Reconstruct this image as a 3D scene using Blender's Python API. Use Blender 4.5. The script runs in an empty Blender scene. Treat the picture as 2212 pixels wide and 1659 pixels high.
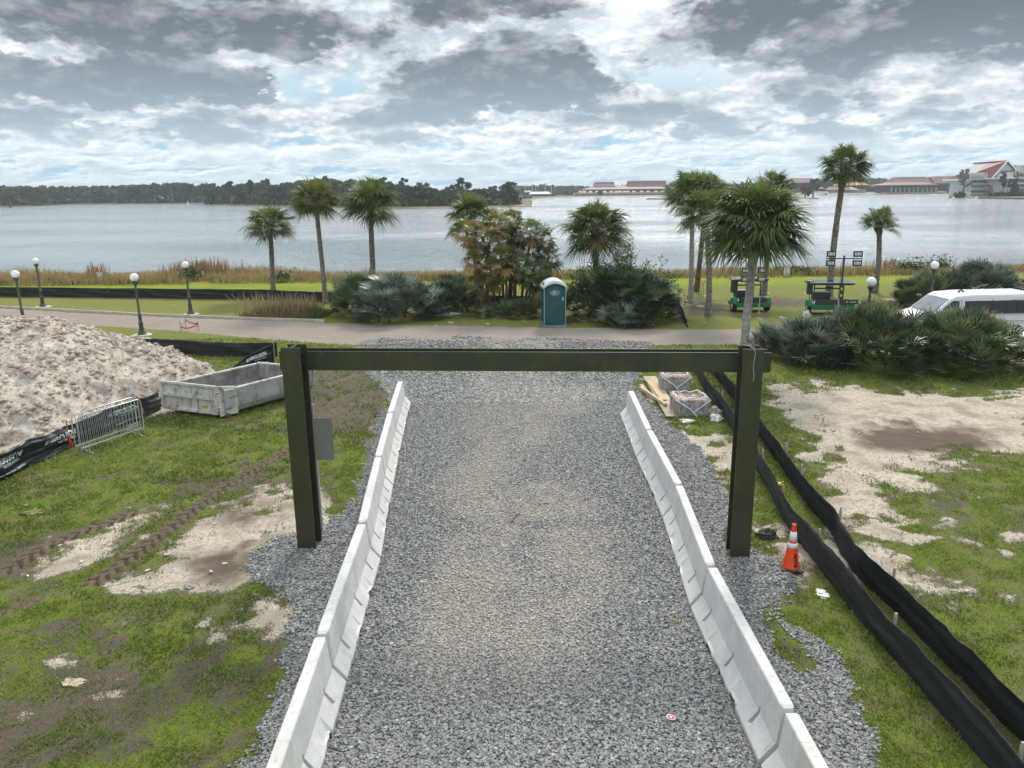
import bpy, bmesh, math, random
import numpy as np
from mathutils import Vector, Matrix
rad = math.radians
scene = bpy.context.scene
COL = scene.collection

# ------------------------------------------------------------------ camera
PW, PH, PF = 2212.0, 1659.0, 1650.0
PITCH, ROLL, CAMH = rad(14.2), 0.012, 6.7
_R0 = np.array([1, 0, 0.0]); _F0 = np.array([0, math.cos(PITCH), -math.sin(PITCH)]); _U0 = np.array([0, math.sin(PITCH), math.cos(PITCH)])
_R = math.cos(ROLL) * _R0 - math.sin(ROLL) * _U0
_U = math.sin(ROLL) * _R0 + math.cos(ROLL) * _U0
cam_data = bpy.data.cameras.new("camera")
cam = bpy.data.objects.new("camera", cam_data); COL.objects.link(cam)
cam_data.sensor_fit = 'HORIZONTAL'; cam_data.sensor_width = 36.0
cam_data.lens = 36.0 * PF / PW
cam_data.clip_start = 0.1; cam_data.clip_end = 20000
m = Matrix(((_R[0], _U[0], -_F0[0], 0), (_R[1], _U[1], -_F0[1], 0), (_R[2], _U[2], -_F0[2], CAMH), (0, 0, 0, 1)))
cam.matrix_world = m
scene.camera = cam

def ray(px, py): return _F0 + _R * ((px - PW / 2) / PF) + _U * ((PH / 2 - py) / PF)
def at(px, py, z=0.0):
    d = ray(px, py); t = (z - CAMH) / d[2]; return Vector((d[0] * t, d[1] * t, z))
def atY(px, py, Y):
    d = ray(px, py); t = Y / d[1]; return Vector((d[0] * t, Y, CAMH + d[2] * t))

# ------------------------------------------------------------------ exposure
scene.view_settings.view_transform = 'Standard'
scene.view_settings.look = 'None'
scene.view_settings.exposure = 0.32
scene.view_settings.gamma = 1.0

# ------------------------------------------------------------------ node expression helper
class X:
    """a socket with arithmetic"""
    nt = None
    def __init__(s, sock): s.s = sock
    @staticmethod
    def put(inp, v):
        if isinstance(v, X): X.nt.links.new(v.s, inp)
        elif isinstance(v, (tuple, list)): inp.default_value = v if len(v) == len(inp.default_value) else (*v, 1.0)
        else: inp.default_value = v
    @staticmethod
    def m(op, a, b=0.0, c=0.0, clamp=False):
        n = X.nt.nodes.new('ShaderNodeMath'); n.operation = op; n.use_clamp = clamp
        X.put(n.inputs[0], a); X.put(n.inputs[1], b)
        if op in ('MULTIPLY_ADD', 'SMOOTH_MIN', 'SMOOTH_MAX'): X.put(n.inputs[2], c)
        return X(n.outputs[0])
    def __add__(a, b): return X.m('ADD', a, b)
    def __radd__(a, b): return X.m('ADD', b, a)
    def __sub__(a, b): return X.m('SUBTRACT', a, b)
    def __rsub__(a, b): return X.m('SUBTRACT', b, a)
    def __mul__(a, b): return X.m('MULTIPLY', a, b)
    def __rmul__(a, b): return X.m('MULTIPLY', b, a)
    def __truediv__(a, b): return X.m('DIVIDE', a, b)
    def __rtruediv__(a, b): return X.m('DIVIDE', b, a)
def node(kind, **kw):
    n = X.nt.nodes.new(kind)
    for k, v in kw.items(): setattr(n, k, v)
    return n
def sstep(v, lo, hi, a=0.0, b=1.0):
    n = node('ShaderNodeMapRange'); n.interpolation_type = 'SMOOTHSTEP'
    X.put(n.inputs[0], v); X.put(n.inputs[1], lo); X.put(n.inputs[2], hi); X.put(n.inputs[3], a); X.put(n.inputs[4], b)
    return X(n.outputs[0])
def mixc(f, a, b):
    n = node('ShaderNodeMix'); n.data_type = 'RGBA'
    X.put(n.inputs[0], f); X.put(n.inputs[6], a); X.put(n.inputs[7], b)
    return X(n.outputs[2])
def scalec(c, f):
    n = node('ShaderNodeVectorMath'); n.operation = 'SCALE'
    X.put(n.inputs[0], c); X.put(n.inputs[3], f); return X(n.outputs[0])
def noise(vec, scale, detail=4.0, rough=0.5, dist=0.0, lac=2.0, color=False):
    n = node('ShaderNodeTexNoise')
    if vec is not None: X.put(n.inputs['Vector'], vec)
    n.inputs['Scale'].default_value = scale; n.inputs['Detail'].default_value = detail
    n.inputs['Roughness'].default_value = rough; n.inputs['Distortion'].default_value = dist; n.inputs['Lacunarity'].default_value = lac
    return X(n.outputs['Color' if color else 'Fac'])
def voro(vec, scale, feature='F1', out='Distance', rnd=1.0):
    n = node('ShaderNodeTexVoronoi'); n.feature = feature
    if vec is not None: X.put(n.inputs['Vector'], vec)
    n.inputs['Scale'].default_value = scale; n.inputs['Randomness'].default_value = rnd
    return X(n.outputs[out])
def comb(x, y, z=0.0):
    n = node('ShaderNodeCombineXYZ'); X.put(n.inputs[0], x); X.put(n.inputs[1], y); X.put(n.inputs[2], z); return X(n.outputs[0])
def sep(v):
    n = node('ShaderNodeSeparateXYZ'); X.put(n.inputs[0], v); return [X(o) for o in n.outputs]
def mapping(v, scale=(1, 1, 1), rot=(0, 0, 0), loc=(0, 0, 0)):
    n = node('ShaderNodeMapping'); X.put(n.inputs[0], v); n.inputs['Scale'].default_value = scale; n.inputs['Rotation'].default_value = rot; n.inputs['Location'].default_value = loc
    return X(n.outputs[0])

# ------------------------------------------------------------------ world: sky with broken cumulus
HAZE = 0.00022
SUN_EL, SUN_AZ = rad(40), rad(12)          # azimuth measured from +Y towards +X
world = bpy.data.worlds.new("World"); scene.world = world
world.use_nodes = True
X.nt = world.node_tree; X.nt.nodes.clear()
tc = node('ShaderNodeTexCoord'); dirv = X(tc.outputs['Generated'])
sky = node('ShaderNodeTexSky'); sky.sky_type = 'NISHITA'; sky.sun_disc = False
sky.sun_elevation = SUN_EL; sky.sun_rotation = SUN_AZ; sky.air_density = 1.2; sky.dust_density = 2.0
dx, dy, dz = sep(dirv)
dzc = X.m('MAXIMUM', dz, 0.0)
rh = X.m('SQRT', dx * dx + dy * dy + 1e-6)
v = dzc / rh; u = X.m('ARCTAN2', dx, dy)
vk = v + 0.035
def banded(kx, ky, det, rough, dist=0.0, shift=(0, 0)):
    """cloud noise whose cells shrink towards the horizon: three bands of elevation cross-faded"""
    A = noise(comb(u * kx + shift[0], v * ky + shift[1], 0.0), 1.0, det, rough, dist)
    B = noise(comb(u * (kx * 1.7) + shift[0] + 7, v * (ky * 2.1) + shift[1], 3.0), 1.0, det, rough, dist)
    D = noise(comb(u * (kx * 2.6) + shift[0] + 3, v * (ky * 4.6) + shift[1], 6.0), 1.0, det, rough, dist)
    f1 = sstep(v, 0.07, 0.15); f2 = sstep(v, 0.025, 0.065)
    lo = D + (B - D) * f2
    return lo + (A - lo) * f1
def uv_of(px, py):
    d = ray(px, py); return math.atan2(d[0], d[1]), d[2] / math.hypot(d[0], d[1])
warp = noise(comb(u * 11.0, v * 22.0, 0.0), 1.0, 7, 0.62, 0.0, color=True)
wx, wy, wz = sep(warp)
uw = u + (wx - 0.5) * 0.26; vw = v + (wy - 0.5) * 0.10
BLOBS = [  # photo pixel centre, half sizes, weight: the big flat-bottomed clouds
 (330,40,400,62,1.0),(600,85,110,48,.8),(250,160,300,40,.95),(60,185,200,32,.7),(480,195,90,26,.6),
 (1010,8,170,42,.9),(1120,150,230,62,1.0),(1250,170,130,48,.7),(960,200,200,52,.8),(950,240,130,24,.7),(1210,215,120,18,.8),
 (1880,45,360,72,1.1),(2150,30,200,60,.8),(1640,20,140,40,.5),
 (1430,240,110,34,.75),(1790,212,85,26,.8),(1990,140,150,24,.7),(1990,255,120,22,.6),(1580,290,70,14,.6),
 (200,272,190,26,.55),(430,288,80,18,.5),(700,262,90,18,.5),(1270,262,60,20,.5),(880,312,70,12,.5),(740,300,60,10,.4),(1180,345,60,9,.4),(1700,285,60,12,.4),
 (700,50,110,50,-.55),(620,182,45,20,-.9),(760,150,90,45,-.25),(740,15,30,14,-.9),(1390,60,120,90,-.22),(1560,150,110,45,-.45),(130,225,250,14,-.35),(40,90,120,18,-.4),(1240,100,150,35,-.1),
]
bl = None
for (px, py, sx, sy, w) in BLOBS:
    bu, bv = uv_of(px, py); ru = sx / PF; rv = sy / PF
    a = (uw - bu) * (1 / ru); b = (vw - bv) * (1 / rv)
    r2 = a * a + b * b
    e = sstep(r2, 0.0, 1.7, w, 0.0)
    bl = e if bl is None else bl + e
n1 = banded(6.0, 13.0, 10, 0.58, 0.2)
n2 = banded(24.0, 46.0, 7, 0.62, 0.3)
fl = sstep(v, 0.05, 0.11)
nv = node('ShaderNodeTexVoronoi'); nv.feature = 'F1'
X.put(nv.inputs['Vector'], comb(u * 30.0 + wx * 1.1, v * 60.0 + wy * 1.1, 0.0)); nv.inputs['Scale'].default_value = 1.0; nv.inputs['Detail'].default_value = 2.0; nv.inputs['Roughness'].default_value = 0.6
pf = (0.42 - X(nv.outputs['Distance'])) * (0.35 + fl * 0.65)
cov = n1 + (n2 - 0.5) * 0.12 + bl * 0.175 + pf * 0.07
off = banded(6.0, 13.0, 10, 0.58, 0.2, (-0.03, 0.13))
relief = (n1 - off) * 3.0
nb_ = banded(13.0, 30.0, 6, 0.55, 0.0, (11, 5))
alpha = sstep(cov, 0.31, 0.44)
core = sstep(cov - relief * 0.035, 0.470, 0.600)
white = 0.76 + relief * 1.5 + (n2 - 0.5) * .7 + pf * .6
white = X.m('MINIMUM', X.m('MAXIMUM', white, 0.15), 1.0)
cw = mixc(white, (0.33, 0.40, 0.48, 1), (0.93, 0.96, 0.97, 1))
dk = 0.36 + (n2 - 0.5) * 1.1 + pf * .5 + relief * 1.3 + (nb_ - .5) * 1.5 - (cov - 0.62) * 1.0
dk = X.m('MINIMUM', X.m('MAXIMUM', dk, 0.0), 1.0)
cd = mixc(dk, (0.140, 0.168, 0.200, 1), (0.44, 0.475, 0.50, 1))
far = sstep(v, 0.02, 0.20)
cd = mixc(far, (0.36, 0.45, 0.54, 1), cd)
cloud = mixc(core, cw, cd)
pale = mixc(sstep(n1, 0.40, 0.60), (0.30, 0.49, 0.64, 1), (0.60, 0.71, 0.76, 1))
hz = sstep(v, 0.0, 0.09)
cloud = mixc(hz * 0.55 + 0.45, pale, cloud)
skyc = scalec(X(sky.outputs[0]), 0.10)
blue = mixc(sstep(v, 0.05, 0.24), pale, mixc(0.6, (0.14, 0.33, 0.62, 1), skyc))
final = mixc(alpha, blue, cloud)
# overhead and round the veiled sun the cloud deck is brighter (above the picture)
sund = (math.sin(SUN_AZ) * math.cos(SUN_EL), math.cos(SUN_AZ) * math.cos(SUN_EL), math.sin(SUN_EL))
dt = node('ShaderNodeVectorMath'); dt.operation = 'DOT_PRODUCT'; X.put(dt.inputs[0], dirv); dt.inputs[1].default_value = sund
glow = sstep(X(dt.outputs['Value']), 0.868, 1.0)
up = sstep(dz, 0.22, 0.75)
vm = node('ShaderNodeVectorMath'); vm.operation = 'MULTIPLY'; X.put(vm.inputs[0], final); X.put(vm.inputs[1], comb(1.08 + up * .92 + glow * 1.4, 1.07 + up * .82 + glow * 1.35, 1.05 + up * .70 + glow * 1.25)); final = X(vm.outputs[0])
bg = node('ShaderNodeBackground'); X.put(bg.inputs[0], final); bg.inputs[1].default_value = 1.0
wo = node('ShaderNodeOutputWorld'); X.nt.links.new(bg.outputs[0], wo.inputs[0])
world.cycles.sampling_method = 'MANUAL'; world.cycles.sample_map_resolution = 512

sun_d = bpy.data.lights.new("sun", 'SUN'); sun = bpy.data.objects.new("sun", sun_d); COL.objects.link(sun)
sun_d.energy = 2.3; sun_d.angle = rad(10); sun_d.color = (1.0, 0.93, 0.83)
sun.rotation_euler = Vector(sund).to_track_quat('Z', 'Y').to_euler()

# ================================================================== helpers
rng = np.random.default_rng(7); random.seed(7)
def tag(o, label=None, cat=None, group=None, kind=None):
    if label: o['label'] = label
    if cat: o['category'] = cat
    if group: o['group'] = group
    if kind: o['kind'] = kind
    return o
def thing(name, label, cat, loc=(0, 0, 0), rz=0.0, group=None):
    o = bpy.data.objects.new(name, None); COL.objects.link(o); o.empty_display_size = 0.2
    o.location = loc; o.rotation_euler = (0, 0, rz)
    return tag(o, label, cat, group)
def link(name, me, parent=None):
    o = bpy.data.objects.new(name, me); COL.objects.link(o)
    if parent is not None: o.parent = parent
    return o
def copy_tree(o, parent=None):
    c = o.copy(); COL.objects.link(c)
    if parent is not None: c.parent = parent
    for ch in list(o.children): copy_tree(ch, c)
    return c

class MB:
    def __init__(s): s.v = []; s.f = []; s.m = []; s.sm = []; s.M = Matrix.Identity(4); s.cur = 0
    def add(s, vs, fs, mat=None, smooth=False):
        b = len(s.v); s.v += [tuple(s.M @ Vector(v)) for v in vs]
        for f in fs: s.f.append([b + i for i in f]); s.m.append(s.cur if mat is None else mat); s.sm.append(smooth)
        return s
    def box(s, c, d, R=None, mat=None, taper=(1, 1)):
        x, y, z = d[0] / 2, d[1] / 2, d[2] / 2; t0, t1 = taper
        vs = [(-x, -y, -z), (x, -y, -z), (x, y, -z), (-x, y, -z), (-x * t0, -y * t1, z), (x * t0, -y * t1, z), (x * t0, y * t1, z), (-x * t0, y * t1, z)]
        c = Vector(c); vs = [(R @ Vector(v) if R else Vector(v)) + c for v in vs]
        return s.add(vs, [(3, 2, 1, 0), (4, 5, 6, 7), (0, 1, 5, 4), (1, 2, 6, 5), (2, 3, 7, 6), (3, 0, 4, 7)], mat)
    def bar(s, a, b, w, h, mat=None):
        a, b = Vector(a), Vector(b); d = b - a; q = d.to_track_quat('Z', 'Y').to_matrix()
        return s.box((a + b) / 2, (w, h, d.length), q, mat)
    def tube(s, pts, r, n=8, mat=None, smooth=True, cap=True):
        pts = [Vector(p) for p in pts]; rs = r if isinstance(r, (list, tuple)) else [r] * len(pts)
        vs = []; fs = []; px = None
        for i, p in enumerate(pts):
            d = (pts[min(i + 1, len(pts) - 1)] - pts[max(i - 1, 0)]).normalized()
            if px is None:
                px = d.orthogonal().normalized()
            px = (px - d * px.dot(d)).normalized(); py = d.cross(px)
            for k in range(n):
                a = 2 * math.pi * k / n; vs.append(p + (px * math.cos(a) + py * math.sin(a)) * rs[i])
        for i in range(len(pts) - 1):
            for k in range(n):
                k2 = (k + 1) % n; fs.append((i * n + k, i * n + k2, (i + 1) * n + k2, (i + 1) * n + k))
        s.add(vs, fs, mat, smooth)
        if cap:
            s.add([vs[k] for k in range(n)], [tuple(reversed(range(n)))], mat)
            s.add([vs[-n + k] for k in range(n)], [tuple(range(n))], mat)
        return s
    def lathe(s, prof, n=16, o=(0, 0, 0), mat=None, smooth=True):
        o = Vector(o); vs = []; fs = []
        for r, z in prof:
            for k in range(n):
                a = 2 * math.pi * k / n; vs.append(o + Vector((r * math.cos(a), r * math.sin(a), z)))
        for i in range(len(prof) - 1):
            for k in range(n):
                k2 = (k + 1) % n; fs.append((i * n + k, i * n + k2, (i + 1) * n + k2, (i + 1) * n + k))
        fs.append(tuple(reversed(range(n)))); fs.append(tuple((len(prof) - 1) * n + k for k in range(n)))
        return s.add(vs, fs, mat, smooth)
    def prism(s, poly, a, b, axis='y', mat=None):
        """extrude a 2-D polygon; axis y: polygon in xz, axis x: polygon in yz, axis z: polygon in xy"""
        def P(p, t): return {'y': (p[0], t, p[1]), 'x': (t, p[0], p[1]), 'z': (p[0], p[1], t)}[axis]
        n = len(poly); vs = [P(p, a) for p in poly] + [P(p, b) for p in poly]
        fs = [tuple(range(n)), tuple(reversed(range(n, 2 * n)))] + [(i, i + n, (i + 1) % n + n, (i + 1) % n) for i in range(n)]
        return s.add(vs, fs, mat)
    def build(s, name, mats, parent=None, bevel=0.0, fix=True):
        me = bpy.data.meshes.new(name); me.from_pydata(s.v, [], s.f)
        mats = mats if isinstance(mats, (list, tuple)) else [mats]
        for mm in mats: me.materials.append(mm)
        me.polygons.foreach_set('material_index', s.m); me.polygons.foreach_set('use_smooth', s.sm)
        if fix:
            bm = bmesh.new(); bm.from_mesh(me); bmesh.ops.recalc_face_normals(bm, faces=bm.faces); bm.to_mesh(me); bm.free()
        me.update(); o = link(name, me, parent)
        if bevel:
            md = o.modifiers.new('bevel', 'BEVEL'); md.width = bevel; md.segments = 2; md.limit_method = 'ANGLE'; md.angle_limit = rad(40)
        return o

def npmesh(name, V, Fq=None, Ft=None, mats=None, parent=None, attrs=None, smooth=False):
    """fast mesh from numpy: Fq quads (n,4), Ft triangles (n,3); attrs: dict name -> (n,) per vertex"""
    me = bpy.data.meshes.new(name); loops = []; starts = []; tot = 0
    if Fq is not None and len(Fq): loops.append(Fq.ravel()); starts.append(np.arange(len(Fq)) * 4 + tot); tot += Fq.size
    if Ft is not None and len(Ft): loops.append(Ft.ravel()); starts.append(np.arange(len(Ft)) * 3 + tot); tot += Ft.size
    loops = np.concatenate(loops).astype(np.int32); starts = np.concatenate(starts).astype(np.int32)
    me.vertices.add(len(V)); me.vertices.foreach_set('co', np.ascontiguousarray(V, dtype=np.float32).ravel())
    me.loops.add(len(loops)); me.loops.foreach_set('vertex_index', loops)
    me.polygons.add(len(starts)); me.polygons.foreach_set('loop_start', starts)
    me.polygons.foreach_set('use_smooth', np.full(len(starts), smooth))
    for k, a in (attrs or {}).items():
        at_ = me.attributes.new(k, 'FLOAT', 'POINT'); at_.data.foreach_set('value', np.ascontiguousarray(a, dtype=np.float32))
    for mm in (mats if isinstance(mats, (list, tuple)) else [mats]):
        if mm: me.materials.append(mm)
    me.update(calc_edges=True); me.validate()
    return link(name, me, parent)

def hsh(ix, iy, s=0):
    h = (ix.astype(np.int64) * 374761393 + iy.astype(np.int64) * 668265263 + s * 1442695041) & 0xffffffff
    h = ((h ^ (h >> 13)) * 1274126177) & 0xffffffff
    return ((h ^ (h >> 16)) & 0xffffff) / float(0xffffff)
def vnoise(x, y, s=0):
    ix = np.floor(x); iy = np.floor(y); fx = x - ix; fy = y - iy; ix = ix.astype(np.int64); iy = iy.astype(np.int64)
    fx = fx * fx * (3 - 2 * fx); fy = fy * fy * (3 - 2 * fy)
    a = hsh(ix, iy, s); b = hsh(ix + 1, iy, s); c = hsh(ix, iy + 1, s); d = hsh(ix + 1, iy + 1, s)
    return (a * (1 - fx) + b * fx) * (1 - fy) + (c * (1 - fx) + d * fx) * fy
def fbm(x, y, o=4, s=0, g=0.5):
    r = 0; a = 1; t = 0
    for i in range(o): r = r + a * vnoise(x * 2 ** i, y * 2 ** i, s + i); t += a; a *= g
    return r / t
def sdf(poly, X_, Y_):
    """signed distance, positive inside"""
    P = np.array([(p[0], p[1]) for p in poly]); d = np.full(X_.shape, 1e9); ins = np.zeros(X_.shape, bool)
    for i in range(len(P)):
        a = P[i]; b = P[(i + 1) % len(P)]; e = b - a; wx_ = X_ - a[0]; wy_ = Y_ - a[1]
        t = np.clip((wx_ * e[0] + wy_ * e[1]) / (e @ e + 1e-12), 0, 1)
        d = np.minimum(d, (wx_ - e[0] * t) ** 2 + (wy_ - e[1] * t) ** 2)
        c = ((a[1] <= Y_) != (b[1] <= Y_)); xx = a[0] + (Y_ - a[1]) / (b[1] - a[1] + 1e-12) * e[0]
        ins ^= c & (X_ < xx)
    d = np.sqrt(d); return np.where(ins, d, -d)
def smooth(v, a, b): t = np.clip((v - a) / (b - a), 0, 1); return t * t * (3 - 2 * t)

# ================================================================== materials
MATS = {}
def newmat(name):
    mt = bpy.data.materials.new(name); mt.use_nodes = True; X.nt = mt.node_tree; X.nt.nodes.clear()
    out = node('ShaderNodeOutputMaterial'); b = node('ShaderNodeBsdfPrincipled'); X.nt.links.new(b.outputs[0], out.inputs[0])
    MATS[name] = mt; return mt, b
def bump(h, strength=0.5, dist=0.02, b=None, normal=None):
    n = node('ShaderNodeBump'); n.inputs['Strength'].default_value = strength; n.inputs['Distance'].default_value = dist
    X.put(n.inputs['Height'], h)
    if normal is not None: X.put(n.inputs['Normal'], normal)
    if b is not None: X.nt.links.new(n.outputs[0], b.inputs['Normal'])
    return X(n.outputs[0])
def attr(name): n = node('ShaderNodeAttribute'); n.attribute_name = name; return X(n.outputs['Fac'])
def objc(): return X(node('ShaderNodeTexCoord').outputs['Object'])
def pos(): return X(node('ShaderNodeNewGeometry').outputs['Position'])
def pmat(name, col, rough=0.6, metal=0.0, var=0.15, vs=3.0, bmp=0.0, bs=40.0, dirt=None, dirt_amt=0.5, spec=0.5, world=False):
    """plain surface with mottling, optional stains"""
    mt, b = newmat(name); co = pos() if world else objc()
    n = noise(co, vs, 5, 0.6)
    c1 = tuple(c * (1 - var) for c in col); c2 = tuple(min(1, c * (1 + var)) for c in col)
    c = mixc(sstep(n, 0.3, 0.7), c1, c2)
    if dirt is not None:
        d = noise(mapping(co, scale=(1, 1, 0.35)), vs * 2.3, 7, 0.7, 0.4)
        c = mixc(sstep(d, 0.49, 0.64, 0, dirt_amt), c, dirt)
    X.put(b.inputs['Base Color'], c); b.inputs['Roughness'].default_value = rough; b.inputs['Metallic'].default_value = metal
    b.inputs['Specular IOR Level'].default_value = spec
    if bmp: bump(noise(co, bs, 4, 0.6), bmp, 0.01, b)
    return mt
def leafmat(name, dark, lite, dead=(0.20, 0.13, 0.06), rough=0.45, spec=0.4, trans=0.25):
    """fronds, blades and leaves: tone attribute 0..1 dark to light, dead attribute 0..1 to brown"""
    mt, b = newmat(name); t = attr('tone'); d = attr('dead')
    c = mixc(t, dark, lite); c = mixc(d, c, dead)
    X.put(b.inputs['Base Color'], c); b.inputs['Roughness'].default_value = rough; b.inputs['Specular IOR Level'].default_value = spec
    if trans:
        tr = node('ShaderNodeBsdfTranslucent'); X.put(tr.inputs[0], scalec(c, 1.3)); mx = node('ShaderNodeMixShader'); mx.inputs[0].default_value = trans
        X.nt.links.new(b.outputs[0], mx.inputs[1]); X.nt.links.new(tr.outputs[0], mx.inputs[2])
        o = [n for n in X.nt.nodes if n.type == 'OUTPUT_MATERIAL'][0]; X.nt.links.new(mx.outputs[0], o.inputs[0])
    return mt

# ================================================================== ground
def PPoly(pts, z=0.0): return [at(x, y, z).xy for x, y in pts]
NOGRAV = [PPoly([(1640,1318),(1690,1325),(1742,1385),(1765,1440),(1720,1470),(1668,1410)]), PPoly([(1690,1290),(1760,1290),(1770,1340),(1700,1312)])]
GRAVEL = PPoly([(500,1700),(560,1600),(590,1480),(615,1400),(632,1320),(600,1290),(562,1270),(545,1235),(560,1195),(600,1170),(690,1160),(735,1100),(765,1060),(790,985),(800,930),(832,880),(842,850),(800,815),(770,780),(770,745),(800,730),(1000,727),(1200,731),(1400,738),(1420,750),(1385,790),(1370,830),(1390,860),(1440,905),(1470,935),(1520,985),(1560,1040),(1580,1110),(1580,1170),(1640,1185),(1690,1235),(1722,1290),(1655,1312),(1700,1330),(1760,1370),(1800,1420),(1850,1520),(1900,1600),(1930,1700)])
DUST = [PPoly([(1010,985),(1080,985),(1095,1100),(1120,1250),(1090,1440),(1010,1460),(950,1400),(965,1250),(985,1100)]), PPoly([(1180,1100),(1290,1130),(1330,1270),(1280,1330),(1180,1290),(1150,1180)]),
        PPoly([(1130,830),(1290,840),(1260,900),(1120,900)]), PPoly([(1100,1040),(1250,1040),(1300,1120),(1180,1150),(1100,1120)])]
SAND = [PPoly([(105,1215),(180,1165),(260,1135),(340,1112),(330,1140),(250,1185),(190,1235),(120,1235)]),
        PPoly([(285,1265),(330,1215),(400,1150),(470,1100),(560,1085),(660,1080),(745,1085),(740,1130),(700,1160),(600,1165),(555,1200),(550,1260),(500,1275),(430,1280),(330,1280)]),
        PPoly([(500,1330),(560,1310),(640,1310),(640,1345),(560,1350)]), PPoly([(130,1470),(180,1465),(185,1485),(135,1488)]),
        PPoly([(1400,945),(1470,925),(1560,930),(1592,965),(1592,1120),(1560,1120),(1500,1010),(1440,965)]),
        PPoly([(1625,1165),(1700,1150),(1740,1175),(1745,1240),(1710,1250),(1680,1232),(1640,1190)]),
        PPoly([(1668,840),(1750,828),(1900,835),(2050,850),(2300,830),(2300,1010),(2120,985),(2010,1010),(1900,1090),(1990,1130),(2120,1150),(2170,1165),(2080,1175),(1940,1180),(1930,1220),(1920,1245),(1870,1240),(1800,1130),(1740,1030),(1735,960),(1700,900),(1660,860)]),
        PPoly([(1960,1245),(2060,1245),(2150,1275),(2140,1305),(2060,1310),(1990,1290)]),
        PPoly([(-300,700),(60,700),(300,735),(470,800),(440,860),(250,930),(0,985),(-300,1050)]),
        PPoly([(2060,740),(2300,735),(2300,830),(2190,800)])]
DIRT = [PPoly([(0,1490),(60,1480),(130,1420),(250,1390),(330,1430),(290,1500),(350,1560),(300,1700),(-100,1700),(-100,1500)]),
        PPoly([(390,1440),(560,1400),(620,1330),(640,1400),(590,1500),(560,1600),(420,1540)]),
        PPoly([(90,1340),(200,1330),(210,1400),(120,1420)]), PPoly([(-50,1180),(80,1170),(130,1230),(60,1260),(-50,1240)]),
        PPoly([(610,800),(780,795),(860,850),(835,880),(790,930),(700,945),(610,930)]),
        PPoly([(330,1040),(560,1010),(640,960),(640,1010),(560,1050),(380,1080)]),
        PPoly([(1850,930),(1950,915),(2100,925),(2160,960),(2020,980),(1880,965)]),
        PPoly([(1640,1340),(1700,1335),(1740,1400),(1700,1430)])]
PATH = PPoly([(-1200,610),(-400,645),(0,666),(150,674),(300,682),(500,690),(700,697),(900,702),(1170,707),(1500,711),(1645,712),(1900,716),(2300,716),(3400,716),(3400,760),(2300,748),(1900,745),(1650,745),(1440,745),(1100,745),(760,745),(640,738),(520,728),(350,712),(150,700),(0,692),(-400,680),(-1200,655)])
FIELD = PPoly([(-3000,600),(700,600),(2300,588),(4000,588),(4000,640),(2300,640),(1500,640),(700,640),(-3000,640)])
ys = [3.2]
while ys[-1] < 78: ys.append(ys[-1] + max(0.055, 0.0062 * ys[-1]))
ys = [-30, -12, -4, 0, 1.8] + ys + [82, 90, 120]
xs = list(np.arange(-19, 19.01, 0.06)); s_ = 0.1; x_ = 19.0
while x_ < 260: s_ *= 1.06; x_ += s_; xs = [-x_] + xs + [x_]
xs = np.array(xs); ys = np.array(ys)
GX, GY = np.meshgrid(xs, ys)
def sd_any(polys, X_, Y_):
    r = np.full(X_.shape, -1e9)
    for p in polys: r = np.maximum(r, sdf(p, X_, Y_))
    return r
near = GY < 62
nz1 = fbm(GX * 1.3, GY * 1.3, 5, 11) - 0.5; nz2 = fbm(GX * 4, GY * 4, 4, 31) - 0.5; nz3 = fbm(GX * .35, GY * .35, 4, 51) - .5
jit = nz1 * 1.1 + nz2 * 0.45
g_gravel = smooth(sdf(GRAVEL, GX, GY) + jit * 0.55, -0.12, 0.16)
g_gravel = g_gravel * (1 - smooth(GY, 31, 36.5) * smooth(fbm(GX * .9, GY * 1.6, 4, 311), .34, .60) * .95)
g_gravel = g_gravel * (1 - .93 * smooth(sd_any(NOGRAV, GX, GY) + jit * .6, -.1, .15))
g_dust = smooth(sd_any(DUST, GX, GY) + jit * 1.6, -0.7, 0.7) * .9
lanes = np.exp(-((np.abs(GX + .05 + (nz3) * 1.5) - .6) / .95) ** 2); g_dust = np.maximum(g_dust, lanes * smooth(fbm(GX * .8, GY * .28, 4, 123), .30, .60) * .95 * smooth(GY, 7.5, 11.0))
g_dust = np.maximum(g_dust, smooth(2.4 - np.abs(GX - .12) + jit, 0, 1.6) * smooth(GY, 13, 22) * .55)
g_sand = smooth(sd_any(SAND, GX, GY) + jit * 2.1 + (fbm(GX * 2.2, GY * 3.4, 4, 201) - .5) * 1.3, -0.75, 0.75)
g_sand = np.where(GX > 3, g_sand * (1 - .8 * smooth(fbm(GX * 1.1 + 5, GY * 1.9, 4, 207), .56, .70) * (sd_any(SAND, GX, GY) < 1.0)), g_sand)
g_dirt = smooth(sd_any(DIRT, GX, GY) + jit * 1.6, -0.5, 0.5)
g_path = smooth(sdf(PATH, GX, GY) + nz2 * 0.12, -0.05, 0.06)
# patchy wear in the grass: bigger where people drive
wear = smooth(nz1 * 1.2 + nz3 * 0.8 + nz2 * .5, 0.05, 0.32)
leftzone = ((GX < -3.4) & (GY < 26)) | ((GX > 5.5) & (GY > 8) & (GY < 27))
g_dirt = np.maximum(g_dirt, wear * np.where(leftzone, 0.62, 0.35) * (GY < 50))
specks = smooth(fbm(GX * 1.6, GY * 0.9, 4, 77) , 0.70, 0.78) * ((GY > 39) & (GY < 52))   # bare sandy scraps on the lawn
g_sand = np.maximum(g_sand, specks * np.maximum(smooth(fbm(GX * .25, GY * .25, 3, 99), .48, .6) * .7, (GX > 8) * .9))
g_dirt = np.maximum(g_dirt, smooth(GX, 6, 11) * smooth(GY, 38.5, 41) * (1 - smooth(GY, 46, 51)) * (.30 + .5 * smooth(nz1 + nz3, -.1, .25)))
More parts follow.
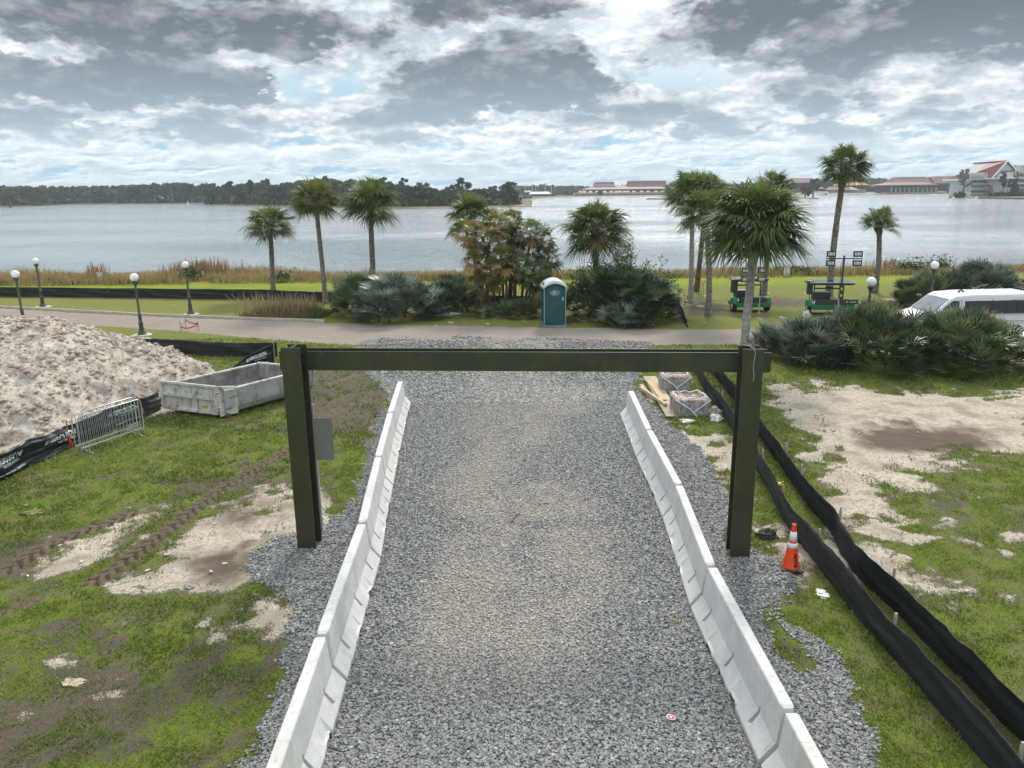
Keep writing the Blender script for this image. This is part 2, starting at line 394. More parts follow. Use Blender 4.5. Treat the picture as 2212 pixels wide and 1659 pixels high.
# tyre tracks: cleats across the running direction
g_track = np.zeros(GX.shape); g_inn = np.zeros(GX.shape); trk_h = np.zeros(GX.shape)
def track(pts, w, amp=1.0):
    global g_track, trk_h, g_inn
    L0 = 0.0
    for i in range(len(pts) - 1):
        a = np.array(pts[i]); b = np.array(pts[i + 1]); e = b - a; L = np.hypot(*e); e = e / L
        sx = (GX - a[0]) * e[0] + (GY - a[1]) * e[1]; sy = -(GX - a[0]) * e[1] + (GY - a[1]) * e[0]
        inn = smooth(w / 2 - np.abs(sy) + nz2 * .12, 0, 0.06) * (sx > 0) * (sx <= L)
        cle = 0.5 + 0.5 * np.sin((sx + L0 + np.abs(sy) * 0.9) * 2 * math.pi / 0.26 + np.where(sy > 0, math.pi, 0))
        g_inn = np.maximum(g_inn, inn * min(1, amp)); g_track = np.maximum(g_track, inn * (0.30 + 0.70 * (1 - cle)) * amp); trk_h = np.where(inn > 0.3, (cle - 0.8) * 0.075 * amp, trk_h)
        L0 += L
def PL(pts): return [tuple(at(x, y).xy) for x, y in pts]
track(PL([(190,1265),(300,1190),(400,1115),(500,1040),(600,985),(640,960)]), 0.48)
track(PL([(0,1240),(110,1175),(200,1140),(290,1105)]), 0.52)
track(PL([(680,912),(740,880),(800,862),(850,850)]), 0.5, 0.8)
track(PL([(660,850),(740,820),(790,805)]), 0.5, 0.5)
track(PL([(-20,1330),(90,1290)]), 0.45, 0.7)
for yy in (890, 905, 930, 945):
    track(PL([(1700,yy-30),(1850,yy-22),(2000,yy-14),(2260,yy-10)]), 0.25, 0.35)
MUD = [PPoly([(1850,930),(1950,915),(2100,925),(2160,960),(2020,980),(1880,965)]), PPoly([(470,1105),(560,1098),(600,1115),(530,1135)]), PPoly([(420,1215),(520,1190),(540,1230),(470,1262)])]
g_mud = smooth(sd_any(MUD, GX, GY) + jit * 1.4, -.5, .5)
g_track *= (1 - g_gravel)
mound = np.zeros(GX.shape)
for (mx_, my_, r_) in ((-4.1, 13.2, 1.1), (4.2, 12.7, 1.1), (-4.3, 12.0, .8)):
    mound = np.maximum(mound, 0.10 * np.exp(-((GX - mx_) ** 2 + (GY - my_) ** 2) / r_ ** 2))
GH = nz3 * 0.05 * near + nz1 * 0.05 * (1 - g_path) * (1 - g_gravel) * near + mound + trk_h + g_gravel * nz2 * 0.02
GH = GH + g_sand * (nz2 * 0.10 + (nz1 > .1) * .0)
shoreY = 66.0 + (fbm(GX * .08, GX * 0, 3, 5) - .5) * 5 + np.where(GX < -20, 2.0, 0)
GH = GH - smooth(GY, shoreY - 6, shoreY + 4) * 0.75 - smooth(GY, 74, 90) * 2.0
GH = np.where(GY < 2.5, -0.02, GH)
ny, nx = GX.shape
def gsample(A, x, y):
    """bilinear sample of a ground array at arrays x, y"""
    i = np.clip(np.searchsorted(xs, x) - 1, 0, nx - 2); j = np.clip(np.searchsorted(ys, y) - 1, 0, ny - 2)
    fx = np.clip((x - xs[i]) / (xs[i + 1] - xs[i]), 0, 1); fy = np.clip((y - ys[j]) / (ys[j + 1] - ys[j]), 0, 1)
    return (A[j, i] * (1 - fx) + A[j, i + 1] * fx) * (1 - fy) + (A[j + 1, i] * (1 - fx) + A[j + 1, i + 1] * fx) * fy
def gz(x, y): return float(gsample(GH, np.array([x]), np.array([y]))[0])

mt, b = newmat('ground_mix'); P_ = pos()
a_gr, a_sa, a_di, a_pa, a_tr, a_du = attr('gravel'), attr('sand'), attr('dirt'), attr('path'), attr('track'), attr('dust')
nA = noise(P_, 9.0, 6, 0.65); nB = noise(P_, 1.1, 5, 0.6); nC = noise(P_, 45.0, 4, 0.6); nD = noise(P_, 0.22, 3, 0.55); nE = noise(P_, 160.0, 3, 0.6)
_, py_, _ = sep(P_)
gr1 = mixc(sstep(nC * 0.5 + nA * 0.3 + nB * .2, 0.36, 0.60), (0.065, 0.095, 0.014), (0.18, 0.24, 0.034))
gr1 = mixc(sstep(nB, 0.40, 0.66, 0, 0.8), gr1, mixc(nC, (0.10, 0.088, 0.045), (0.21, 0.19, 0.09)))
lawn_c = mixc(sstep(nD * .6 + nB * .4, 0.35, 0.65), (0.19, 0.245, 0.022), (0.25, 0.30, 0.03))
lawn_c = mixc(nC * 0.35, lawn_c, (0.09, 0.12, 0.02))
gr1 = mixc(sstep(py_, 52.0, 56.0), mixc(sstep(py_, 34.0, 40.0), gr1, mixc(nC, (0.125, 0.14, 0.032), (0.24, 0.245, 0.065))), lawn_c)
dirt_c = mixc(nC, (0.055, 0.046, 0.034), mixc(nA, (0.16, 0.135, 0.10), (0.22, 0.19, 0.14)))
sand_c = mixc(sstep(nA * .5 + nC * .5, 0.34, 0.62), (0.27, 0.22, 0.17), (0.70, 0.63, 0.52))
sand_c = mixc(sstep(nB * .7 + nA * .3, 0.46, 0.62, 0, .75), sand_c, mixc(nC, (0.20, 0.175, 0.13), (0.38, 0.33, 0.26)))
sand_c = mixc(sstep(nE, 0.55, 0.7, 0, 0.5), sand_c, (0.22, 0.18, 0.14))
path_c = mixc(nB, (0.27, 0.235, 0.205), (0.38, 0.335, 0.285)); path_c = mixc(sstep(noise(mapping(P_, scale=(0.25, 2.2, 1)), 1.0, 6, .6), 0.5, 0.75, 0, .6), path_c, (0.44, 0.38, 0.33))
path_c = mixc(sstep(nC * .6 + nA * .4, .5, .66, 0, .55), path_c, (0.19, 0.165, 0.145)); path_c = mixc(nE * 0.4, path_c, (0.20, 0.17, 0.15))
vo = voro(P_, 26.0); vc = voro(P_, 26.0, 'F1', 'Color')
vcx, vcy, vcz = sep(vc)
grav_c = mixc(vcx, (0.11, 0.12, 0.13), (0.30, 0.315, 0.325)); grav_c = mixc(sstep(vo, 0.35, 0.7, 0, 0.55), grav_c, (0.07, 0.074, 0.078))
grav_c = mixc(sstep(py_, 14.0, 24.0, 0, .35), grav_c, (0.28, 0.30, 0.315))
grav_c = mixc(sstep(a_du + (nA - .5) * .5, .05, .8, 0, .9), grav_c, mixc(nC, (0.27, 0.245, 0.215), (0.43, 0.39, 0.34)))
c = mixc(sstep(a_di * .85 + (nC - .5) * 1.1 + (nA - .5) * 1.3 + (nB - .5) * .7, 0.34, 0.60), gr1, dirt_c)
sm = a_sa + (nA - .5) * .95 + (nC - .5) * 1.0 + (nB - .5) * .3
c = mixc(sstep(sm, 0.18, 0.45, 0, .85), c, dirt_c)
c = mixc(sstep(sm, 0.38, 0.78), c, sand_c)
c = mixc(attr('mud') * (.65 + nC * .5), c, (0.105, 0.08, 0.06))
c = mixc(sstep(attr('rut') + (nC - .5) * .5, .25, .65, 0, .9), c, mixc(nA, (0.12, 0.092, 0.066), (0.21, 0.165, 0.12)))
c = mixc(sstep(a_tr, 0.45, 0.90, 0, 0.9), c, (0.045, 0.034, 0.027))
reed_c = mixc(nA, (0.20, 0.15, 0.06), (0.34, 0.27, 0.12))
c = mixc(sstep(py_ + (nB - 0.5) * 3, 59.5, 61.0), c, reed_c)
c = mixc(sstep(a_pa + (nA - .5) * .5, 0.4, 0.6), c, path_c)
c = mixc(sstep(a_gr + (nC - .5) * .4, 0.4, 0.6), c, grav_c)
X.put(b.inputs['Base Color'], c); b.inputs['Roughness'].default_value = 0.95; b.inputs['Specular IOR Level'].default_value = 0.15
h = nC * 0.6 + nA * 1.0 + nE * 0.25 + (1.0 - vo) * a_gr * 0.9
bump(h, 0.85, 0.05, b)
V = np.stack([GX.ravel(), GY.ravel(), GH.ravel()], 1)
ii = (np.arange(ny - 1)[:, None] * nx + np.arange(nx - 1)[None]).ravel()
Fq = np.stack([ii, ii + 1, ii + nx + 1, ii + nx], 1)
ground = npmesh('ground', V, Fq, mats=mt, attrs=dict(gravel=g_gravel.ravel(), sand=g_sand.ravel(), dirt=g_dirt.ravel(), path=g_path.ravel(), track=g_track.ravel(), mud=g_mud.ravel(), rut=(g_inn * (1 - g_gravel)).ravel(), dust=g_dust.ravel()), smooth=True)
tag(ground, 'worn grass and sandy ground on both sides of the gravel road', kind='structure')

# water: one sheet to the horizon
mt, b = newmat('lake_water'); P_ = pos()
X.put(b.inputs['Base Color'], (0.36, 0.42, 0.445)); b.inputs['Roughness'].default_value = 0.12; b.inputs['IOR'].default_value = 1.33
w1 = noise(mapping(P_, scale=(1, 1.9, 1), rot=(0, 0, 0.2)), 0.55, 7, 0.68, 0.8); w2 = noise(mapping(P_, scale=(1, 1.4, 1)), 0.10, 4, 0.55)
w3 = noise(mapping(P_, scale=(0.5, 1.0, 1), rot=(0, 0, -.1)), 0.016, 4, 0.5)
bump(w1 * (0.15 + sstep(w3, .35, .65) * 1.0) + w2 * 1.0, 1.0, 1.05, b)
wm = MB(); wm.add([(-9000, 60, 0), (9000, 60, 0), (9000, 14000, 0), (-9000, 14000, 0)], [(0, 1, 2, 3)])
lake = wm.build('lake_water', mt); lake.location.z = -0.6
tag(lake, 'wide grey-blue lake with small wind ripples', kind='structure')
# pale edging strip along the far side of the path
ed = MB(); pts = [at(x, y) for x, y in ((-900,622),(-400,644),(0,665.5),(150,673.5),(300,681.5),(500,689.5),(700,696.5))]
for i in range(len(pts) - 1):
    a, c_ = pts[i] + Vector((0, .12, .02)), pts[i + 1] + Vector((0, .12, .02)); ed.bar(a, c_, 0.10, 0.22)
tag(ed.build('kerb', pmat('kerb_concrete', (0.50, 0.45, 0.39), 0.9)), 'pale concrete kerb edging on the far side of the path', kind='structure')

# ------------------------------------------------------------------ stones
def in_pic(x, y, pad=300):
    d = np.stack([x, y, np.zeros_like(x) - CAMH], 1); zz = d @ _F0
    px = PW / 2 + PF * (d @ _R) / zz; py = PH / 2 - PF * (d @ _U) / zz
    return (px > -pad) & (px < PW + pad) & (py < PH + pad) & (zz > 0)
def stones(n, x0, x1, y0, y1, size, need, seed):
    r = np.random.default_rng(seed)
    y = y0 + (y1 - y0) * r.random(n) ** 1.25; x = x0 + (x1 - x0) * r.random(n)
    k = in_pic(x, y); x, y = x[k], y[k]
    g = gsample(g_gravel, x, y) ; du = gsample(g_dust, x, y)
    k = (r.random(len(x)) < (g ** 1.5) * (1 - 0.72 * du * (r.random(len(x)) * .6 + .4))) if need else (r.random(len(x)) < 1)
    x, y, du = x[k], y[k], du[k]; m_ = len(x)
    cube = np.array([(-1, -1, -1), (1, -1, -1), (1, 1, -1), (-1, 1, -1), (-1, -1, 1), (1, -1, 1), (1, 1, 1), (-1, 1, 1)], float)
    s = size * (0.35 + 0.75 * r.random((m_, 1)) ** 1.6)
    v = cube[None] * (0.62 + 0.38 * r.random((m_, 8, 3))) * (s * np.array([1.15, 0.9, 0.5]) * (0.7 + .6 * r.random((m_, 3))))[:, None, :]
    a = r.random(m_) * 6.283; tl = (r.random(m_) - .5) * 1.3
    ca, sa, ct, st = np.cos(a)[:, None], np.sin(a)[:, None], np.cos(tl)[:, None], np.sin(tl)[:, None]
    vx, vy, vz = v[..., 0], v[..., 1], v[..., 2]
    vx, vz = vx * ct - vz * st, vx * st + vz * ct
    vx, vy = vx * ca - vy * sa, vx * sa + vy * ca
    z = gsample(GH, x, y) + s[:, 0] * 0.22 - du * s[:, 0] * .35 + r.random(m_) * 0.012
    V = np.stack([vx + x[:, None], vy + y[:, None], vz + z[:, None]], -1).reshape(-1, 3)
    F0_ = np.array([(3, 2, 1, 0), (4, 5, 6, 7), (0, 1, 5, 4), (1, 2, 6, 5), (2, 3, 7, 6), (3, 0, 4, 7)])
    Fq = (F0_[None] + (np.arange(m_) * 8)[:, None, None]).reshape(-1, 4)
    return V, Fq, np.repeat(r.random(m_), 8), np.repeat(du, 8)
mt, b = newmat('crushed_stone'); t = attr('tone'); du_ = attr('dusty')
c = mixc(t, (0.140, 0.145, 0.148), (0.325, 0.332, 0.328)); c = mixc(sstep(X.m('FRACT', t * 7.3), .6, .9, 0, .5), c, (0.24, 0.225, 0.20)); c = mixc(sstep(t, .97, .99), c, (0.42, 0.42, 0.41)); c = mixc(sstep(du_, .1, .85, 0, .60), c, (0.39, 0.355, 0.31))
X.put(b.inputs['Base Color'], c); b.inputs['Roughness'].default_value = 0.75
A = stones(560000, -6.2, 8.5, 4.6, 27.5, 0.0245, True, 3); A2 = stones(60000, -6.2, 7.5, 24, 37.5, 0.045, True, 4)
A = (np.concatenate([A[0], A2[0]]), np.concatenate([A[1], A2[1] + len(A[0])]), np.concatenate([A[2], A2[2]]), np.concatenate([A[3], A2[3]]))
gv = npmesh('gravel', A[0], A[1], mats=mt, attrs=dict(tone=A[2], dusty=A[3]))
tag(gv, 'loose blue-grey crushed stone covering the haul road', kind='stuff')

# ------------------------------------------------------------------ grass blades
def blades(n, seed):
    r = np.random.default_rng(seed)
    y = np.exp(np.log(4.8) + (np.log(36) - np.log(4.8)) * r.random(n) ** 0.8); x = (r.random(n) * 2 - 1) * (y * 0.86 + 3.5)
    k = in_pic(x, y, 480); x, y = x[k], y[k]
    gg = (1 - gsample(g_gravel, x, y)) * (1 - gsample(g_sand, x, y)) * (1 - gsample(g_path, x, y)) * (1 - .72 * gsample(g_dirt, x, y) * (fbm(x * 2.3, y * 2.3, 3, 45) > .42)) * (1 - gsample(g_inn, x, y))
    cl = smooth(fbm(x * 3.1, y * 3.1, 3, 91), 0.30, 0.6)
    k = r.random(len(x)) < gg * (0.25 + 0.75 * cl); x, y, cl = x[k], y[k], cl[k]; m_ = len(x)
    L = (0.022 + 0.045 * r.random(m_) ** 2) * (0.8 + .6 * cl) * np.clip(y / 14, .9, 1.5); w = 0.004 + 0.0007 * y
    a = r.random(m_) * 6.283; lean = 0.3 + 0.9 * r.random(m_); b_ = r.random(m_) * 6.283
    z = gsample(GH, x, y) - 0.004
    p0 = np.stack([x - np.cos(a) * w, y - np.sin(a) * w, z], 1); p1 = np.stack([x + np.cos(a) * w, y + np.sin(a) * w, z], 1)
    p2 = np.stack([x + np.cos(b_) * L * lean, y + np.sin(b_) * L * lean, z + L], 1)
    V = np.stack([p0, p1, p2], 1).reshape(-1, 3); Ft = np.arange(3 * m_).reshape(-1, 3)
    tone = np.clip(fbm(x * .7, y * .7, 3, 17) * 1.3 - .25 + (r.random(m_) - .5) * .5, 0, 1); dead = (r.random(m_) < 0.20) * .8
    return V, Ft, np.repeat(tone, 3), np.repeat(dead, 3)
A = blades(820000, 5)
gb = npmesh('grass', A[0], Ft=A[1], mats=leafmat('grass_blade', (0.085, 0.13, 0.020), (0.235, 0.325, 0.045), (0.34, 0.28, 0.14), trans=0.3), attrs=dict(tone=A[2], dead=A[3]))
tag(gb, 'short green grass blades over the worn lawn', kind='stuff')
# light scrap on the ground: straw, sticks, pale bits

# ================================================================== steel clearance gate
steel = pmat('olive_paint', (0.041, 0.046, 0.022), 0.38, 0.0, 0.22, 1.2, 0.05, 30, dirt=(0.075, 0.058, 0.035), dirt_amt=.5, spec=0.5)
bolt_m = pmat('bolt_steel', (0.03, 0.03, 0.028), 0.4, 0.6)
BW = 0.36; TF = 0.022
def hcol(mb, x, y, z0, z1):                     # web runs away from the camera, flanges face it
    mb.box((x, y, (z0 + z1) / 2), (BW, TF, z1 - z0)); mb.box((x, y + 0.35, (z0 + z1) / 2), (BW, TF, z1 - z0))
    mb.box((x, y + 0.175, (z0 + z1) / 2 - .002), (0.016, 0.35 - TF - .002, z1 - z0))
gate = thing('height_gate', 'olive green steel I-beam goal-post gate spanning the gravel road', 'clearance gate', (0, 0, 0))
XL, YL, XR, YR = -3.965, 13.43, 4.15, 12.83
ca, sa = (XR - XL), (YR - YL); GL = math.hypot(ca, sa); ang = math.atan2(sa, ca)
for (x, y) in ((XL, YL), (XR, YR)):
    mb = MB(); hcol(mb, 0, 0, -0.1, 4.02); o = mb.build('post', steel, gate, bevel=0.006); o.location = (x, y, 0); o.rotation_euler.z = ang
    for (dx_, dz_) in ((-.11, 3.82), (.11, 3.82), (-.11, 3.58), (.11, 3.58)):
        bb = MB(); bb.tube([(dx_, 0.318, dz_), (dx_, 0.338, dz_)], 0.022, 6); bb.build('bolt', bolt_m, o)
def beam_y(t): return YL + sa * t + 0.37
mb = MB(); bl_ = GL + 0.77
mb.box((bl_ / 2 - .36, 0.011 + .006, 3.70), (bl_, TF, BW)); mb.box((bl_ / 2 - .36, 0.32, 3.70), (bl_, TF, BW)); mb.box((bl_ / 2 - .36, 0.168, 3.70), (bl_, 0.276, 0.016))
o = mb.build('crossbeam', steel, gate, bevel=0.006); o.location = (XL - math.sin(ang) * .36, YL + math.cos(ang) * .36, 0); o.rotation_euler.z = ang
# loose string over the right post
mb = MB(); p0 = Vector((XR - .02, YR + .30, 4.03)); pts = [p0 + Vector((-.05, 0, 0)), p0 + Vector((0.03, -.18, .01)), p0 + Vector((.03, -.315, .005))] + [Vector((XR + .02 + .012 * math.sin(k * 1.3), YR - .018, 4.02 - k * .08)) for k in range(1, 8)]
tag(mb.build('string', pmat('string_white', (0.6, 0.6, 0.56), .8)) if not mb.tube(pts, .004, 5) else mb.build('string', pmat('string_white', (0.6, 0.6, 0.56), .8)), 'thin white string draped over the top of the right gate post', 'string')

# grey mockingbird on the right post
bird = thing('perched_bird', 'small grey-brown bird perched on top of the right gate post', 'bird', (XR + .02, YR + .35, 4.022), rad(20))
gb_m = pmat('feather_grey', (0.095, 0.082, 0.068), 0.8, var=.3, vs=20); leg_m = pmat('bird_leg', (0.05, 0.04, 0.035), 0.7)
mb = MB(); pr = [(-0.055, 0.050, .012), (-0.035, 0.062, .026), (-0.005, 0.078, .037), (0.022, 0.098, .034), (0.036, 0.122, .024), (0.044, 0.142, .023), (0.052, 0.156, .018), (0.060, 0.166, .004)]
mb.tube([(0, p[0], p[1]) for p in pr], [p[2] for p in pr], 12); mb.tube([(0, -.04, .058), (0, -.11, .028), (0, -.17, .000)], [.016, .013, .008], 8)
mb.build('body', gb_m, bird)
mb = MB(); mb.tube([(0, .062, .155), (0, .088, .150)], [.006, .001], 6); mb.build('beak', leg_m, bird)
for s_ in (-1, 1):
    mb = MB(); mb.tube([(s_ * .014, .0, .055), (s_ * .014, .004, .003), (s_ * .014, .03, .002)], .0035, 5); mb.build('leg', leg_m, bird)
    mb = MB(); mb.tube([(s_ * .030, .025, .098), (s_ * .036, -.02, .075), (s_ * .020, -.085, .045)], [.012, .016, .004], 8); mb.build('wing', pmat('wing_grey', (0.09, 0.08, 0.072), .8), bird)

# ================================================================== concrete barriers
conc, b = newmat('barrier_concrete'); P_ = objc(); oi = node('ShaderNodeObjectInfo'); rr = X(oi.outputs['Random'])
P2 = mapping(P_, loc=(0, 0, 0)); n1_ = noise(P2, 2.0, 7, .65, .4); n2_ = noise(P2, 14.0, 5, .65); n3_ = noise(mapping(P_, scale=(1, 1, .3)), 3.0, 7, .7, .6)
c = mixc(sstep(n1_, .35, .65), (0.53, 0.54, 0.54), (0.64, 0.645, 0.63)); c = mixc(sstep(n2_, .54, .70, 0, .5), c, (0.40, 0.385, 0.35)); c = mixc(sstep(n3_, .50, .68, 0, .6), c, (0.44, 0.425, 0.38))
_, _, zz_ = sep(P_); c = mixc(sstep(zz_ + (n2_ - .5) * .12, 0.09, 0.0, 0, .75), c, (0.33, 0.30, 0.26)); c = mixc(rr * .25, c, (0.60, 0.58, 0.53))
xq, yq, zq = sep(P_); fq = X.m('FRACT', yq * 1.3 + rr * 3.0) - .5; dq_ = X.m('SQRT', fq * fq * .6 + xq * xq + (zq - .81) * (zq - .81)); c = mixc(sstep(dq_ + (n2_ - .5) * .02, .028, .012, 0, .6), c, (0.36, 0.35, 0.37))
X.put(b.inputs['Base Color'], c); b.inputs['Roughness'].default_value = .85; bump(n2_ * .6 + n1_ * .6 + noise(P2, 70., 3, .6) * .4, .35, .012, b)
tag_m = pmat('paper_tag', (0.80, 0.81, 0.82), .6, var=.03)
hook_m = pmat('rust_mark', (0.20, 0.13, 0.10), .8)
PROF = [(0.30, 0.0), (0.30, 0.09), (0.135, 0.32), (0.080, 0.795), (0.068, 0.81)]
def barrier_mesh(seed, L=3.60):
    r = random.Random(seed); poly = PROF + [(-a, z) for a, z in reversed(PROF)]
    bm = bmesh.new(); N = 72; rings = []
    for i in range(N + 1):
        y = -L / 2 + L * i / N; ring = []
        end = min(i, N - i); sh = 0.022 if end == 0 else 0.0
        # chipped toe and forklift pockets underneath
        ck = 0.0
        for c0 in (-.62, .62):
            if abs(y - c0) < .15: ck = max(ck, .10)
        chip = max(0, float(fbm(np.array([y * 3.1 + seed * 9.7]), np.array([.5]), 3, seed)[0]) - .56) * .26 if 0 < end else 0
        for j, (x, z) in enumerate(poly):
            s_ = 1 if x > 0 else -1; xx = x - s_ * sh
            if z == 0: z2 = ck + (chip * .6); xx = x - s_ * chip * .5
            elif z == .09: z2 = max(z, ck + .012); xx = x - s_ * (chip * .35 + (0.045 if ck else 0))
            else: z2 = z - (sh if z > .8 else 0)
            ring.append(bm.verts.new((xx, y, z2)))
        rings.append(ring)
    n = len(poly)
    for i in range(N):
        for j in range(n): bm.faces.new((rings[i][j], rings[i][(j + 1) % n], rings[i + 1][(j + 1) % n], rings[i + 1][j]))
    bm.faces.new(list(reversed(rings[0]))); bm.faces.new(rings[-1]); bmesh.ops.recalc_face_normals(bm, faces=bm.faces)
    me = bpy.data.meshes.new('barrier'); bm.to_mesh(me); bm.free(); me.materials.append(conc)
    o = link('concrete_barrier', me)
    # lifting slots: wedge cut into the lower slope on both sides
    cb = MB()
    for yc in (-1.22, 0.0, 1.22):
        for s_ in (1, -1):
            cb.add([(s_ * .10, yc - .045, .15), (s_ * .10, yc + .045, .15), (s_ * .10, yc + .02, .40), (s_ * .10, yc - .02, .40), (s_ * .36, yc - .045, .15), (s_ * .36, yc + .045, .15), (s_ * .36, yc + .02, .40), (s_ * .36, yc - .02, .40)],
                   [(0, 1, 2, 3), (4, 7, 6, 5), (0, 4, 5, 1), (1, 5, 6, 2), (2, 6, 7, 3), (3, 7, 4, 0)])
            # keep the slot low: its roof is the sloping face itself
    cut = cb.build('cutter', conc); md = o.modifiers.new('slots', 'BOOLEAN'); md.object = cut; md.operation = 'DIFFERENCE'; md.solver = 'EXACT'
    bpy.context.view_layer.update(); dg = bpy.context.evaluated_depsgraph_get(); me2 = bpy.data.meshes.new_from_object(o.evaluated_get(dg)); me2.name = 'barrier_%d' % seed
    o.modifiers.clear(); bpy.data.objects.remove(cut); bpy.data.objects.remove(o)
    return me2
BM = [barrier_mesh(s_) for s_ in (1, 2)]
LT = [(865,822),(843,890),(817,985),(782,1128),(694,1370)]; RT = [(1362,843),(1402,927),(1466,1045.5),(1536,1221),(1706,1532)]
def row(tops, side, labels):
    P = [at(*p, .81) for p in tops]
    # straight fit keeps each run believable, small yaw jitters stay
    last = P[-1] + (P[-1] - P[-2]).normalized() * 3.66; P.append(last)
    for i in range(5):
        a, c_ = P[i], P[i + 1]; mid = (a + c_) / 2; an = math.atan2(-(c_.x - a.x), (c_.y - a.y))
        o = link('concrete_barrier', BM[(i + side) % 2]); o.location = (mid.x, mid.y, 0.0); o.rotation_euler.z = an + (math.pi if i % 2 else 0)
        L_ = (c_ - a).length; o.scale.y = (L_ - .085) / 3.60
        tag(o, labels[i], 'concrete barrier', 'concrete barriers lining the gravel road')
        tg = MB(); yy = -1.35 if i % 2 == 0 else 1.2
        tg.box((0.01, yy, .8125), (.07, .12, .003)); tg.build('paper_label', tag_m, o)
row(LT, 0, ['farthest white concrete barrier of the left row, nearest the lake path', 'second farthest barrier of the left row, beyond the left gate post', 'middle barrier of the left row, just beyond the left gate post foot', 'barrier of the left row beside the left gate post foot, second nearest the viewer', 'nearest barrier of the left row, cut off by the bottom of the photo'])
row(RT, 1, ['farthest white concrete barrier of the right row, beside the lumber', 'second barrier of the right row, beside the sandy patch left of the post', 'middle barrier of the right row, just before the right gate post', 'long near barrier of the right row with a chipped toe, below the traffic cone', 'nearest barrier of the right row, cut off in the bottom right corner'])

# ================================================================== traffic cone
orange = pmat('cone_orange', (0.80, 0.075, 0.012), .5, var=.08); white_r = pmat('reflective_white', (0.80, 0.78, 0.80), .35, var=.03); rubber = pmat('black_rubber', (0.035, 0.033, 0.033), .8, var=.3, vs=8, dirt=(0.25, .2, .15), dirt_amt=.5)
cp = at(1707, 1236); cone = thing('traffic_cone', 'orange traffic cone with two white bands standing beside the right gate post', 'traffic cone', (cp.x, cp.y, gz(cp.x, cp.y) + .03), rad(-8)); cone.scale = (.94, .94, .94)
def cr(z): return 0.150 - (z - .03) * (0.150 - 0.030) / .87
mb = MB(); mb.box((0, 0, .018), (.41, .41, .036)); mb.build('base', rubber, cone, bevel=.01)
def ring(mb, z0, z1, off=0.0, n=28): mb.lathe([(cr(z0) + off, z0), (cr(z1) + off, z1)], n)
mb = MB(); mb.lathe([(.17, .036), (.155, .05), (cr(.07), .07), (cr(.85), .85), (.040, .865), (.040, .90), (.028, .905), (.026, .88), (.02, .6)], 28); mb.build('cone', orange, cone)
for a, c_ in ((.43, .53), (.575, .75)):
    mb = MB(); ring(mb, a, c_, .003); mb.build('reflective_band', white_r, cone)
def text_mesh(s, size, font=None, bold=0.0):
    cu = bpy.data.curves.new('t', 'FONT'); cu.body = s; cu.size = size; cu.offset = bold; cu.resolution_u = 3
    o = bpy.data.objects.new('t', cu); COL.objects.link(o); bpy.context.view_layer.update()
    dg = bpy.context.evaluated_depsgraph_get(); me = bpy.data.meshes.new_from_object(o.evaluated_get(dg))
    vs = [v.co.copy() for v in me.vertices]; fs = [tuple(p.vertices) for p in me.polygons]
    bpy.data.objects.remove(o); bpy.data.curves.remove(cu); bpy.data.meshes.remove(me); return vs, fs
ink = pmat('black_ink', (0.02, 0.018, 0.02), .7)
vs, fs = text_mesh('BLALPM', .075, bold=.004); mb = MB()
out = []
for v_ in vs:
    z = .07 + v_.x * 1.0; a = -math.pi / 2 + .35 - (v_.y - .03) / cr(z); r_ = cr(z) + .004; out.append((r_ * math.cos(a), r_ * math.sin(a), z))
mb.add(out, fs); mb.build('stencil_lettering', ink, cone, fix=False)

# ================================================================== silt fences
def silt_mat(name, col, sheen=.45):
    mt, b = newmat(name); P_ = pos(); n = noise(mapping(P_, scale=(.6, .6, 6)), 1.6, 6, .6, .5)
    c = mixc(sstep(n, .45, .7), col, tuple(q * 1.9 + .006 for q in col)); d = noise(P_, 3, 6, .7)
    c = mixc(sstep(d, .55, .8, 0, .35), c, (0.09, 0.08, 0.07))
    X.put(b.inputs['Base Color'], c); b.inputs['Roughness'].default_value = sheen; bump(n + noise(P_, 30, 3, .6) * .2, .5, .03, b); return mt
silt_black = silt_mat('silt_fabric', (0.010, 0.012, 0.014), .72)
wood = pmat('stake_wood', (0.36, 0.25, 0.15), .8, var=.3, vs=9); wood_grey = pmat('weathered_wood', (0.38, 0.33, 0.27), .85, var=.25, vs=9)
letter_m = pmat('print_blue_white', (0.78, 0.84, 0.88), .6, var=.15, vs=12)
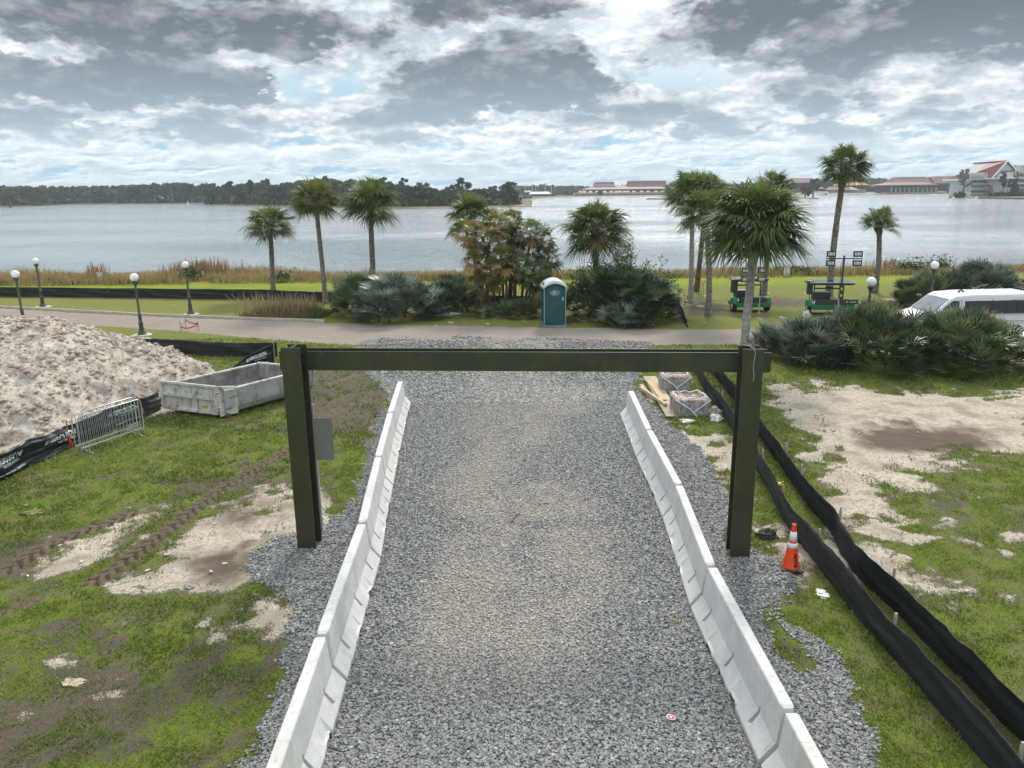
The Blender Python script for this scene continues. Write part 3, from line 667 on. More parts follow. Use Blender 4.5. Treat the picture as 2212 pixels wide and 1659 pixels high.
class Fence:
    """fabric strung along ground points; S(s, h) gives the surface"""
    def __init__(s, pts, height, seed=0, sag=.06, lean=.0, fold=.03, n=None, hts=None):
        s.p = [Vector((p[0], p[1], 0)) for p in pts]; s.h = hts or [height] * len(pts); s.seed = seed; s.sag = sag; s.lean = lean; s.fold = fold
        s.cum = [0]
        for a, b_ in zip(s.p[:-1], s.p[1:]): s.cum.append(s.cum[-1] + (b_ - a).length)
        s.L = s.cum[-1]
    def base(s, t):
        t = min(max(t, 0), s.L - 1e-6); i = 0
        while s.cum[i + 1] < t: i += 1
        f = (t - s.cum[i]) / (s.cum[i + 1] - s.cum[i]); d = (s.p[i + 1] - s.p[i]).normalized(); nrm = Vector((d.y, -d.x, 0))
        hh = s.h[i] * (1 - f) + s.h[i + 1] * f; hh -= s.sag * 4 * f * (1 - f) * (0.5 + .5 * math.sin(i * 2.1 + s.seed))
        return s.p[i] * (1 - f) + s.p[i + 1] * f, nrm, hh
    def S(s, t, v, off=0.0):
        p, nrm, hh = s.base(t)
        w = s.fold * math.sin(t * 5.1 + s.seed + v * 5) * v * (1 - v) * 3 + s.fold * .8 * math.sin(t * 1.7 + s.seed * 2 + v * 9) + s.fold * .6 * math.sin(v * 17 + t * .8 + s.seed) + s.fold * .6 * math.sin(v * 33 - t * 2.3) * math.sin(t * 1.1) + s.fold * .5 * math.sin(t * 13 + v * 4) * v
        q = p + nrm * (w + s.lean * v + off); z = gz(q.x, q.y) if abs(q.x) < 18 and q.y < 60 else 0.0
        q.z = z - .03 + v * (hh + .03); return q
    def fabric(s, parent, mat_, step=.10, rows=12):
        n = max(8, int(s.L / step)); V = []; F = []
        for i in range(n + 1):
            for j in range(rows + 1): V.append(s.S(s.L * i / n, j / rows))
        for i in range(n):
            for j in range(rows): a = i * (rows + 1) + j; F.append((a, a + rows + 1, a + rows + 2, a + 1))
        mb = MB(); mb.add(V, F, 0, True); o = mb.build('fabric', mat_, parent, fix=False)
        md = o.modifiers.new('thick', 'SOLIDIFY'); md.thickness = .004
        # rolled top hem
        hb = MB(); hb.tube([s.S(s.L * i / n, 1.0) for i in range(n + 1)], .006, 6); hb.build('top_hem', mat_, parent)
        return o
    def stake(s, parent, t, mat_, hh=None, off=.03, w=.035, name='stake'):
        p, nrm, h0 = s.base(t); hh = hh or h0 + .10; q = p + nrm * off; mb = MB(); z = gz(q.x, q.y) if abs(q.x) < 18 and q.y < 60 else 0
        mb.box((0, 0, hh / 2 - .05), (w, w, hh + .1)); o = mb.build(name, mat_, parent); o.location = (q.x, q.y, z); o.rotation_euler = (.03 * math.sin(t * 7), .04 * math.cos(t * 5), t); return o
    def letters(s, parent, t0, rtl, sc=1.0, v0=.60, tail=True):
        """printed panel; rtl: +1 when reading direction runs with t"""
        mb = MB(); rows_ = [('FERGUSON', .185, .60, 0.0), ('WATERWORKS', .085, .46, .28)]
        if tail: rows_.append(('Stormwater  |  Erosion Control  |  Geosynthetics', .050, .22, 0.0))
        W0 = None
        for txt, size, vv, sh in rows_:
            vs, fs = text_mesh(txt, size * sc, bold=.004 * sc if size > .1 else 0.0)
            out = [s.S(t0 + rtl * (v_.x + sh * sc), min(1, vv + v_.y / .62), .026 * s.side) for v_ in vs]; mb.add(out, fs)
        # the little logo: two slanted bars
        for k in range(2):
            q = [(-.16 + .06 * k, 0), (-.12 + .06 * k, 0), (-.09 + .06 * k, .12), (-.13 + .06 * k, .12)]
            mb.add([s.S(t0 + rtl * a * sc, .60 + b_ / .62, .026 * s.side) for a, b_ in q], [(0, 1, 2, 3)])
        mb.build('printed_lettering', letter_m, parent, fix=False)
def sfence(label, pts, h, stakes, lab_grp='black silt fences', mat_=None, z=0, stake_mat=None, **kw):
    P = [at(*p) for p in pts]; f = Fence(P, h, **kw); f.side = 1
    t = thing('silt_fence', label, 'silt fence', (0, 0, 0), 0, lab_grp); f.fabric(t, mat_ or silt_black)
    for s_ in stakes: f.stake(t, s_ * f.L, stake_mat or wood_grey, off=-.05)
    return t, f
# beyond the path
t, f = sfence('long black silt fence on the lawn beyond the path, behind the street lamps', [(-900,628),(-400,636),(0,641),(150,642),(300,644),(450,646),(576,648),(700,652),(880,656),(1044,660),(1190,664)], .66, [.1 * k for k in range(1, 10)], seed=1, fold=.02, sag=.03)
# round the sand pile, back side
t, f = sfence('black silt fence behind the sand pile, dark and unprinted', [(250,752),(335,762),(408,766),(470,770),(542,772),(600,770)], .62, [.15, .45, .8], seed=2, fold=.02, sag=.04)
# printed fence in front of the pile
ferg_fab = silt_mat('printed_fabric', (0.008, 0.012, 0.018), .35)
pts = [(-140,1150),(0,1040),(75,1003),(148,970),(230,935),(300,908),(350,884)]
P = [at(*p) for p in pts]; f = Fence(P, .66, seed=3, sag=.08, fold=.035, hts=[.68, .66, .70, .64, .68, .70, .64]); f.side = 1
t = thing('printed_silt_fence', 'black silt fence with white-blue printed lettering in front of the sand pile', 'silt fence', (0, 0, 0), 0, 'black silt fences'); f.fabric(t, ferg_fab, .06, 16)
for s_ in (3, 5): f.stake(t, f.cum[s_], wood, .82, off=.05)
for s_, tl in ((f.cum[2] - 1.35, True), (f.cum[3] - .62, True), (f.cum[4] + .35, True)): f.letters(t, s_, 1, 1.0, tail=tl)
pts = [(505,806),(545,796),(594,786)]
P = [at(*p) for p in pts]; f = Fence(P, .80, seed=4, sag=.02, fold=.02, hts=[.22, .62, .88]); f.side = 1
t = thing('printed_silt_fence', 'short printed black fabric panel slanting behind the dumpster, tied to a tall stake', 'silt fence', (0, 0, 0), 0, 'black silt fences'); f.fabric(t, ferg_fab, .06, 16); f.stake(t, f.L - .03, wood, .95, off=.05); f.letters(t, f.L * .40, 1, .85)
# two fences at the right
inner = [(1490,790),(1502.6,801),(1525.7,851),(1548.8,884),(1578.6,924),(1631.5,1010),(1668,1076),(1694,1132),(1737,1191),(1796,1262),(1882,1373),(1964,1462),(2039,1552),(2132,1659),(2240,1790),(2400,2020),(2560,2350)]
t, f = sfence('nearer of the two black silt fences on the right, passing behind the traffic cone', inner, .60, [.14, .26, .40, .48, .565, .66, .77, .88], seed=5, fold=.015, sag=.05, lean=.03)
yt = pmat('yellow_tape', (0.75, 0.60, 0.05), .5)
for s_ in (.40, .565):
    p, nr, hh = f.base(s_ * f.L); mb = MB(); mb.box((p.x + nr.x * .03, p.y + nr.y * .03, hh + .05), (.05, .05, .05)); mb.tube([(p.x, p.y, hh + .05), (p.x + .05, p.y - .03, hh + .02), (p.x + .06, p.y - .03, hh - .06)], .010, 5); mb.build('yellow_tape', yt, t)
outer = [(1515,790),(1537,803),(1585,864),(1636.5,943.6),(1681,1000),(1744,1094),(1804,1161),(1818.6,1202),(1856,1254),(1945,1332),(2038,1432.6),(2094,1488),(2149.5,1555),(2240,1640),(2450,1900),(2700,2300)]
t, f = sfence('farther of the two black silt fences on the right, along the sandy patch', outer, .57, [.12, .33, .46, .52, .62, .72, .9], seed=6, fold=.015, sag=.05, lean=.03)
# torn end of fabric beside the palms
t, f = sfence('torn scrap of silt fence with a silver lining beside the palmetto, near the path', [(1448,668),(1464,672),(1476,690),(1486,706)], .5, [.3], seed=7, fold=.04, sag=.05, hts=[.6, .85, .45, .10])
sl = pmat('silver_film', (0.62, 0.64, 0.66), .3); mb = MB(); q = [f.S(f.L * k / 8, 1.0) for k in range(2, 9)]; 
for a, c_ in zip(q[:-1], q[1:]): mb.add([a, c_, c_ + Vector((.12, -.04, -.18)), a + Vector((.10, -.05, -.22))], [(0, 1, 2, 3)])
mb.build('silver_lining', sl, t)

# ================================================================== crowd control barricades
galv = pmat('galvanised_steel', (0.50, 0.52, 0.53), .42, .6, .1, 6)
def barricade():
    t = thing('crowd_barricade', 'x', 'barricade'); r = .017; H_ = 1.06; L_ = 2.1
    mb = MB(); fr = [(-L_ / 2, 0, .20), (-L_ / 2, 0, H_ - .12), (-L_ / 2 + .035, 0, H_ - .035), (-L_ / 2 + .12, 0, H_), (L_ / 2 - .12, 0, H_), (L_ / 2 - .035, 0, H_ - .035), (L_ / 2, 0, H_ - .12), (L_ / 2, 0, .20), (-L_ / 2, 0, .20)]
    mb.tube(fr, r, 8); mb.build('frame', galv, t)
    for k in range(17):
        x = -L_ / 2 + L_ * (k + 1) / 18; b_ = MB(); b_.tube([(x, 0, .20), (x, 0, H_)], .008, 6); b_.build('bar', galv, t)
    for s_ in (-1, 1):
        m_ = MB(); m_.tube([(s_ * (L_ / 2 - .22), -.22, .01), (s_ * (L_ / 2 - .22), -.03, .05), (s_ * (L_ / 2 - .22), 0, .21)], .014, 6); m_.tube([(s_ * (L_ / 2 - .22), .22, .01), (s_ * (L_ / 2 - .22), .03, .05), (s_ * (L_ / 2 - .22), 0, .21)], .014, 6)
        m_.tube([(s_ * L_ / 2, 0, .0), (s_ * L_ / 2, 0, .22)], .014, 6); m_.build('foot', galv, t)
    m_ = MB(); m_.tube([(L_ / 2, 0, .75), (L_ / 2 + .05, 0, .75), (L_ / 2 + .05, 0, .62)], .008, 6); m_.build('hook', galv, t)
    return t
B1 = barricade(); a, c_ = at(178, 985), at(313, 938); md_ = (a + c_) / 2
B1.location = (md_.x, md_.y, gz(md_.x, md_.y)); B1.rotation_euler.z = math.atan2(c_.y - a.y, c_.x - a.x); tag(B1, 'front one of two leaning grey steel crowd barricades by the printed fence', group='steel crowd barricades')
sc_ = (c_ - a).length / 2.1; B1.scale.x = sc_
B2 = copy_tree(B1); B2.location = (md_.x - .28, md_.y + .22, gz(md_.x, md_.y)); B2.rotation_euler.z += .01; tag(B2, 'rear grey steel barricade, mostly hidden behind the front one against the printed fence')
# fire-red rag at the stake
mb = MB(); p = at(150, 972); 
for k in range(5): mb.box((p.x + .12 + random.uniform(-.03, .03), p.y - .1, .12 + k * .07), (.07, .05, .06), Matrix.Rotation(random.random() * 3, 3, 'Z'))
tag(mb.build('red_rag', pmat('red_cloth', (0.45, 0.03, 0.03), .8)), 'dark red rag hanging at the stake of the printed fence', 'rag')

# ================================================================== roll-off dumpster
dpaint = pmat('worn_white_paint', (0.58, 0.57, 0.52), .6, var=.14, vs=2.6, bmp=.1, dirt=(0.20, 0.14, 0.09), dirt_amt=.85)
dside = pmat('grimy_grey_steel', (0.36, 0.37, 0.36), .65, var=.22, vs=1.4, dirt=(0.13, 0.11, 0.09), dirt_amt=.6)
din = pmat('dirty_inside', (0.22, 0.215, 0.20), .7, var=.5, vs=1.2, dirt=(0.09, 0.085, 0.08), dirt_amt=.8)
rust = pmat('rusty_iron', (0.13, 0.06, 0.035), .8, var=.4, vs=9)
pA, pB = at(358.6, 889), at(484, 905); dv = (pB - pA).normalized(); nv = Vector((-dv.y, dv.x, 0))
# local frame: x across the tail gate, y towards the front of the box
DW = (pB - pA).length + .12; DL = 3.45
dump = thing('roll_off_dumpster', 'open low white steel roll-off dumpster, dirty and scuffed, beside the sand pile', 'dumpster', pA, math.atan2(dv.y, dv.x) + 0.0)
pR = at(610, 853); dirY = Vector((math.cos(rad(56)), math.sin(rad(56)), 0)); ly = Vector((dirY.dot(dv), dirY.dot(nv), 0)).normalized(); sh = ly.x / ly.y      # sides run in this local direction
def dq(x, y, z): return (x + sh * y, y, z)
H0, H1, zf = .16, 1.22, .20
def slab(mb, a, b_, c_, d, th, mat=None):
    """quad panel with thickness along its normal"""
    a, b_, c_, d = map(Vector, (a, b_, c_, d)); n = (b_ - a).cross(d - a).normalized() * th
    mb.add([a, b_, c_, d, a + n, b_ + n, c_ + n, d + n], [(0, 1, 2, 3), (7, 6, 5, 4), (0, 4, 5, 1), (1, 5, 6, 2), (2, 6, 7, 3), (3, 7, 4, 0)], mat)
HS = 1.00; dump.scale.z = .86     # side wall height
mb = MB(); slab(mb, dq(.12, .05, zf), dq(DW - .12, .05, zf), dq(DW - .12, DL, zf), dq(.12, DL, zf), .03); mb.build('floor', din, dump)
for s_, x0 in ((0, 0.05), (1, DW - .05)):
    mb = MB(); xi = .16 if s_ == 0 else DW - .16
    prof = [(xi, H0), (x0 + (.02 if s_ == 0 else -.02), H0 + .22), (x0, HS), (x0 + (.05 if s_ == 0 else -.05), HS), (x0 + (.07 if s_ == 0 else -.07), H0 + .24), (xi + (.05 if s_ == 0 else -.05), H0 + .045)]
    vs = [dq(x, .06, z) for x, z in prof] + [dq(x, DL, z) for x, z in prof]; n = len(prof)
    fs = [tuple(range(n)), tuple(reversed(range(n, 2 * n)))]; ms = []
    for i in range(n): fs.append((i, i + n, (i + 1) % n + n, (i + 1) % n))
    mb.add(vs, fs, 0)
    for q in (2 + 3, 2 + 4, 2 + 2): mb.m[q] = 1
    wl = mb.build('side_wall', [dside, din], dump)
    mb = MB(); c0 = x0 + (.025 if s_ == 0 else -.025); mb.bar(dq(c0, .05, HS + .03), dq(c0, DL, HS + .03), .10, .07); mb.build('top_rail', dpaint, dump, bevel=.01)
mb = MB(); slab(mb, dq(.07, DL - .02, H0), dq(DW - .07, DL - .02, H0), dq(DW - .07, DL + .10, HS + .02), dq(.07, DL + .10, HS + .02), .05); mb.build('front_wall', din, dump)
mb = MB(); mb.bar(dq(.03, DL + .1, HS + .05), dq(DW - .03, DL + .1, HS + .05), .09, .07); mb.build('top_rail', dpaint, dump, bevel=.01)
GW = DW - .30
mb = MB(); mb.box((GW / 2, 0, .68), (GW, .04, 1.02)); g_ = mb.build('tail_gate', dpaint, dump)
mb = MB(); yf = -.055
for z_ in (.19, .72, 1.17): mb.box((GW / 2, yf, z_), (GW + .02, .07, .09 if z_ != .72 else .11))
for x_ in (.0, GW): mb.box((x_, yf, .68), (.09, .072, 1.06))
mb.box((GW * .5, yf + .008, 1.085), (GW - .1, .03, .03)); mb.build('gate_frame', dpaint, g_, bevel=.008)
mb = MB(); mb.box((GW * .76, -.026, .38), (.22, .012, .10)); mb.build('yellow_patch', pmat('yellow_reflector', (0.60, 0.38, 0.05), .5, var=.3), g_, bevel=.03)
mb = MB(); mb.tube([(GW + .12, -.02, .10), (GW + .12, -.02, 1.20)], .045, 10); mb.tube([(GW + .05, -.06, .3), (GW + .2, -.06, .36)], .02, 6); mb.tube([(GW + .03, -.06, .96), (GW + .19, -.07, 1.0)], .028, 6); mb.tube([(GW + .03, -.06, .40), (GW + .19, -.07, .44)], .028, 6); mb.build('hinge', dpaint, dump)
mb = MB(); e0, e1 = Vector((GW + .14, .0, 0)), Vector((DW + .02, .42, 0))
mb.bar(e0 + Vector((0, 0, 1.16)), e1 + Vector((0, 0, 1.08)), .07, .07); mb.bar(e1 + Vector((0, 0, .10)), e1 + Vector((0, 0, 1.1)), .08, .08); mb.bar(e0 + Vector((0, 0, .14)), e1 + Vector((0, 0, .14)), .08, .06)
mb.build('corner_frame', dpaint, dump, bevel=.008)
mb = MB(); slab(mb, e0 + Vector((0, .03, .12)), e1 + Vector((0, .03, .12)), e1 + Vector((0, .03, 1.07)), e0 + Vector((0, .03, 1.13)), .02); mb.build('corner_panel', dpaint, dump)
mb = MB(); mb.tube([e0 + Vector((-.02, -.08, .62)), e0 * .5 + e1 * .5 + Vector((0, -.06, .68)), e1 + Vector((.08, -.02, .78))], .014, 6); mb.tube([e0 * .4 + e1 * .6 + Vector((0, -.05, .66)), e0 * .35 + e1 * .65 + Vector((0, -.05, .28))], [.03, .012], 6); mb.build('latch_bar', rust, dump)
mb = MB(); mb.tube([(GW + .08, .10, .09), (GW + .30, .10, .09)], .09, 14); mb.build('roller', rust, dump)
mb = MB(); mb.bar(dq(.5, .1, .09), dq(.5, DL, .09), .12, .16); mb.bar(dq(DW - .5, .1, .09), dq(DW - .5, DL, .09), .12, .16); mb.build('runner', rust, dump)

# ================================================================== sand pile
pile_front = [(-400,1050),(-150,1000),(0,966),(110,950),(200,918),(280,876),(340,862),(400,838),(440,815),(466,798)]
fp = [at(*p).xy for p in pile_front]; foot = [tuple(p) for p in fp] + [(-12.2, 29.0), (-13.6, 31.6), (-17.5, 34.0), (-22, 34.8), (-34, 33.5), (-40, 30)]
gx = np.arange(-36, -10.5, .075); gy = np.arange(16, 36, .075); AX, AY = np.meshgrid(gx, gy)
d0 = sdf(foot, AX, AY); d0 = d0 + (fbm(AX * .9, AY * .9, 4, 3) - .5) * 1.1
r1 = np.sqrt(((AX + 17.2) / 7.5) ** 2 + ((AY - 27.6) / 5.2) ** 2); r2_ = np.sqrt(((AX + 24) / 10) ** 2 + ((AY - 27.5) / 6) ** 2)
hmax = np.maximum(2.15 * np.exp(-r1 ** 2 * .8), 2.25 * np.exp(-r2_ ** 2 * .6)); hs = np.clip(d0, 0, None) * .50
hh_ = np.minimum(hs, hmax + .25 * 0); k_ = .35; hh_ = -k_ * np.log(np.exp(-hs / k_) + np.exp(-hmax / k_)) ; hh_ = np.clip(hh_ + .24, 0, None) * smooth(d0, -.1, .5)
lump = (1 - np.abs(2 * fbm(AX * 1.1, AY * 1.1, 5, 8) - 1)); lump2 = fbm(AX * 4.5, AY * 4.5, 4, 9) - .5; bl3 = np.clip(fbm(AX * 2.2, AY * 2.6, 3, 10) - .58, 0, 1)
amp = smooth(d0, 0, .7)
SH = hh_ + amp * ((lump - .72) * .28 + lump2 * .14 + bl3 * .55 + (fbm(AX * .45, AY * .45, 2, 12) - .5) * .5) - .06
mt, b = newmat('pile_sand'); P_ = pos(); nA = noise(P_, 2.2, 7, .65, .3); nB = noise(P_, 11., 6, .65); nC = noise(P_, 50., 4, .6); pt = node('ShaderNodeNewGeometry')
c = mixc(sstep(nA * .5 + nB * .5, .38, .60), (0.36, 0.30, 0.25), (0.70, 0.635, 0.55)); c = mixc(sstep(nA, .58, .72, 0, .7), c, (0.78, 0.73, 0.68)); c = mixc(sstep(nC * .5 + nB * .5, .55, .68, 0, .4), c, (0.21, 0.165, 0.14))
X.put(b.inputs['Base Color'], c); b.inputs['Roughness'].default_value = .95; b.inputs['Specular IOR Level'].default_value = .1; bump(nB * 1.0 + nC * .45, .8, .10, b)
keep = d0 > -.25; n1y, n1x = AX.shape; ii = (np.arange(n1y - 1)[:, None] * n1x + np.arange(n1x - 1)[None]); kq = keep[:-1, :-1] & keep[1:, 1:]; ii = ii[kq].ravel()
sp_ = npmesh('sand_pile', np.stack([AX.ravel(), AY.ravel(), SH.ravel()], 1), np.stack([ii, ii + 1, ii + n1x + 1, ii + n1x], 1), mats=mt, smooth=True)
tag(sp_, 'big lumpy heap of pale excavated sand and clods at the left', 'sand pile')
# clods tumbled on and round the pile
def clods(n, seed):
    r = np.random.default_rng(seed); x = r.uniform(-30, -10.8, n); y = r.uniform(17, 33, n)
    i = np.clip(((x - gx[0]) / .075).astype(int), 0, len(gx) - 1); j = np.clip(((y - gy[0]) / .075).astype(int), 0, len(gy) - 1); k = d0[j, i] > .05; x, y, i, j = x[k], y[k], i[k], j[k]; m_ = len(x)
    s = .030 + .10 * r.random(m_) ** 4; z = SH[j, i] + s * .3
    V0 = []; bm = bmesh.new(); bmesh.ops.create_icosphere(bm, subdivisions=1, radius=1); v0 = np.array([v.co for v in bm.verts]); f0 = np.array([[v.index for v in f.verts] for f in bm.faces]); bm.free()
    v = v0[None] * (.7 + .5 * r.random((m_, len(v0), 1))) * s[:, None, None] * np.array([1.3, 1.0, .8])
    v = v + np.stack([x, y, z], 1)[:, None]; Ft = (f0[None] + (np.arange(m_) * len(v0))[:, None, None]).reshape(-1, 3); return v.reshape(-1, 3), Ft
A = clods(9000, 4); cl = npmesh('sand_clods', A[0], Ft=A[1], mats=mt); tag(cl, 'loose sand clods strewn over the pile', kind='stuff')

# ================================================================== fan palms and palmettos
def fans(O, D, PL_, R_, rs, nleaf=26, droop=.45, amax=2.35, width=.055, tone=None, dead=None, pet=.012, up=None, fold=.35):
    """many fan leaves: O origins, D petiole directions, PL_ petiole lengths, R_ blade radii -> arrays"""
    n = len(O); Z = np.array([0, 0, 1.0])
    S_ = np.cross(D, Z); ln = np.linalg.norm(S_, axis=1, keepdims=True); rndd = rs.normal(size=(n, 3)); rndd[:, 2] = 0
    S_ = np.where(ln < .15, rndd, S_); S_ = S_ - (S_ * D).sum(1, keepdims=True) * D; S_ /= np.linalg.norm(S_, axis=1, keepdims=True) + 1e-9
    roll = (rs.random(n) - .5) * .9; N_ = np.cross(S_, D)
    S2 = S_ * np.cos(roll)[:, None] + N_ * np.sin(roll)[:, None]; N2 = np.cross(S2, D)
    C = O + D * PL_[:, None] - Z * (PL_ ** 2 * .10)[:, None]
    ang = np.linspace(-amax, amax, nleaf)[None, :] + (rs.random((n, nleaf)) - .5) * .10
    dirs = D[:, None] * np.cos(ang)[..., None] + S2[:, None] * np.sin(ang)[..., None] + N2[:, None] * (fold * (rs.random((n, nleaf, 1)) * .5 + np.abs(np.sin(ang))[..., None] * .5))
    dirs /= np.linalg.norm(dirs, axis=2, keepdims=True)
    Lf = R_[:, None] * (.70 + .30 * np.cos(ang * .75)) * (.85 + .3 * rs.random((n, nleaf)))
    side = np.cross(dirs, N2[:, None]); side /= np.linalg.norm(side, axis=2, keepdims=True) + 1e-9
    dr = droop * (.6 + .8 * rs.random((n, nleaf))); w = width * R_[:, None]
    def P(t): return C[:, None] + dirs * (Lf * t)[..., None] - Z * (dr * Lf * t ** 2.2)[..., None]
    P0, P1, P2, P3 = P(.04), P(.42), P(.74), P(1.0)
    V = np.stack([P0, P1 - side * w[..., None], P1 + side * w[..., None], P2 - side * (w * .62)[..., None], P2 + side * (w * .62)[..., None], P3], 2)   # n,leaf,6,3
    V = V.reshape(-1, 3); b0 = (np.arange(n * nleaf) * 6)[:, None]
    Ft = np.concatenate([b0 + np.array([[0, 1, 2]]), b0 + np.array([[3, 5, 4]])]); Fq = b0 + np.array([[1, 3, 4, 2]])
    tone = rs.random(n) if tone is None else tone; dead = np.zeros(n) if dead is None else dead
    T = np.clip(np.repeat(tone, nleaf) + (rs.random(n * nleaf) - .5) * .35, 0, 1); T = np.repeat(T, 6)
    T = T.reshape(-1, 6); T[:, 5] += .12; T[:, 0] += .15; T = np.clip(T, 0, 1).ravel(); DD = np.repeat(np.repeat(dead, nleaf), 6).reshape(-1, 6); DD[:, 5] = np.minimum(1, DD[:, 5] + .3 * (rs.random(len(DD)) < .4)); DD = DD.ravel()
    # petioles: flat crossed strips
    pw = pet; PV = np.stack([O - S2 * pw, O + S2 * pw, C + S2 * pw * .7, C - S2 * pw * .7, O - N2 * pw, O + N2 * pw, C + N2 * pw * .7, C - N2 * pw * .7], 1).reshape(-1, 3)
    pb = (np.arange(n) * 8)[:, None] + len(V); Fq = np.concatenate([Fq, pb + np.array([[0, 1, 2, 3]]), pb + np.array([[4, 5, 6, 7]])])
    return np.concatenate([V, PV]), Fq, Ft, np.concatenate([T, np.repeat(np.clip(tone + .3, 0, 1), 8)]), np.concatenate([DD, np.repeat(dead, 8)])
def sph(theta, phi): return np.stack([np.sin(theta) * np.cos(phi), np.sin(theta) * np.sin(phi), np.cos(theta)], 1)
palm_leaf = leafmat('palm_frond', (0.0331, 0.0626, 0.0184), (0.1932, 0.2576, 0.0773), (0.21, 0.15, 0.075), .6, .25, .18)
palm_leaf2 = leafmat('palm_frond_yellow', (0.045, 0.0675, 0.015), (0.225, 0.2475, 0.0675), (0.26, 0.17, 0.08), .6, .25, .18)
palmetto_silver = leafmat('palmetto_silver', (0.036, 0.064, 0.047), (0.33, 0.41, 0.31), (0.20, 0.15, 0.10), .42, .45, .10)
palmetto_green = leafmat('palmetto_green', (0.020, 0.045, 0.020), (0.22, 0.295, 0.145), (0.22, 0.17, 0.09), .42, .45, .12)
clump_leaf = leafmat('clump_palm_frond', (0.045, 0.075, 0.02), (0.20, 0.225, 0.06), (0.36, 0.235, 0.10), .5, .3, .15)
def bark(name, c1, c2, ring=26):
    mt, b = newmat(name); P_ = objc(); x, y, z = sep(P_); n = noise(mapping(P_, scale=(1, 1, .5)), 6, 6, .65)
    rg = X.m('SINE', z * ring + n * 16.0); c = mixc(sstep(n + rg * .04, .32, .66), c1, c2); X.put(b.inputs['Base Color'], c); b.inputs['Roughness'].default_value = .9
    bump(rg * .25 + n, .8, .03, b); return mt
bark_grey = bark('palm_bark', (0.10, 0.088, 0.075), (0.26, 0.235, 0.20)); bark_pale = bark('palm_bark_pale', (0.24, 0.225, 0.195), (0.42, 0.40, 0.355)); bark_dark = bark('palm_bark_dark', (0.055, 0.04, 0.03), (0.15, 0.115, 0.085))
def palm(label, base, top, rad_m, seed, bark_m=None, r0=.17, nfr=46, droopy=1.0, skirt=.0, leaf=None, bend=.0, boots=.5, group='tall cabbage palms by the lake', thmax=2.2):
    rs = np.random.default_rng(seed); base = Vector((base[0], base[1], 0)); top = Vector(top)
    t = thing('palm_tree', label, 'palm tree', base, 0, group); tl = top - base
    mb = MB(); pts = []; rs_ = []; H_ = tl.length; side = Vector((tl.z, 0, -tl.x)).normalized()
    for k in range(17):
        f = k / 16; p = tl * f + side * math.sin(f * math.pi) * bend + Vector((0, math.sin(f * 5 + seed) * .03, 0)); pts.append(p)
        rr_ = r0 * (1.18 - .30 * min(1, f * 6)) * (1 - .12 * f) * (1 + .03 * math.sin(k * 2.3 + seed))
        if f > .86: rr_ *= 1 + .35 * boots
        rs_.append(rr_)
    pts[0].z -= .1; mb.tube(pts, rs_, 14); mb.build('trunk', bark_m or bark_grey, t)
    # leaf bases (boots) as a rough collar
    n = int(60 * boots) + 10; th = rs.random(n) * .7 + .35; ph = rs.random(n) * 6.283; bb = MB()
    for i in range(n):
        z = tl.z - .75 * boots * rs.random() - .02; a = ph[i]; rr_ = r0 * .95
        p = Vector((tl.x + rr_ * math.cos(a), tl.y + rr_ * math.sin(a), z)); d = Vector((math.cos(a) * .55, math.sin(a) * .55, .8)).normalized(); bb.tube([p - d * .05, p + d * (.20 + .12 * rs.random())], [.035, .014], 4, smooth=False)
    bb.build('leaf_bases', bark_dark, t)
    n = int(nfr * .98); i = np.arange(n); cth = 1 - (1 - math.cos(thmax)) * ((i + .5) / n) ** .9; th = np.arccos(np.clip(cth, -1, 1)) + (rs.random(n) - .5) * .45; ph = i * 2.39996 + rs.random(n) * .5
    D = sph(th, ph); O = np.tile(np.array([tl.x, tl.y, tl.z - .08]), (n, 1)) + D * .06
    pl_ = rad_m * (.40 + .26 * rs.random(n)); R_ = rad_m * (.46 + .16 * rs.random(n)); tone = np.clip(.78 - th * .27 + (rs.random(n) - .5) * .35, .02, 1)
    dead = np.where((th > 1.75) & (rs.random(n) < skirt), .9, np.where(rs.random(n) < .05, .35, 0.0)); D[:, 2] -= .0
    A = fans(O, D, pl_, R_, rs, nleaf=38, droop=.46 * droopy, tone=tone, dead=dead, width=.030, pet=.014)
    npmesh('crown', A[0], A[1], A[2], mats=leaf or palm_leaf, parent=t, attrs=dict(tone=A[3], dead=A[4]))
    return t
def palm_px(label, bpx, cpx, rpx, seed, **kw):
    b_ = at(*bpx); c_ = atY(cpx[0], cpx[1], b_.y); zd = (Vector((0, b_.y, c_.z - CAMH))).dot(Vector(_F0)); R_ = rpx / PF * zd * 1.12
    hub = c_.copy(); hub.z -= R_ * kw.pop('hubdrop', .06)
    return palm(label, b_, hub, R_, seed, **kw)
palm_px('short palm at the left end of the palm row, behind the dry grass clump', (591, 640), (583, 484), 54, 11, nfr=34, droopy=1.1, r0=.19, bark_m=bark_grey, thmax=2.05, hubdrop=.0)
palm_px('tall slim palm leaning left, second from the left', (704, 656), (681, 424), 50, 12, nfr=44, r0=.17, leaf=palm_leaf2)
palm_px('palm with a shaggy dark trunk rising behind the left palmetto', (808, 650), (799, 428), 59, 13, nfr=54, r0=.20, skirt=.3, boots=1.0)
palm_px('palm behind the brown clump palm, its crown showing above on the left', (1033, 642), (1020, 455), 56, 14, nfr=50, r0=.22)
palm_px('round-crowned palm above the leafy shrub right of the toilet', (1287, 672), (1286, 482), 68, 15, nfr=70, r0=.20, skirt=.35, thmax=2.35, boots=1.0, bark_m=bark_grey)
palm_px('pale-trunked palm at the left of the tight group of three', (1492, 655), (1497, 412), 56, 16, nfr=60, r0=.17, bark_m=bark_pale, thmax=2.2)
palm_px('middle palm of the tight group of three, trunk leaning right', (1504, 630), (1530, 402), 46, 17, nfr=40, r0=.19, bark_m=bark_dark)
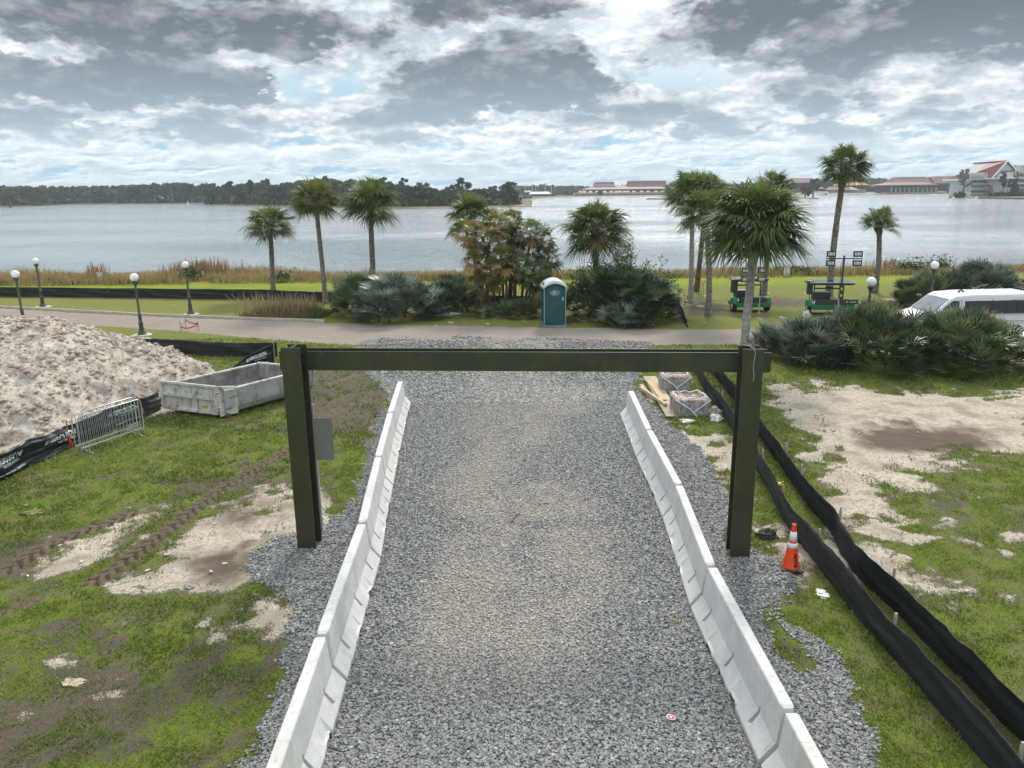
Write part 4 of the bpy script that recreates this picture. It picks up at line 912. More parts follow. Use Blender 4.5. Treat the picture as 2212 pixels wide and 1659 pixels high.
palm_px('right palm of the tight group of three, dark trunk', (1530, 683), (1521, 448), 58, 18, nfr=50, r0=.18, bark_m=bark_grey, bend=.15)
palm_px('big dense-crowned palm in front, behind the right gate post', (1604, 790), (1634, 474), 104, 19, nfr=112, r0=.185, bark_m=bark_pale, thmax=2.2, boots=.3, droopy=1.0, hubdrop=.0, skirt=.0)
palm_px('palm whose crown peeks out above the big palm', (1650, 640), (1673, 394), 41, 20, nfr=44, r0=.19)
palm_px('tallest palm of all, standing by the right light tower', (1791, 640), (1827, 352), 54, 21, nfr=52, r0=.22, bend=-.12, skirt=.3, boots=1.0, bark_m=bark_grey)
palm_px('small short palm furthest right, by the globe lamp', (1890, 633), (1900, 478), 41, 22, nfr=30, r0=.19, thmax=1.8, boots=.9, bend=.1)

# clump palm with many stems
cb_ = at(1102, 672); rs = np.random.default_rng(40)
cp_t = thing('clump_palm', 'many-stemmed fan palm clump with orange-brown dead fronds beside the portable toilet', 'palm clump', cb_)
stems = [(-95,500,(-34,0)),(-60,512,(-22,5)),(-30,487,(-10,-4)),(-5,520,(-4,4)),(-70,560,(-30,-5)),(22,505,(8,6)),(48,500,(16,-3)),(70,515,(26,4)),(84,555,(32,0)),(20,570,(6,-8)),(-35,585,(-16,-8)),(50,590,(22,-8)),(0,480,(0,6)),(-15,560,(-8,-9)),(66,610,(28,-9)),(-66,618,(-28,-9))]
for (dx_, cy, (bx, by)) in stems:
    Yc = cb_.y + by * .12; c_ = atY(1102 + dx_, cy, Yc); b0 = Vector((cb_.x + bx * .038, cb_.y + by * .06, 0)); mb = MB(); c_ = c_ - cb_; b0 = b0 - cb_; b0.z = -.05
    mid = b0.lerp(c_, .5) + Vector((-.15 * (1 if dx_ > 0 else -1), 0, 0)); mb.tube([b0, b0.lerp(mid, .6), mid, mid.lerp(c_, .6), c_], [.085, .075, .07, .07, .085], 9); mb.build('trunk', bark_dark, cp_t)
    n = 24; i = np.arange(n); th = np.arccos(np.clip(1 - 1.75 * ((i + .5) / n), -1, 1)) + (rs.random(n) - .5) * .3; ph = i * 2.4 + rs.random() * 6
    D = sph(th, ph); O = np.tile(np.array(c_), (n, 1)) + D * .04; top_ = cy < 530
    gr_ = dx_ > 10; dead = np.where(th > 1.6, (rs.random(n) < (.15 if gr_ else .6)) * .8, (rs.random(n) < (.0 if gr_ else .22 if top_ else .08)) * .6); pl_ = .42 + .25 * rs.random(n); R_ = .46 + .14 * rs.random(n)
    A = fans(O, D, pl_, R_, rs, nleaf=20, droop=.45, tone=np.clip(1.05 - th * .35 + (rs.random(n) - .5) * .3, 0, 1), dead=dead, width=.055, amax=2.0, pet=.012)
    npmesh('crown', A[0], A[1], A[2], mats=clump_leaf if dx_ <= 10 else palmetto_green, parent=cp_t, attrs=dict(tone=A[3], dead=A[4]))
    # old fronds hanging flat down the stem
    n = 9; ph = rs.random(n) * 6.28; f = rs.random(n) * .5; pos_ = np.array(c_)[None] * (1 - f[:, None] * .5) + np.array(b0)[None] * (f[:, None] * .5)
    D = sph(np.full(n, 2.7) - rs.random(n) * .3, ph); A = fans(pos_, D, .18 + .1 * rs.random(n), .42 + .12 * rs.random(n), rs, nleaf=14, droop=.3, amax=1.0, tone=rs.random(n), dead=.55 + .4 * rs.random(n), width=.07)
    npmesh('dead_fronds', A[0], A[1], A[2], mats=clump_leaf, parent=cp_t, attrs=dict(tone=A[3], dead=A[4]))
mb = MB()
for k in range(7):
    a = rs.random() * 6.28; c_ = atY(1102 + rs.uniform(-40, 55), 490, cb_.y) - cb_; mb.tube([c_, c_ + Vector((math.cos(a) * .3, 0, .55)), c_ + Vector((math.cos(a) * .75, 0, .95))], [.010, .007, .003], 4)
tag(mb.build('flower_stalk', pmat('orange_stalk', (0.42, 0.20, 0.08), .8), cp_t))

def bush(name, label, cx, cy, rx, ry, h, n, R_, leaf, seed, rot=0.0, deadf=.025, nleaf=14, group='saw palmetto thickets', core=True, toneb=.5, cat='palmetto bush'):
    rs = np.random.default_rng(seed); t = thing(name, label, cat, (cx, cy, 0), 0, group)
    a = rs.random(n) * 6.283; r_ = np.sqrt(rs.random(n)) ; wob = 1 + .22 * np.sin(a * 3 + seed) + .12 * np.sin(a * 5 + seed * 2)
    x = r_ * wob * rx * np.cos(a); y = r_ * wob * ry * np.sin(a); x, y = x * math.cos(rot) - y * math.sin(rot), x * math.sin(rot) + y * math.cos(rot)
    dome = np.sqrt(np.clip(1 - r_ ** 2.2, 0, 1)) * (.75 + .5 * fbm(x * .9 + seed, y * .9, 3, seed)); z = h * dome * (.35 + .65 * rs.random(n) ** .5)
    rim = rs.random(n) < .38; r_ = np.where(rim, .82 + .22 * rs.random(n), r_); a2 = np.where(rim, rs.random(n) * 6.283, a); x = np.where(rim, r_ * (1 + .22 * np.sin(a2 * 3 + seed) + .12 * np.sin(a2 * 5 + seed * 2)) * rx * np.cos(a2), x); y = np.where(rim, r_ * (1 + .22 * np.sin(a2 * 3 + seed) + .12 * np.sin(a2 * 5 + seed * 2)) * ry * np.sin(a2), y); z = np.where(rim, .12 + h * .62 * rs.random(n), z)
    z = np.maximum(z, .12); out = np.stack([x / rx, y / ry, np.zeros(n)], 1); th = .25 + .95 * r_ + (rs.random(n) - .5) * .9; ph = np.arctan2(out[:, 1], out[:, 0]) + (rs.random(n) - .5) * 1.4
    D = sph(np.clip(th, .05, 1.9), ph); pl_ = .25 + .3 * rs.random(n); O = np.stack([x, y, z], 1) - D * pl_[:, None] * .8; O[:, 2] = np.maximum(O[:, 2], .02)
    Rr = R_ * (.75 + .5 * rs.random(n)); dead = np.where(rs.random(n) < deadf + .2 * (z < .35) * (rs.random(n) < .5), .8 + .2 * rs.random(n), 0); tone = np.clip(toneb - .08 + (rs.random(n) - .5) * .9, 0, 1)
    A = fans(O, D, pl_, Rr, rs, nleaf=nleaf, droop=.09, amax=1.8, width=.050, tone=tone, dead=dead, pet=.008, fold=.5)
    npmesh('foliage', A[0], A[1], A[2], mats=leaf, parent=t, attrs=dict(tone=A[3], dead=A[4]))
    if core:       # creeping trunks under the leaves
        mb = MB()
        for k in range(max(4, int(rx * 4))):
            a = rs.random() * 6.28; q = rs.random() ** .5 * .75; p = Vector((q * rx * math.cos(a), q * ry * math.sin(a), -.02)); p2 = p + Vector((rs.uniform(-.5, .5), rs.uniform(-.4, .4), h * .45 * (1 - q * .6)))
            mb.tube([p, p.lerp(p2, .5) + Vector((.1, 0, -.05)), p2], [.09, .08, .07], 6)
        mb.build('creeping_trunks', bark_dark, t)
    return t
def bush_px(name, label, x0, x1, ybase, ytop, n, R_, leaf, seed, depth=1.6, **kw):
    n = int(n * 1.15); R_ *= 1.25
    """x0..x1 and front foot row in the photo; ytop = crest row"""
    f = at((x0 + x1) / 2, ybase); l = at(x0, ybase); r_ = at(x1, ybase); rx = (r_.x - l.x) / 2 * (1 + depth / max(f.y, 1)) - R_ * .5; cy = f.y + depth + .2
    top = atY((x0 + x1) / 2, ytop, cy); h = max(.4, top.z - R_ * .45); cx = (l.x + r_.x) / 2 * (cy / f.y)
    return bush(name, label, cx, cy, rx, depth, h, n, R_, leaf, seed, **kw)
bush_px('palmetto_bush', 'darker green palmetto at the left edge of the centre-left thicket, below the shaggy palm', 716, 850, 690, 588, 230, .50, palmetto_green, 51, depth=2.2)
bush_px('palmetto_bush', 'silvery blue palmetto, brightest bush of the centre-left thicket, at the path edge', 768, 950, 702, 590, 330, .52, palmetto_silver, 52, depth=2.0, toneb=.62)
bush_px('palmetto_bush', 'dull dark palmetto on the right of the centre-left thicket, next to the clump palm', 905, 1048, 692, 596, 210, .48, palmetto_green, 53, depth=2.2, toneb=.30)
bush_px('palmetto_bush', 'low palmetto growing round the foot of the clump palm', 1046, 1168, 692, 650, 110, .42, palmetto_green, 54, depth=1.3)
bush_px('palmetto_bush', 'large dull green palmetto right of the portable toilet', 1218, 1465, 706, 578, 560, .46, palmetto_green, 55, depth=2.8, toneb=.32)
bush_px('palmetto_bush', 'small silvery palmetto in front of the large bush right of the toilet', 1300, 1410, 712, 655, 90, .46, palmetto_silver, 56, depth=.8, toneb=.6)
bush_px('palmetto_bush', 'silvery palmetto at the left end of the big right-hand thicket, touching the gate post', 1650, 1830, 800, 690, 360, .46, palmetto_silver, 57, depth=2.2, toneb=.45, deadf=.06)
bush_px('palmetto_bush', 'middle palmetto of the big right-hand thicket, with dead brown leaves at its foot', 1775, 1990, 818, 665, 420, .46, palmetto_green, 58, depth=2.4, toneb=.45, deadf=.06)
bush_px('palmetto_bush', 'greenest palmetto at the right end of the big thicket, in front of the van', 1930, 2205, 822, 676, 520, .48, palmetto_green, 59, depth=2.3, toneb=.62, deadf=.06)
bush_px('palmetto_bush', 'dark palmetto behind the van roof, around the rear globe lamp', 1925, 2110, 672, 588, 300, .50, palmetto_green, 60, depth=2.2, toneb=.35)
bush_px('palmetto_bush', 'taller olive palmetto behind the van, right of the rear globe lamp', 2010, 2215, 668, 568, 330, .50, palmetto_silver, 61, depth=2.4, toneb=.28)

# broadleaf shrub above the palmetto
def leafcloud(pts, size, rs, tone, name, mat_, parent, flat=.0):
    n = len(pts); a = rs.normal(size=(n, 3)); a[:, 2] *= (1 - flat); a /= np.linalg.norm(a, axis=1, keepdims=True); b_ = np.cross(a, rs.normal(size=(n, 3))); b_ /= np.linalg.norm(b_, axis=1, keepdims=True)
    s_ = (size * (.6 + .8 * rs.random(n)))[:, None]; V = np.stack([pts - a * s_, pts + b_ * s_ * .45, pts + a * s_, pts - b_ * s_ * .45], 1).reshape(-1, 3)
    Fq = np.arange(4 * n).reshape(-1, 4); return npmesh(name, V, Fq, mats=mat_, parent=parent, attrs=dict(tone=np.repeat(tone, 4), dead=np.zeros(4 * n)))
shrub_leaf = leafmat('shrub_leaf', (0.0352, 0.072, 0.0288), (0.16, 0.24, 0.08), rough=.4, trans=.2); twig = pmat('twig', (0.12, 0.09, 0.065), .9)
sb = at(1370, 700); st = thing('leafy_shrub', 'tall loose broadleaf shrub rising out of the palmetto right of the toilet', 'shrub', (sb.x, sb.y + 2.6, 0))
rs = np.random.default_rng(70); mb = MB(); pts = []
for k in range(64):
    px = rs.uniform(1225, 1475); lim = np.interp(px, [1225, 1290, 1330, 1360, 1400, 1440, 1475], [590, 562, 545, 508, 532, 570, 600]); tp = atY(px, lim + 70 * rs.random() ** 2, sb.y + 2.6 + rs.uniform(-.8, .8)); tp = np.array(tp) - np.array([sb.x, sb.y + 2.6, 0]); b0 = np.array([tp[0] * .3, 0, 0]); mid = b0 * .4 + tp * .6 + np.array([0, 0, -.2])
    mb.tube([b0, mid, tp], [.03, .018, .006], 5)
    m_ = 190; f = rs.random(m_) ** .6; ax = np.where(f[:, None] < .6, b0 + (mid - b0) * (f[:, None] / .6), mid + (tp - mid) * ((f[:, None] - .6) / .4)); pts.append((ax + rs.normal(size=(m_, 3)) * .17)[f > .35])
mb.build('stem', twig, st); pts = np.concatenate(pts); leafcloud(pts, .075, rs, np.clip(.5 + rs.normal(size=len(pts)) * .25 + (pts[:, 2] - 1.8) * .1, 0, 1), 'foliage', shrub_leaf, st)

# blades: dry clump, reeds, cattails
def tuft(name, x, y, h, tone, dead, mat_, parent=None, w=.012, lean=.35, z0=None, seed=1, plume=False):
    rs = np.random.default_rng(seed); n = len(x); a = rs.random(n) * 6.283; b_ = rs.random(n) * 6.283; ln = lean * rs.random(n)
    z0 = np.zeros(n) if z0 is None else z0; c_, s_ = np.cos(a) * w, np.sin(a) * w
    m1 = np.stack([x + np.cos(b_) * h * ln * .35, y + np.sin(b_) * h * ln * .35, z0 + h * .6], 1); tp = np.stack([x + np.cos(b_) * h * ln, y + np.sin(b_) * h * ln, z0 + h * (1 - ln * .3)], 1); sd = np.stack([c_, s_, 0 * a], 1)
    p0 = np.stack([x, y, z0 - .02], 1); k1 = 1.6 if plume else .75
    V = np.stack([p0 - sd, p0 + sd, m1 + sd * k1, m1 - sd * k1, tp], 1).reshape(-1, 3); b0 = (np.arange(n) * 5)[:, None]
    return npmesh(name, V, b0 + np.array([[0, 1, 2, 3]]), b0 + np.array([[3, 2, 4]]), mats=mat_, parent=parent, attrs=dict(tone=np.repeat(tone, 5), dead=np.repeat(dead, 5)))
dry = leafmat('dry_grass', (0.12, 0.114, 0.042), (0.36, 0.312, 0.168), (0.30, 0.215, 0.13), .7, .2, .25)
rs = np.random.default_rng(80); g0 = at(598, 692)
dg = thing('dry_grass_clump', 'brownish clump of dry feathery grass at the path edge under the left palms', 'grass clump', (g0.x, g0.y + 1.6, 0))
n = 5200; a = rs.random(n) * 6.28; r_ = np.sqrt(rs.random(n)); x = r_ * np.cos(a) * 2.55; y = r_ * np.sin(a) * 1.2; tuft('grass_blades', x, y, (.15 + .85 * rs.random(n) ** 1.4) * (1.25 - .95 * r_ ** 2) * (.55 + .8 * fbm(x * 1.6, y * 1.6, 3, 7)), rs.random(n), (rs.random(n) < .6) * .8, dry, dg, .014, .6, seed=2)
n = 260; a = rs.random(n) * 6.28; r_ = np.sqrt(rs.random(n)); tuft('seed_plumes', r_ * np.cos(a) * 2.7 - .3, r_ * np.sin(a) * 1.0, 1.0 + .55 * rs.random(n), .7 + .3 * rs.random(n), np.full(n, .4), dry, dg, .012, .5, seed=3, plume=True)
g1 = at(668, 694); lg = thing('green_grass_tuft', 'light green leafy tuft at the right end of the dry grass clump', 'plant', (g1.x, g1.y + 1.4, 0)); n = 700; a = rs.random(n) * 6.28; r_ = np.sqrt(rs.random(n))
tuft('leaves', r_ * np.cos(a) * .6, r_ * np.sin(a) * .5, (.3 + .75 * rs.random(n)) * (1.1 - .7 * r_), .4 + .5 * rs.random(n), np.zeros(n), leafmat('yellow_green', (0.06, 0.085, 0.02), (0.19, 0.22, 0.07)), lg, .02, .7, seed=4)
# reed bed along the shore
reed = leafmat('marsh_reed', (0.15, 0.135, 0.05), (0.46, 0.38, 0.20), (0.38, 0.27, 0.14), .8, .1, .25)
n = 90000; x = rs.uniform(-75, 75, n); y = rs.uniform(58.8, 72, n); sy = np.interp(x, xs, shoreY[0]); dens = fbm(x * .25, y * .5, 4, 61); k = (y < sy + 3.2) & (rs.random(n) < np.where(y > sy + 1, .35, 1.0)) & (dens + np.where(y < sy + .5, .25, 0) > .47) & (x > -y * .75 - 3) & (x < y * .75 + 3); x, y = x[k], y[k]; n = len(x)
tall = smooth(fbm(x * .09 + 3, y * .1, 3, 71), .45, .7) * (x < -8); front = y < 61.0; h = (.32 + .50 * rs.random(n)) * (1 + .8 * tall) * np.where(front, .8, 1); z0 = gsample(GH, x, y)
tone = np.clip(fbm(x * .5, y * 1.2, 3, 66) * 1.4 - .2 + (rs.random(n) - .5) * .4, 0, 1) * np.where(front, .75, 1); rb = tuft('shore_reeds', x, y, h, tone, (rs.random(n) < .4) * .8, reed, None, .022, .5, z0, 5)
tag(rb, 'tan and rusty reeds and marsh grass along the lake edge', kind='stuff')
gm = leafmat('shore_green', (0.039, 0.0624, 0.0182), (0.13, 0.1625, 0.0455), trans=.2); n = 16000; x = rs.uniform(-60, 60, n); y = rs.uniform(59.6, 61.8, n); k = (fbm(x * .6, y * .6, 3, 88) > .5); x, y = x[k], y[k]; n = len(x)
tag(tuft('shore_undergrowth', x, y, .20 + .28 * rs.random(n), rs.random(n), (rs.random(n) < .3) * .8, gm, None, .035, .8, gsample(GH, x, y), 6), 'dark green undergrowth between lawn and reeds', kind='stuff')
for (px, w_, hh_, cnt, lab, gg) in ((455, 55, 1.95, 520, 'tallest stand of rusty cattails by the shore, right of the tall globe lamp', .35), (405, 30, 1.7, 200, 'stand of brown cattails behind the tall globe lamp', .5), (232, 20, 1.7, 120, 'small brown cattail stand right of the shore sign', 1.0), (1995, 40, 1.3, 160, 'reddish cattails by the shore behind the rear globe lamp', 1.0)):
    c0 = at(px, 596); sd_ = int(px); r2 = np.random.default_rng(sd_); tt = thing('cattails', lab, 'cattails', (c0.x, 64.5, -.3), 0, 'cattail stands by the shore'); ww = w_ / PF * 66
    xx = r2.normal(size=cnt) * ww * .55; yy = r2.normal(size=cnt) * .8; tuft('stems', xx, yy, hh_ * (.55 + .45 * r2.random(cnt)), r2.random(cnt), (r2.random(cnt) < gg) * .9, reed, tt, .018, .22, seed=sd_)
    n2 = cnt // 5; tuft('seed_heads', xx[:n2], yy[:n2], hh_ * (.8 + .3 * r2.random(n2)), r2.random(n2), np.full(n2, 1.0), leafmat('cattail_head', (0.2, 0.11, 0.05), (0.3, 0.19, 0.10), (0.24, 0.13, 0.07)) if 'cattail_head' not in MATS else MATS['cattail_head'], tt, .03, .2, seed=sd_ + 1, plume=True)
# dark low shrubs by the shore
for i, (px, py, w_, hh_) in enumerate(((418, 606, 22, .9), (612, 608, 16, .7), (1700, 592, 30, .6), (1735, 593, 22, .5), (1965, 588, 38, 1.1), (2030, 585, 26, 1.2))):
    c0 = at(px, py); r2 = np.random.default_rng(i + 200); rw = w_ / PF * c0.y; m_ = 900; p3 = r2.normal(size=(m_, 3)) * np.array([rw * .5, .45, hh_ * .3]) + np.array([0, 0, hh_ * .45]); p3[:, 2] = np.abs(p3[:, 2])
    lab = ['dark little bush at the shore behind the tall globe lamp', 'low dark bush at the shore between the two left palms', 'dark low bush just right of the right-hand shore sign', 'dark low bush furthest right of the two by the right-hand shore sign', 'dark shore bush left of the rear globe lamp', 'dark shore bush behind the rear globe lamp'][i]
    bt = thing('shore_bush', lab, 'bush', (c0.x, c0.y, gz(c0.x, c0.y)), 0, 'dark bushes along the shore'); leafcloud(p3, .10, r2, r2.random(m_) * .6, 'foliage', gm, bt); mm = MB()
    for q in range(5): mm.tube([(0, 0, 0), (r2.normal() * rw * .3, 0, hh_ * .6)], [.03, .01], 5)
    mm.build('stem', twig, bt)

# ================================================================== portable toilet
tb = at(1199, 707); green_pl = pmat('toilet_green', (0.012, 0.085, 0.082), .45, var=.12, vs=2, bmp=.1, bs=20); grey_tr = pmat('toilet_trim', (0.20, 0.27, 0.28), .5); roof_w = pmat('toilet_roof', (0.62, 0.66, 0.72), .4, var=.06)
T = thing('portable_toilet', 'green portable toilet with a domed white roof standing at the path edge', 'portable toilet', (tb.x, tb.y + .1, 0), rad(4))
TW, TD, TH = 1.08, 1.12, 2.02
mb = MB(); mb.box((0, TD / 2, .05), (TW + .08, TD + .1, .10)); mb.build('skid_base', grey_tr, T)
for s_ in (-1, 1):
    mb = MB(); mb.box((s_ * TW / 2, TD / 2, .10 + TH / 2), (.05, TD - .04, TH)); 
    for q in range(4): mb.box((s_ * (TW / 2 + .03), .2 + q * .26, .10 + TH / 2), (.02, .10, TH - .2))
    mb.build('side_wall', green_pl, T)
    mb = MB(); mb.box((s_ * (TW / 2 - .01), 0.0, .10 + (TH - .06) / 2), (.075, .07, TH - .06)); mb.build('corner_post', grey_tr, T, bevel=.01)
mb = MB(); mb.box((0, TD, .10 + TH / 2), (TW, .05, TH)); mb.build('back_wall', green_pl, T)
mb = MB(); arc = [(-.455, .12)] + [(.455, .12)] + [(.455 * math.cos(a), 1.86 + .24 * math.sin(a)) for a in [math.pi * k / 12 for k in range(13)]]
mb.prism(arc, -.012, .03, 'y'); D_ = mb.build('door', green_pl, T, bevel=.008)
mb = MB(); mb.box((0, -.02, .75), (.72, .02, .95)); mb.box((0, -.02, 1.55), (.72, .02, .34)); mb.build('door_panel', green_pl, D_, bevel=.012)
mb = MB(); mb.tube([(.34 * 1, -.03, 1.02), (.20, -.05, 1.06), (.06, -.045, .98)], [.03, .04, .02], 8); mb.build('door_pull', green_pl, D_)
mb = MB(); mb.box((.40, -.03, 1.42), (.05, .02, .16)); mb.build('latch_plate', pmat('latch_white', (.65, .7, .7), .4), D_)
lw = pmat('decal_white', (.60, .70, .68), .5); mb = MB(); N_ = 40
ev = []; 
for k in range(N_):
    a = 2 * math.pi * k / N_; ev += [(.235 * math.cos(a), -.033, 1.73 + .125 * math.sin(a)), (.215 * math.cos(a), -.033, 1.73 + .108 * math.sin(a))]
mb.add(ev, [(2 * k, (2 * k + 2) % (2 * N_), (2 * k + 3) % (2 * N_), 2 * k + 1) for k in range(N_)])
def mk(x0, x1, z0, z1): mb.box(((x0 + x1) / 2, -.033, 1.73 + (z0 + z1) / 2), (x1 - x0, .004, z1 - z0))
mk(-.12, -.02, .045, .07); mk(-.12, -.095, -.07, .07); mk(-.12, -.01, -.07, -.045); mk(-.06, .015, .008, .032); mk(-.06, -.04, -.03, .03); mk(-.06, .02, -.032, -.012); mk(.0, .022, -.045, .07); mk(.022, .09, -.01, .014); mk(.09, .115, -.07, .07)
mb.build('oval_emblem', lw, D_, fix=False)
mb = MB(); n = 14; V = []; rows_ = []
for (y, ins, up_) in ((-.09, 0, -.05), (-.09, 0, .07), (.02, .06, .16), (TD / 2, .10, .20), (TD - .02, .06, .16), (TD + .09, 0, .07), (TD + .09, 0, -.05)):
    row_ = []
    for k in range(n + 1):
        f = -1 + 2 * k / n; x = f * (TW / 2 + .06 - ins); z = 2.02 + (1 - f * f) * .24 - .04 + up_; row_.append((x, y, z))
    rows_.append(row_)
V = [p for r_ in rows_ for p in r_]; F = [(i * (n + 1) + k, i * (n + 1) + k + 1, (i + 1) * (n + 1) + k + 1, (i + 1) * (n + 1) + k) for i in range(len(rows_) - 1) for k in range(n)]
mb.add(V, F, 0, True)
for s_ in (-1, 1): mb.box((s_ * (TW / 2 + .035), TD / 2, 2.00), (.06, TD + .16, .12))
ro = mb.build('roof', roof_w, T); md = ro.modifiers.new('t', 'SOLIDIFY'); md.thickness = .02

# ================================================================== street lamps
lamp_g = pmat('lamp_green', (0.052, 0.060, 0.038), .5, var=.2, vs=5); globe_m = pmat('milk_glass', (0.86, 0.87, 0.88), .25, var=.01)
lamp0 = thing('street_lamp', 'x', 'street lamp', (0, 0, 0), 0, 'old-style green globe lamps')
mb = MB(); mb.lathe([(.25, 0), (.25, .05), (.19, .07), (.19, .16), (.15, .20), (.13, .23), (.115, .30), (.10, .55), (.115, .58), (.115, .62), (.085, .66), (.075, .95), (.10, .98), (.10, 1.03), (.06, 1.06), (.050, 2.30), (.045, 2.42)], 14); mb.build('post', lamp_g, lamp0)
mb = MB(); mb.lathe([(.045, 2.40), (.075, 2.46), (.06, 2.50), (.12, 2.58), (.135, 2.62), (.135, 2.66)], 14); mb.build('collar', lamp_g, lamp0)
mb = MB(); mb.lathe([(.198 * math.sin(a) + 1e-3, 2.85 - .198 * math.cos(a)) for a in [math.pi * k / 16 for k in range(17)]], 24); mb.build('globe', globe_m, lamp0)
mb = MB(); mb.lathe([(.45, -.1), (.45, .03), (.42, .05)], 20); mb.build('concrete_foot', MATS['kerb_concrete'], lamp0)
gl = [((34,592), 'leftmost globe lamp, its foot hidden by the sand pile'), ((77,564), 'globe lamp at the far left standing on the lawn beyond the path'), ((291,599), 'globe lamp on the near side of the path behind the sand pile'), ((400,572), 'globe lamp beyond the path, in front of the tall cattails'), ((1882,609), 'globe lamp between the right light tower and the white van, rising from the palmetto'), ((2018,573), 'globe lamp sticking out of the palmetto behind the van')]
for i, (p, lab) in enumerate(gl):
    o = lamp0 if i == 0 else copy_tree(lamp0); q = at(p[0], p[1], 2.85); o.location = (q.x, q.y, 0); tag(o, lab); o.rotation_euler = (0, random.uniform(-.012, .012), random.random())

# ================================================================== light towers
tg = pmat('tower_green', (0.010, 0.16, 0.055), .4, var=.1); tdk = pmat('tower_charcoal', (0.030, 0.037, 0.043), .45, var=.15); tblk = pmat('tower_black', (0.015, 0.015, 0.017), .5); tyr = pmat('tyre', (0.022, 0.022, 0.022), .9)
solar = pmat('solar_glass', (0.02, 0.025, 0.035), .12); alu = pmat('panel_edge', (0.50, 0.52, 0.54), .4, .3); led = pmat('led_lens', (0.72, 0.75, 0.74), .3, var=.05); yel = pmat('yellow_sticker', (.75, .50, .03), .5); post_g = pmat('tower_post_green', (0.010, 0.085, 0.030), .45)
def light_tower(label, bx, by, rz, w, top_z, tbar, pan_z, pw_, pd_, off=0.0, mast_y=0.0):
    t = thing('light_tower', label, 'light tower', (bx, by, 0), rz, 'solar light towers on the lawn'); h = w / 2
    mb = MB(); mb.box((0, .6, .42), (w * .86, 1.5, .24)); mb.build('chassis', tg, t, bevel=.02)
    for s_ in (-1, 1):
        mb = MB(); mb.box((s_ * (h - .14), .35, .62), (.28, .75, .36), taper=(.85, .7)); mb.build('fender', tg, t, bevel=.05)
        mb = MB(); M_ = Matrix.Translation((s_ * (h - .14), .35, .30)) @ Matrix.Rotation(math.pi / 2, 4, 'Y'); mb.M = M_; mb.lathe([(.16, -.10), (.29, -.10), (.30, -.06), (.30, .06), (.29, .10), (.16, .10)], 20); wh = mb.build('wheel', tyr, t)
        mb = MB(); mb.M = M_; mb.lathe([(.02, -.11), (.16, -.104), (.16, .104), (.02, .11)], 14); mb.build('rim', alu, wh)
        mb = MB(); mb.bar((s_ * (h * .62), .75, .6), (s_ * (h * .62), .75, pan_z - .03), .055, .055); mb.build('support_post', post_g, t)
        mb = MB(); mb.bar((s_ * (h - .02), .0, .38), (s_ * (h - .35), -.02, .38), .05, .05); mb.build('outrigger', tblk, t)
    mb = MB(); mb.box((0, .10, .66), (w * .64, .42, .36)); mb.build('battery_box', tdk, t, bevel=.02)
    mb = MB(); mb.box((-w * .16, .75, .95), (w * .36, .6, .42)); mb.build('equipment_box', tdk, t, bevel=.02)
    mb = MB(); mb.bar((-h * .62, .75, pan_z - .28), (h * .62, .75, pan_z - .28), .07, .07); mb.bar((-.18, .75, pan_z - .24), (.18, .75, pan_z - .24), .12, .12); mb.build('cross_member', post_g, t)
    mb = MB(); mb.box((-h * .86, .55, 1.42), (.26, .34, .72)); mb.tube([(-h * .86, .5, 1.05), (-h * .84, .5, .7)], .02, 6); mb.build('control_cabinet', tdk, t, bevel=.01)
    for k, dz_ in enumerate((0.0, .055, .11)):
        mb = MB(); dx_ = (k - 1) * .03; mb.box((dx_, .75, pan_z + dz_), (pw_, pd_, .022)); o = mb.build('solar_panel', solar, t)
        mb = MB()
        for (a, b_) in (((-1, -1), (1, -1)), ((1, -1), (1, 1)), ((1, 1), (-1, 1)), ((-1, 1), (-1, -1))): mb.bar((dx_ + a[0] * pw_ / 2, .75 + a[1] * pd_ / 2, pan_z + dz_), (dx_ + b_[0] * pw_ / 2, .75 + b_[1] * pd_ / 2, pan_z + dz_), .018, .030)
        mb.build('panel_frame', tblk if k != 2 else alu, o)
    mb = MB(); mb.box((off, mast_y, (.3 + pan_z) / 2), (.13, .13, pan_z - .2)); mb.box((off, mast_y, (pan_z + top_z) / 2), (.085, .085, top_z - pan_z + .3)); mb.build('mast', tdk, t)
    mb = MB(); mb.tube([(off - .09, mast_y - .02, .7), (off - .12, mast_y, 1.2), (off - .09, mast_y, pan_z), (off - .13, mast_y, top_z - .3), (off - .02, mast_y, top_z)], .012, 5); mb.build('cable', tblk, t)
    for z_ in (pan_z - .20, pan_z - .55):
        mb = MB(); mb.box((off, mast_y - .07, z_), (.10, .01, .13)); mb.build('warning_sticker', yel, t)
    mb = MB(); mb.box((off, mast_y, top_z), (tbar, .05, .05)); mb.build('light_bar', tblk, t)
    for sx_ in (-1, 1):
        for sz_ in (-1, 1):
            c_ = Vector((off + sx_ * (tbar / 2 - .22), mast_y - .03, top_z + sz_ * .24)); mb = MB(); R = Matrix.Rotation(rad(-12), 3, 'X'); mb.box(c_, (.46, .07, .30), R); mb.bar(c_ + Vector((-.22, 0, 0)), c_ + Vector((-.22, 0, -sz_ * .22)), .015, .02); mb.bar(c_ + Vector((.22, 0, 0)), c_ + Vector((.22, 0, -sz_ * .22)), .015, .02); l_ = mb.build('flood_light', tblk, t)
            for q in range(5):
                mm = MB(); mm.box(c_ + R @ Vector((-.14 + q * .07, -.038, 0)), (.036, .008, .165), R); mm.build('led_strip', led, l_)
    mb = MB(); mb.tube([(.25, -.35, 0.02), (.25, -.35, .95)], .03, 8); mb.tube([(.25, -.35, .45), (.1, .1, .45)], .03, 6); mb.box((.25, -.35, .02), (.2, .2, .03)); mb.build('jack_stand', alu, t)
    return t
q1 = at(1627, 676); zt = atY(1620, 594.5, q1.y).z; zp = atY(1621, 604, q1.y + .7).z
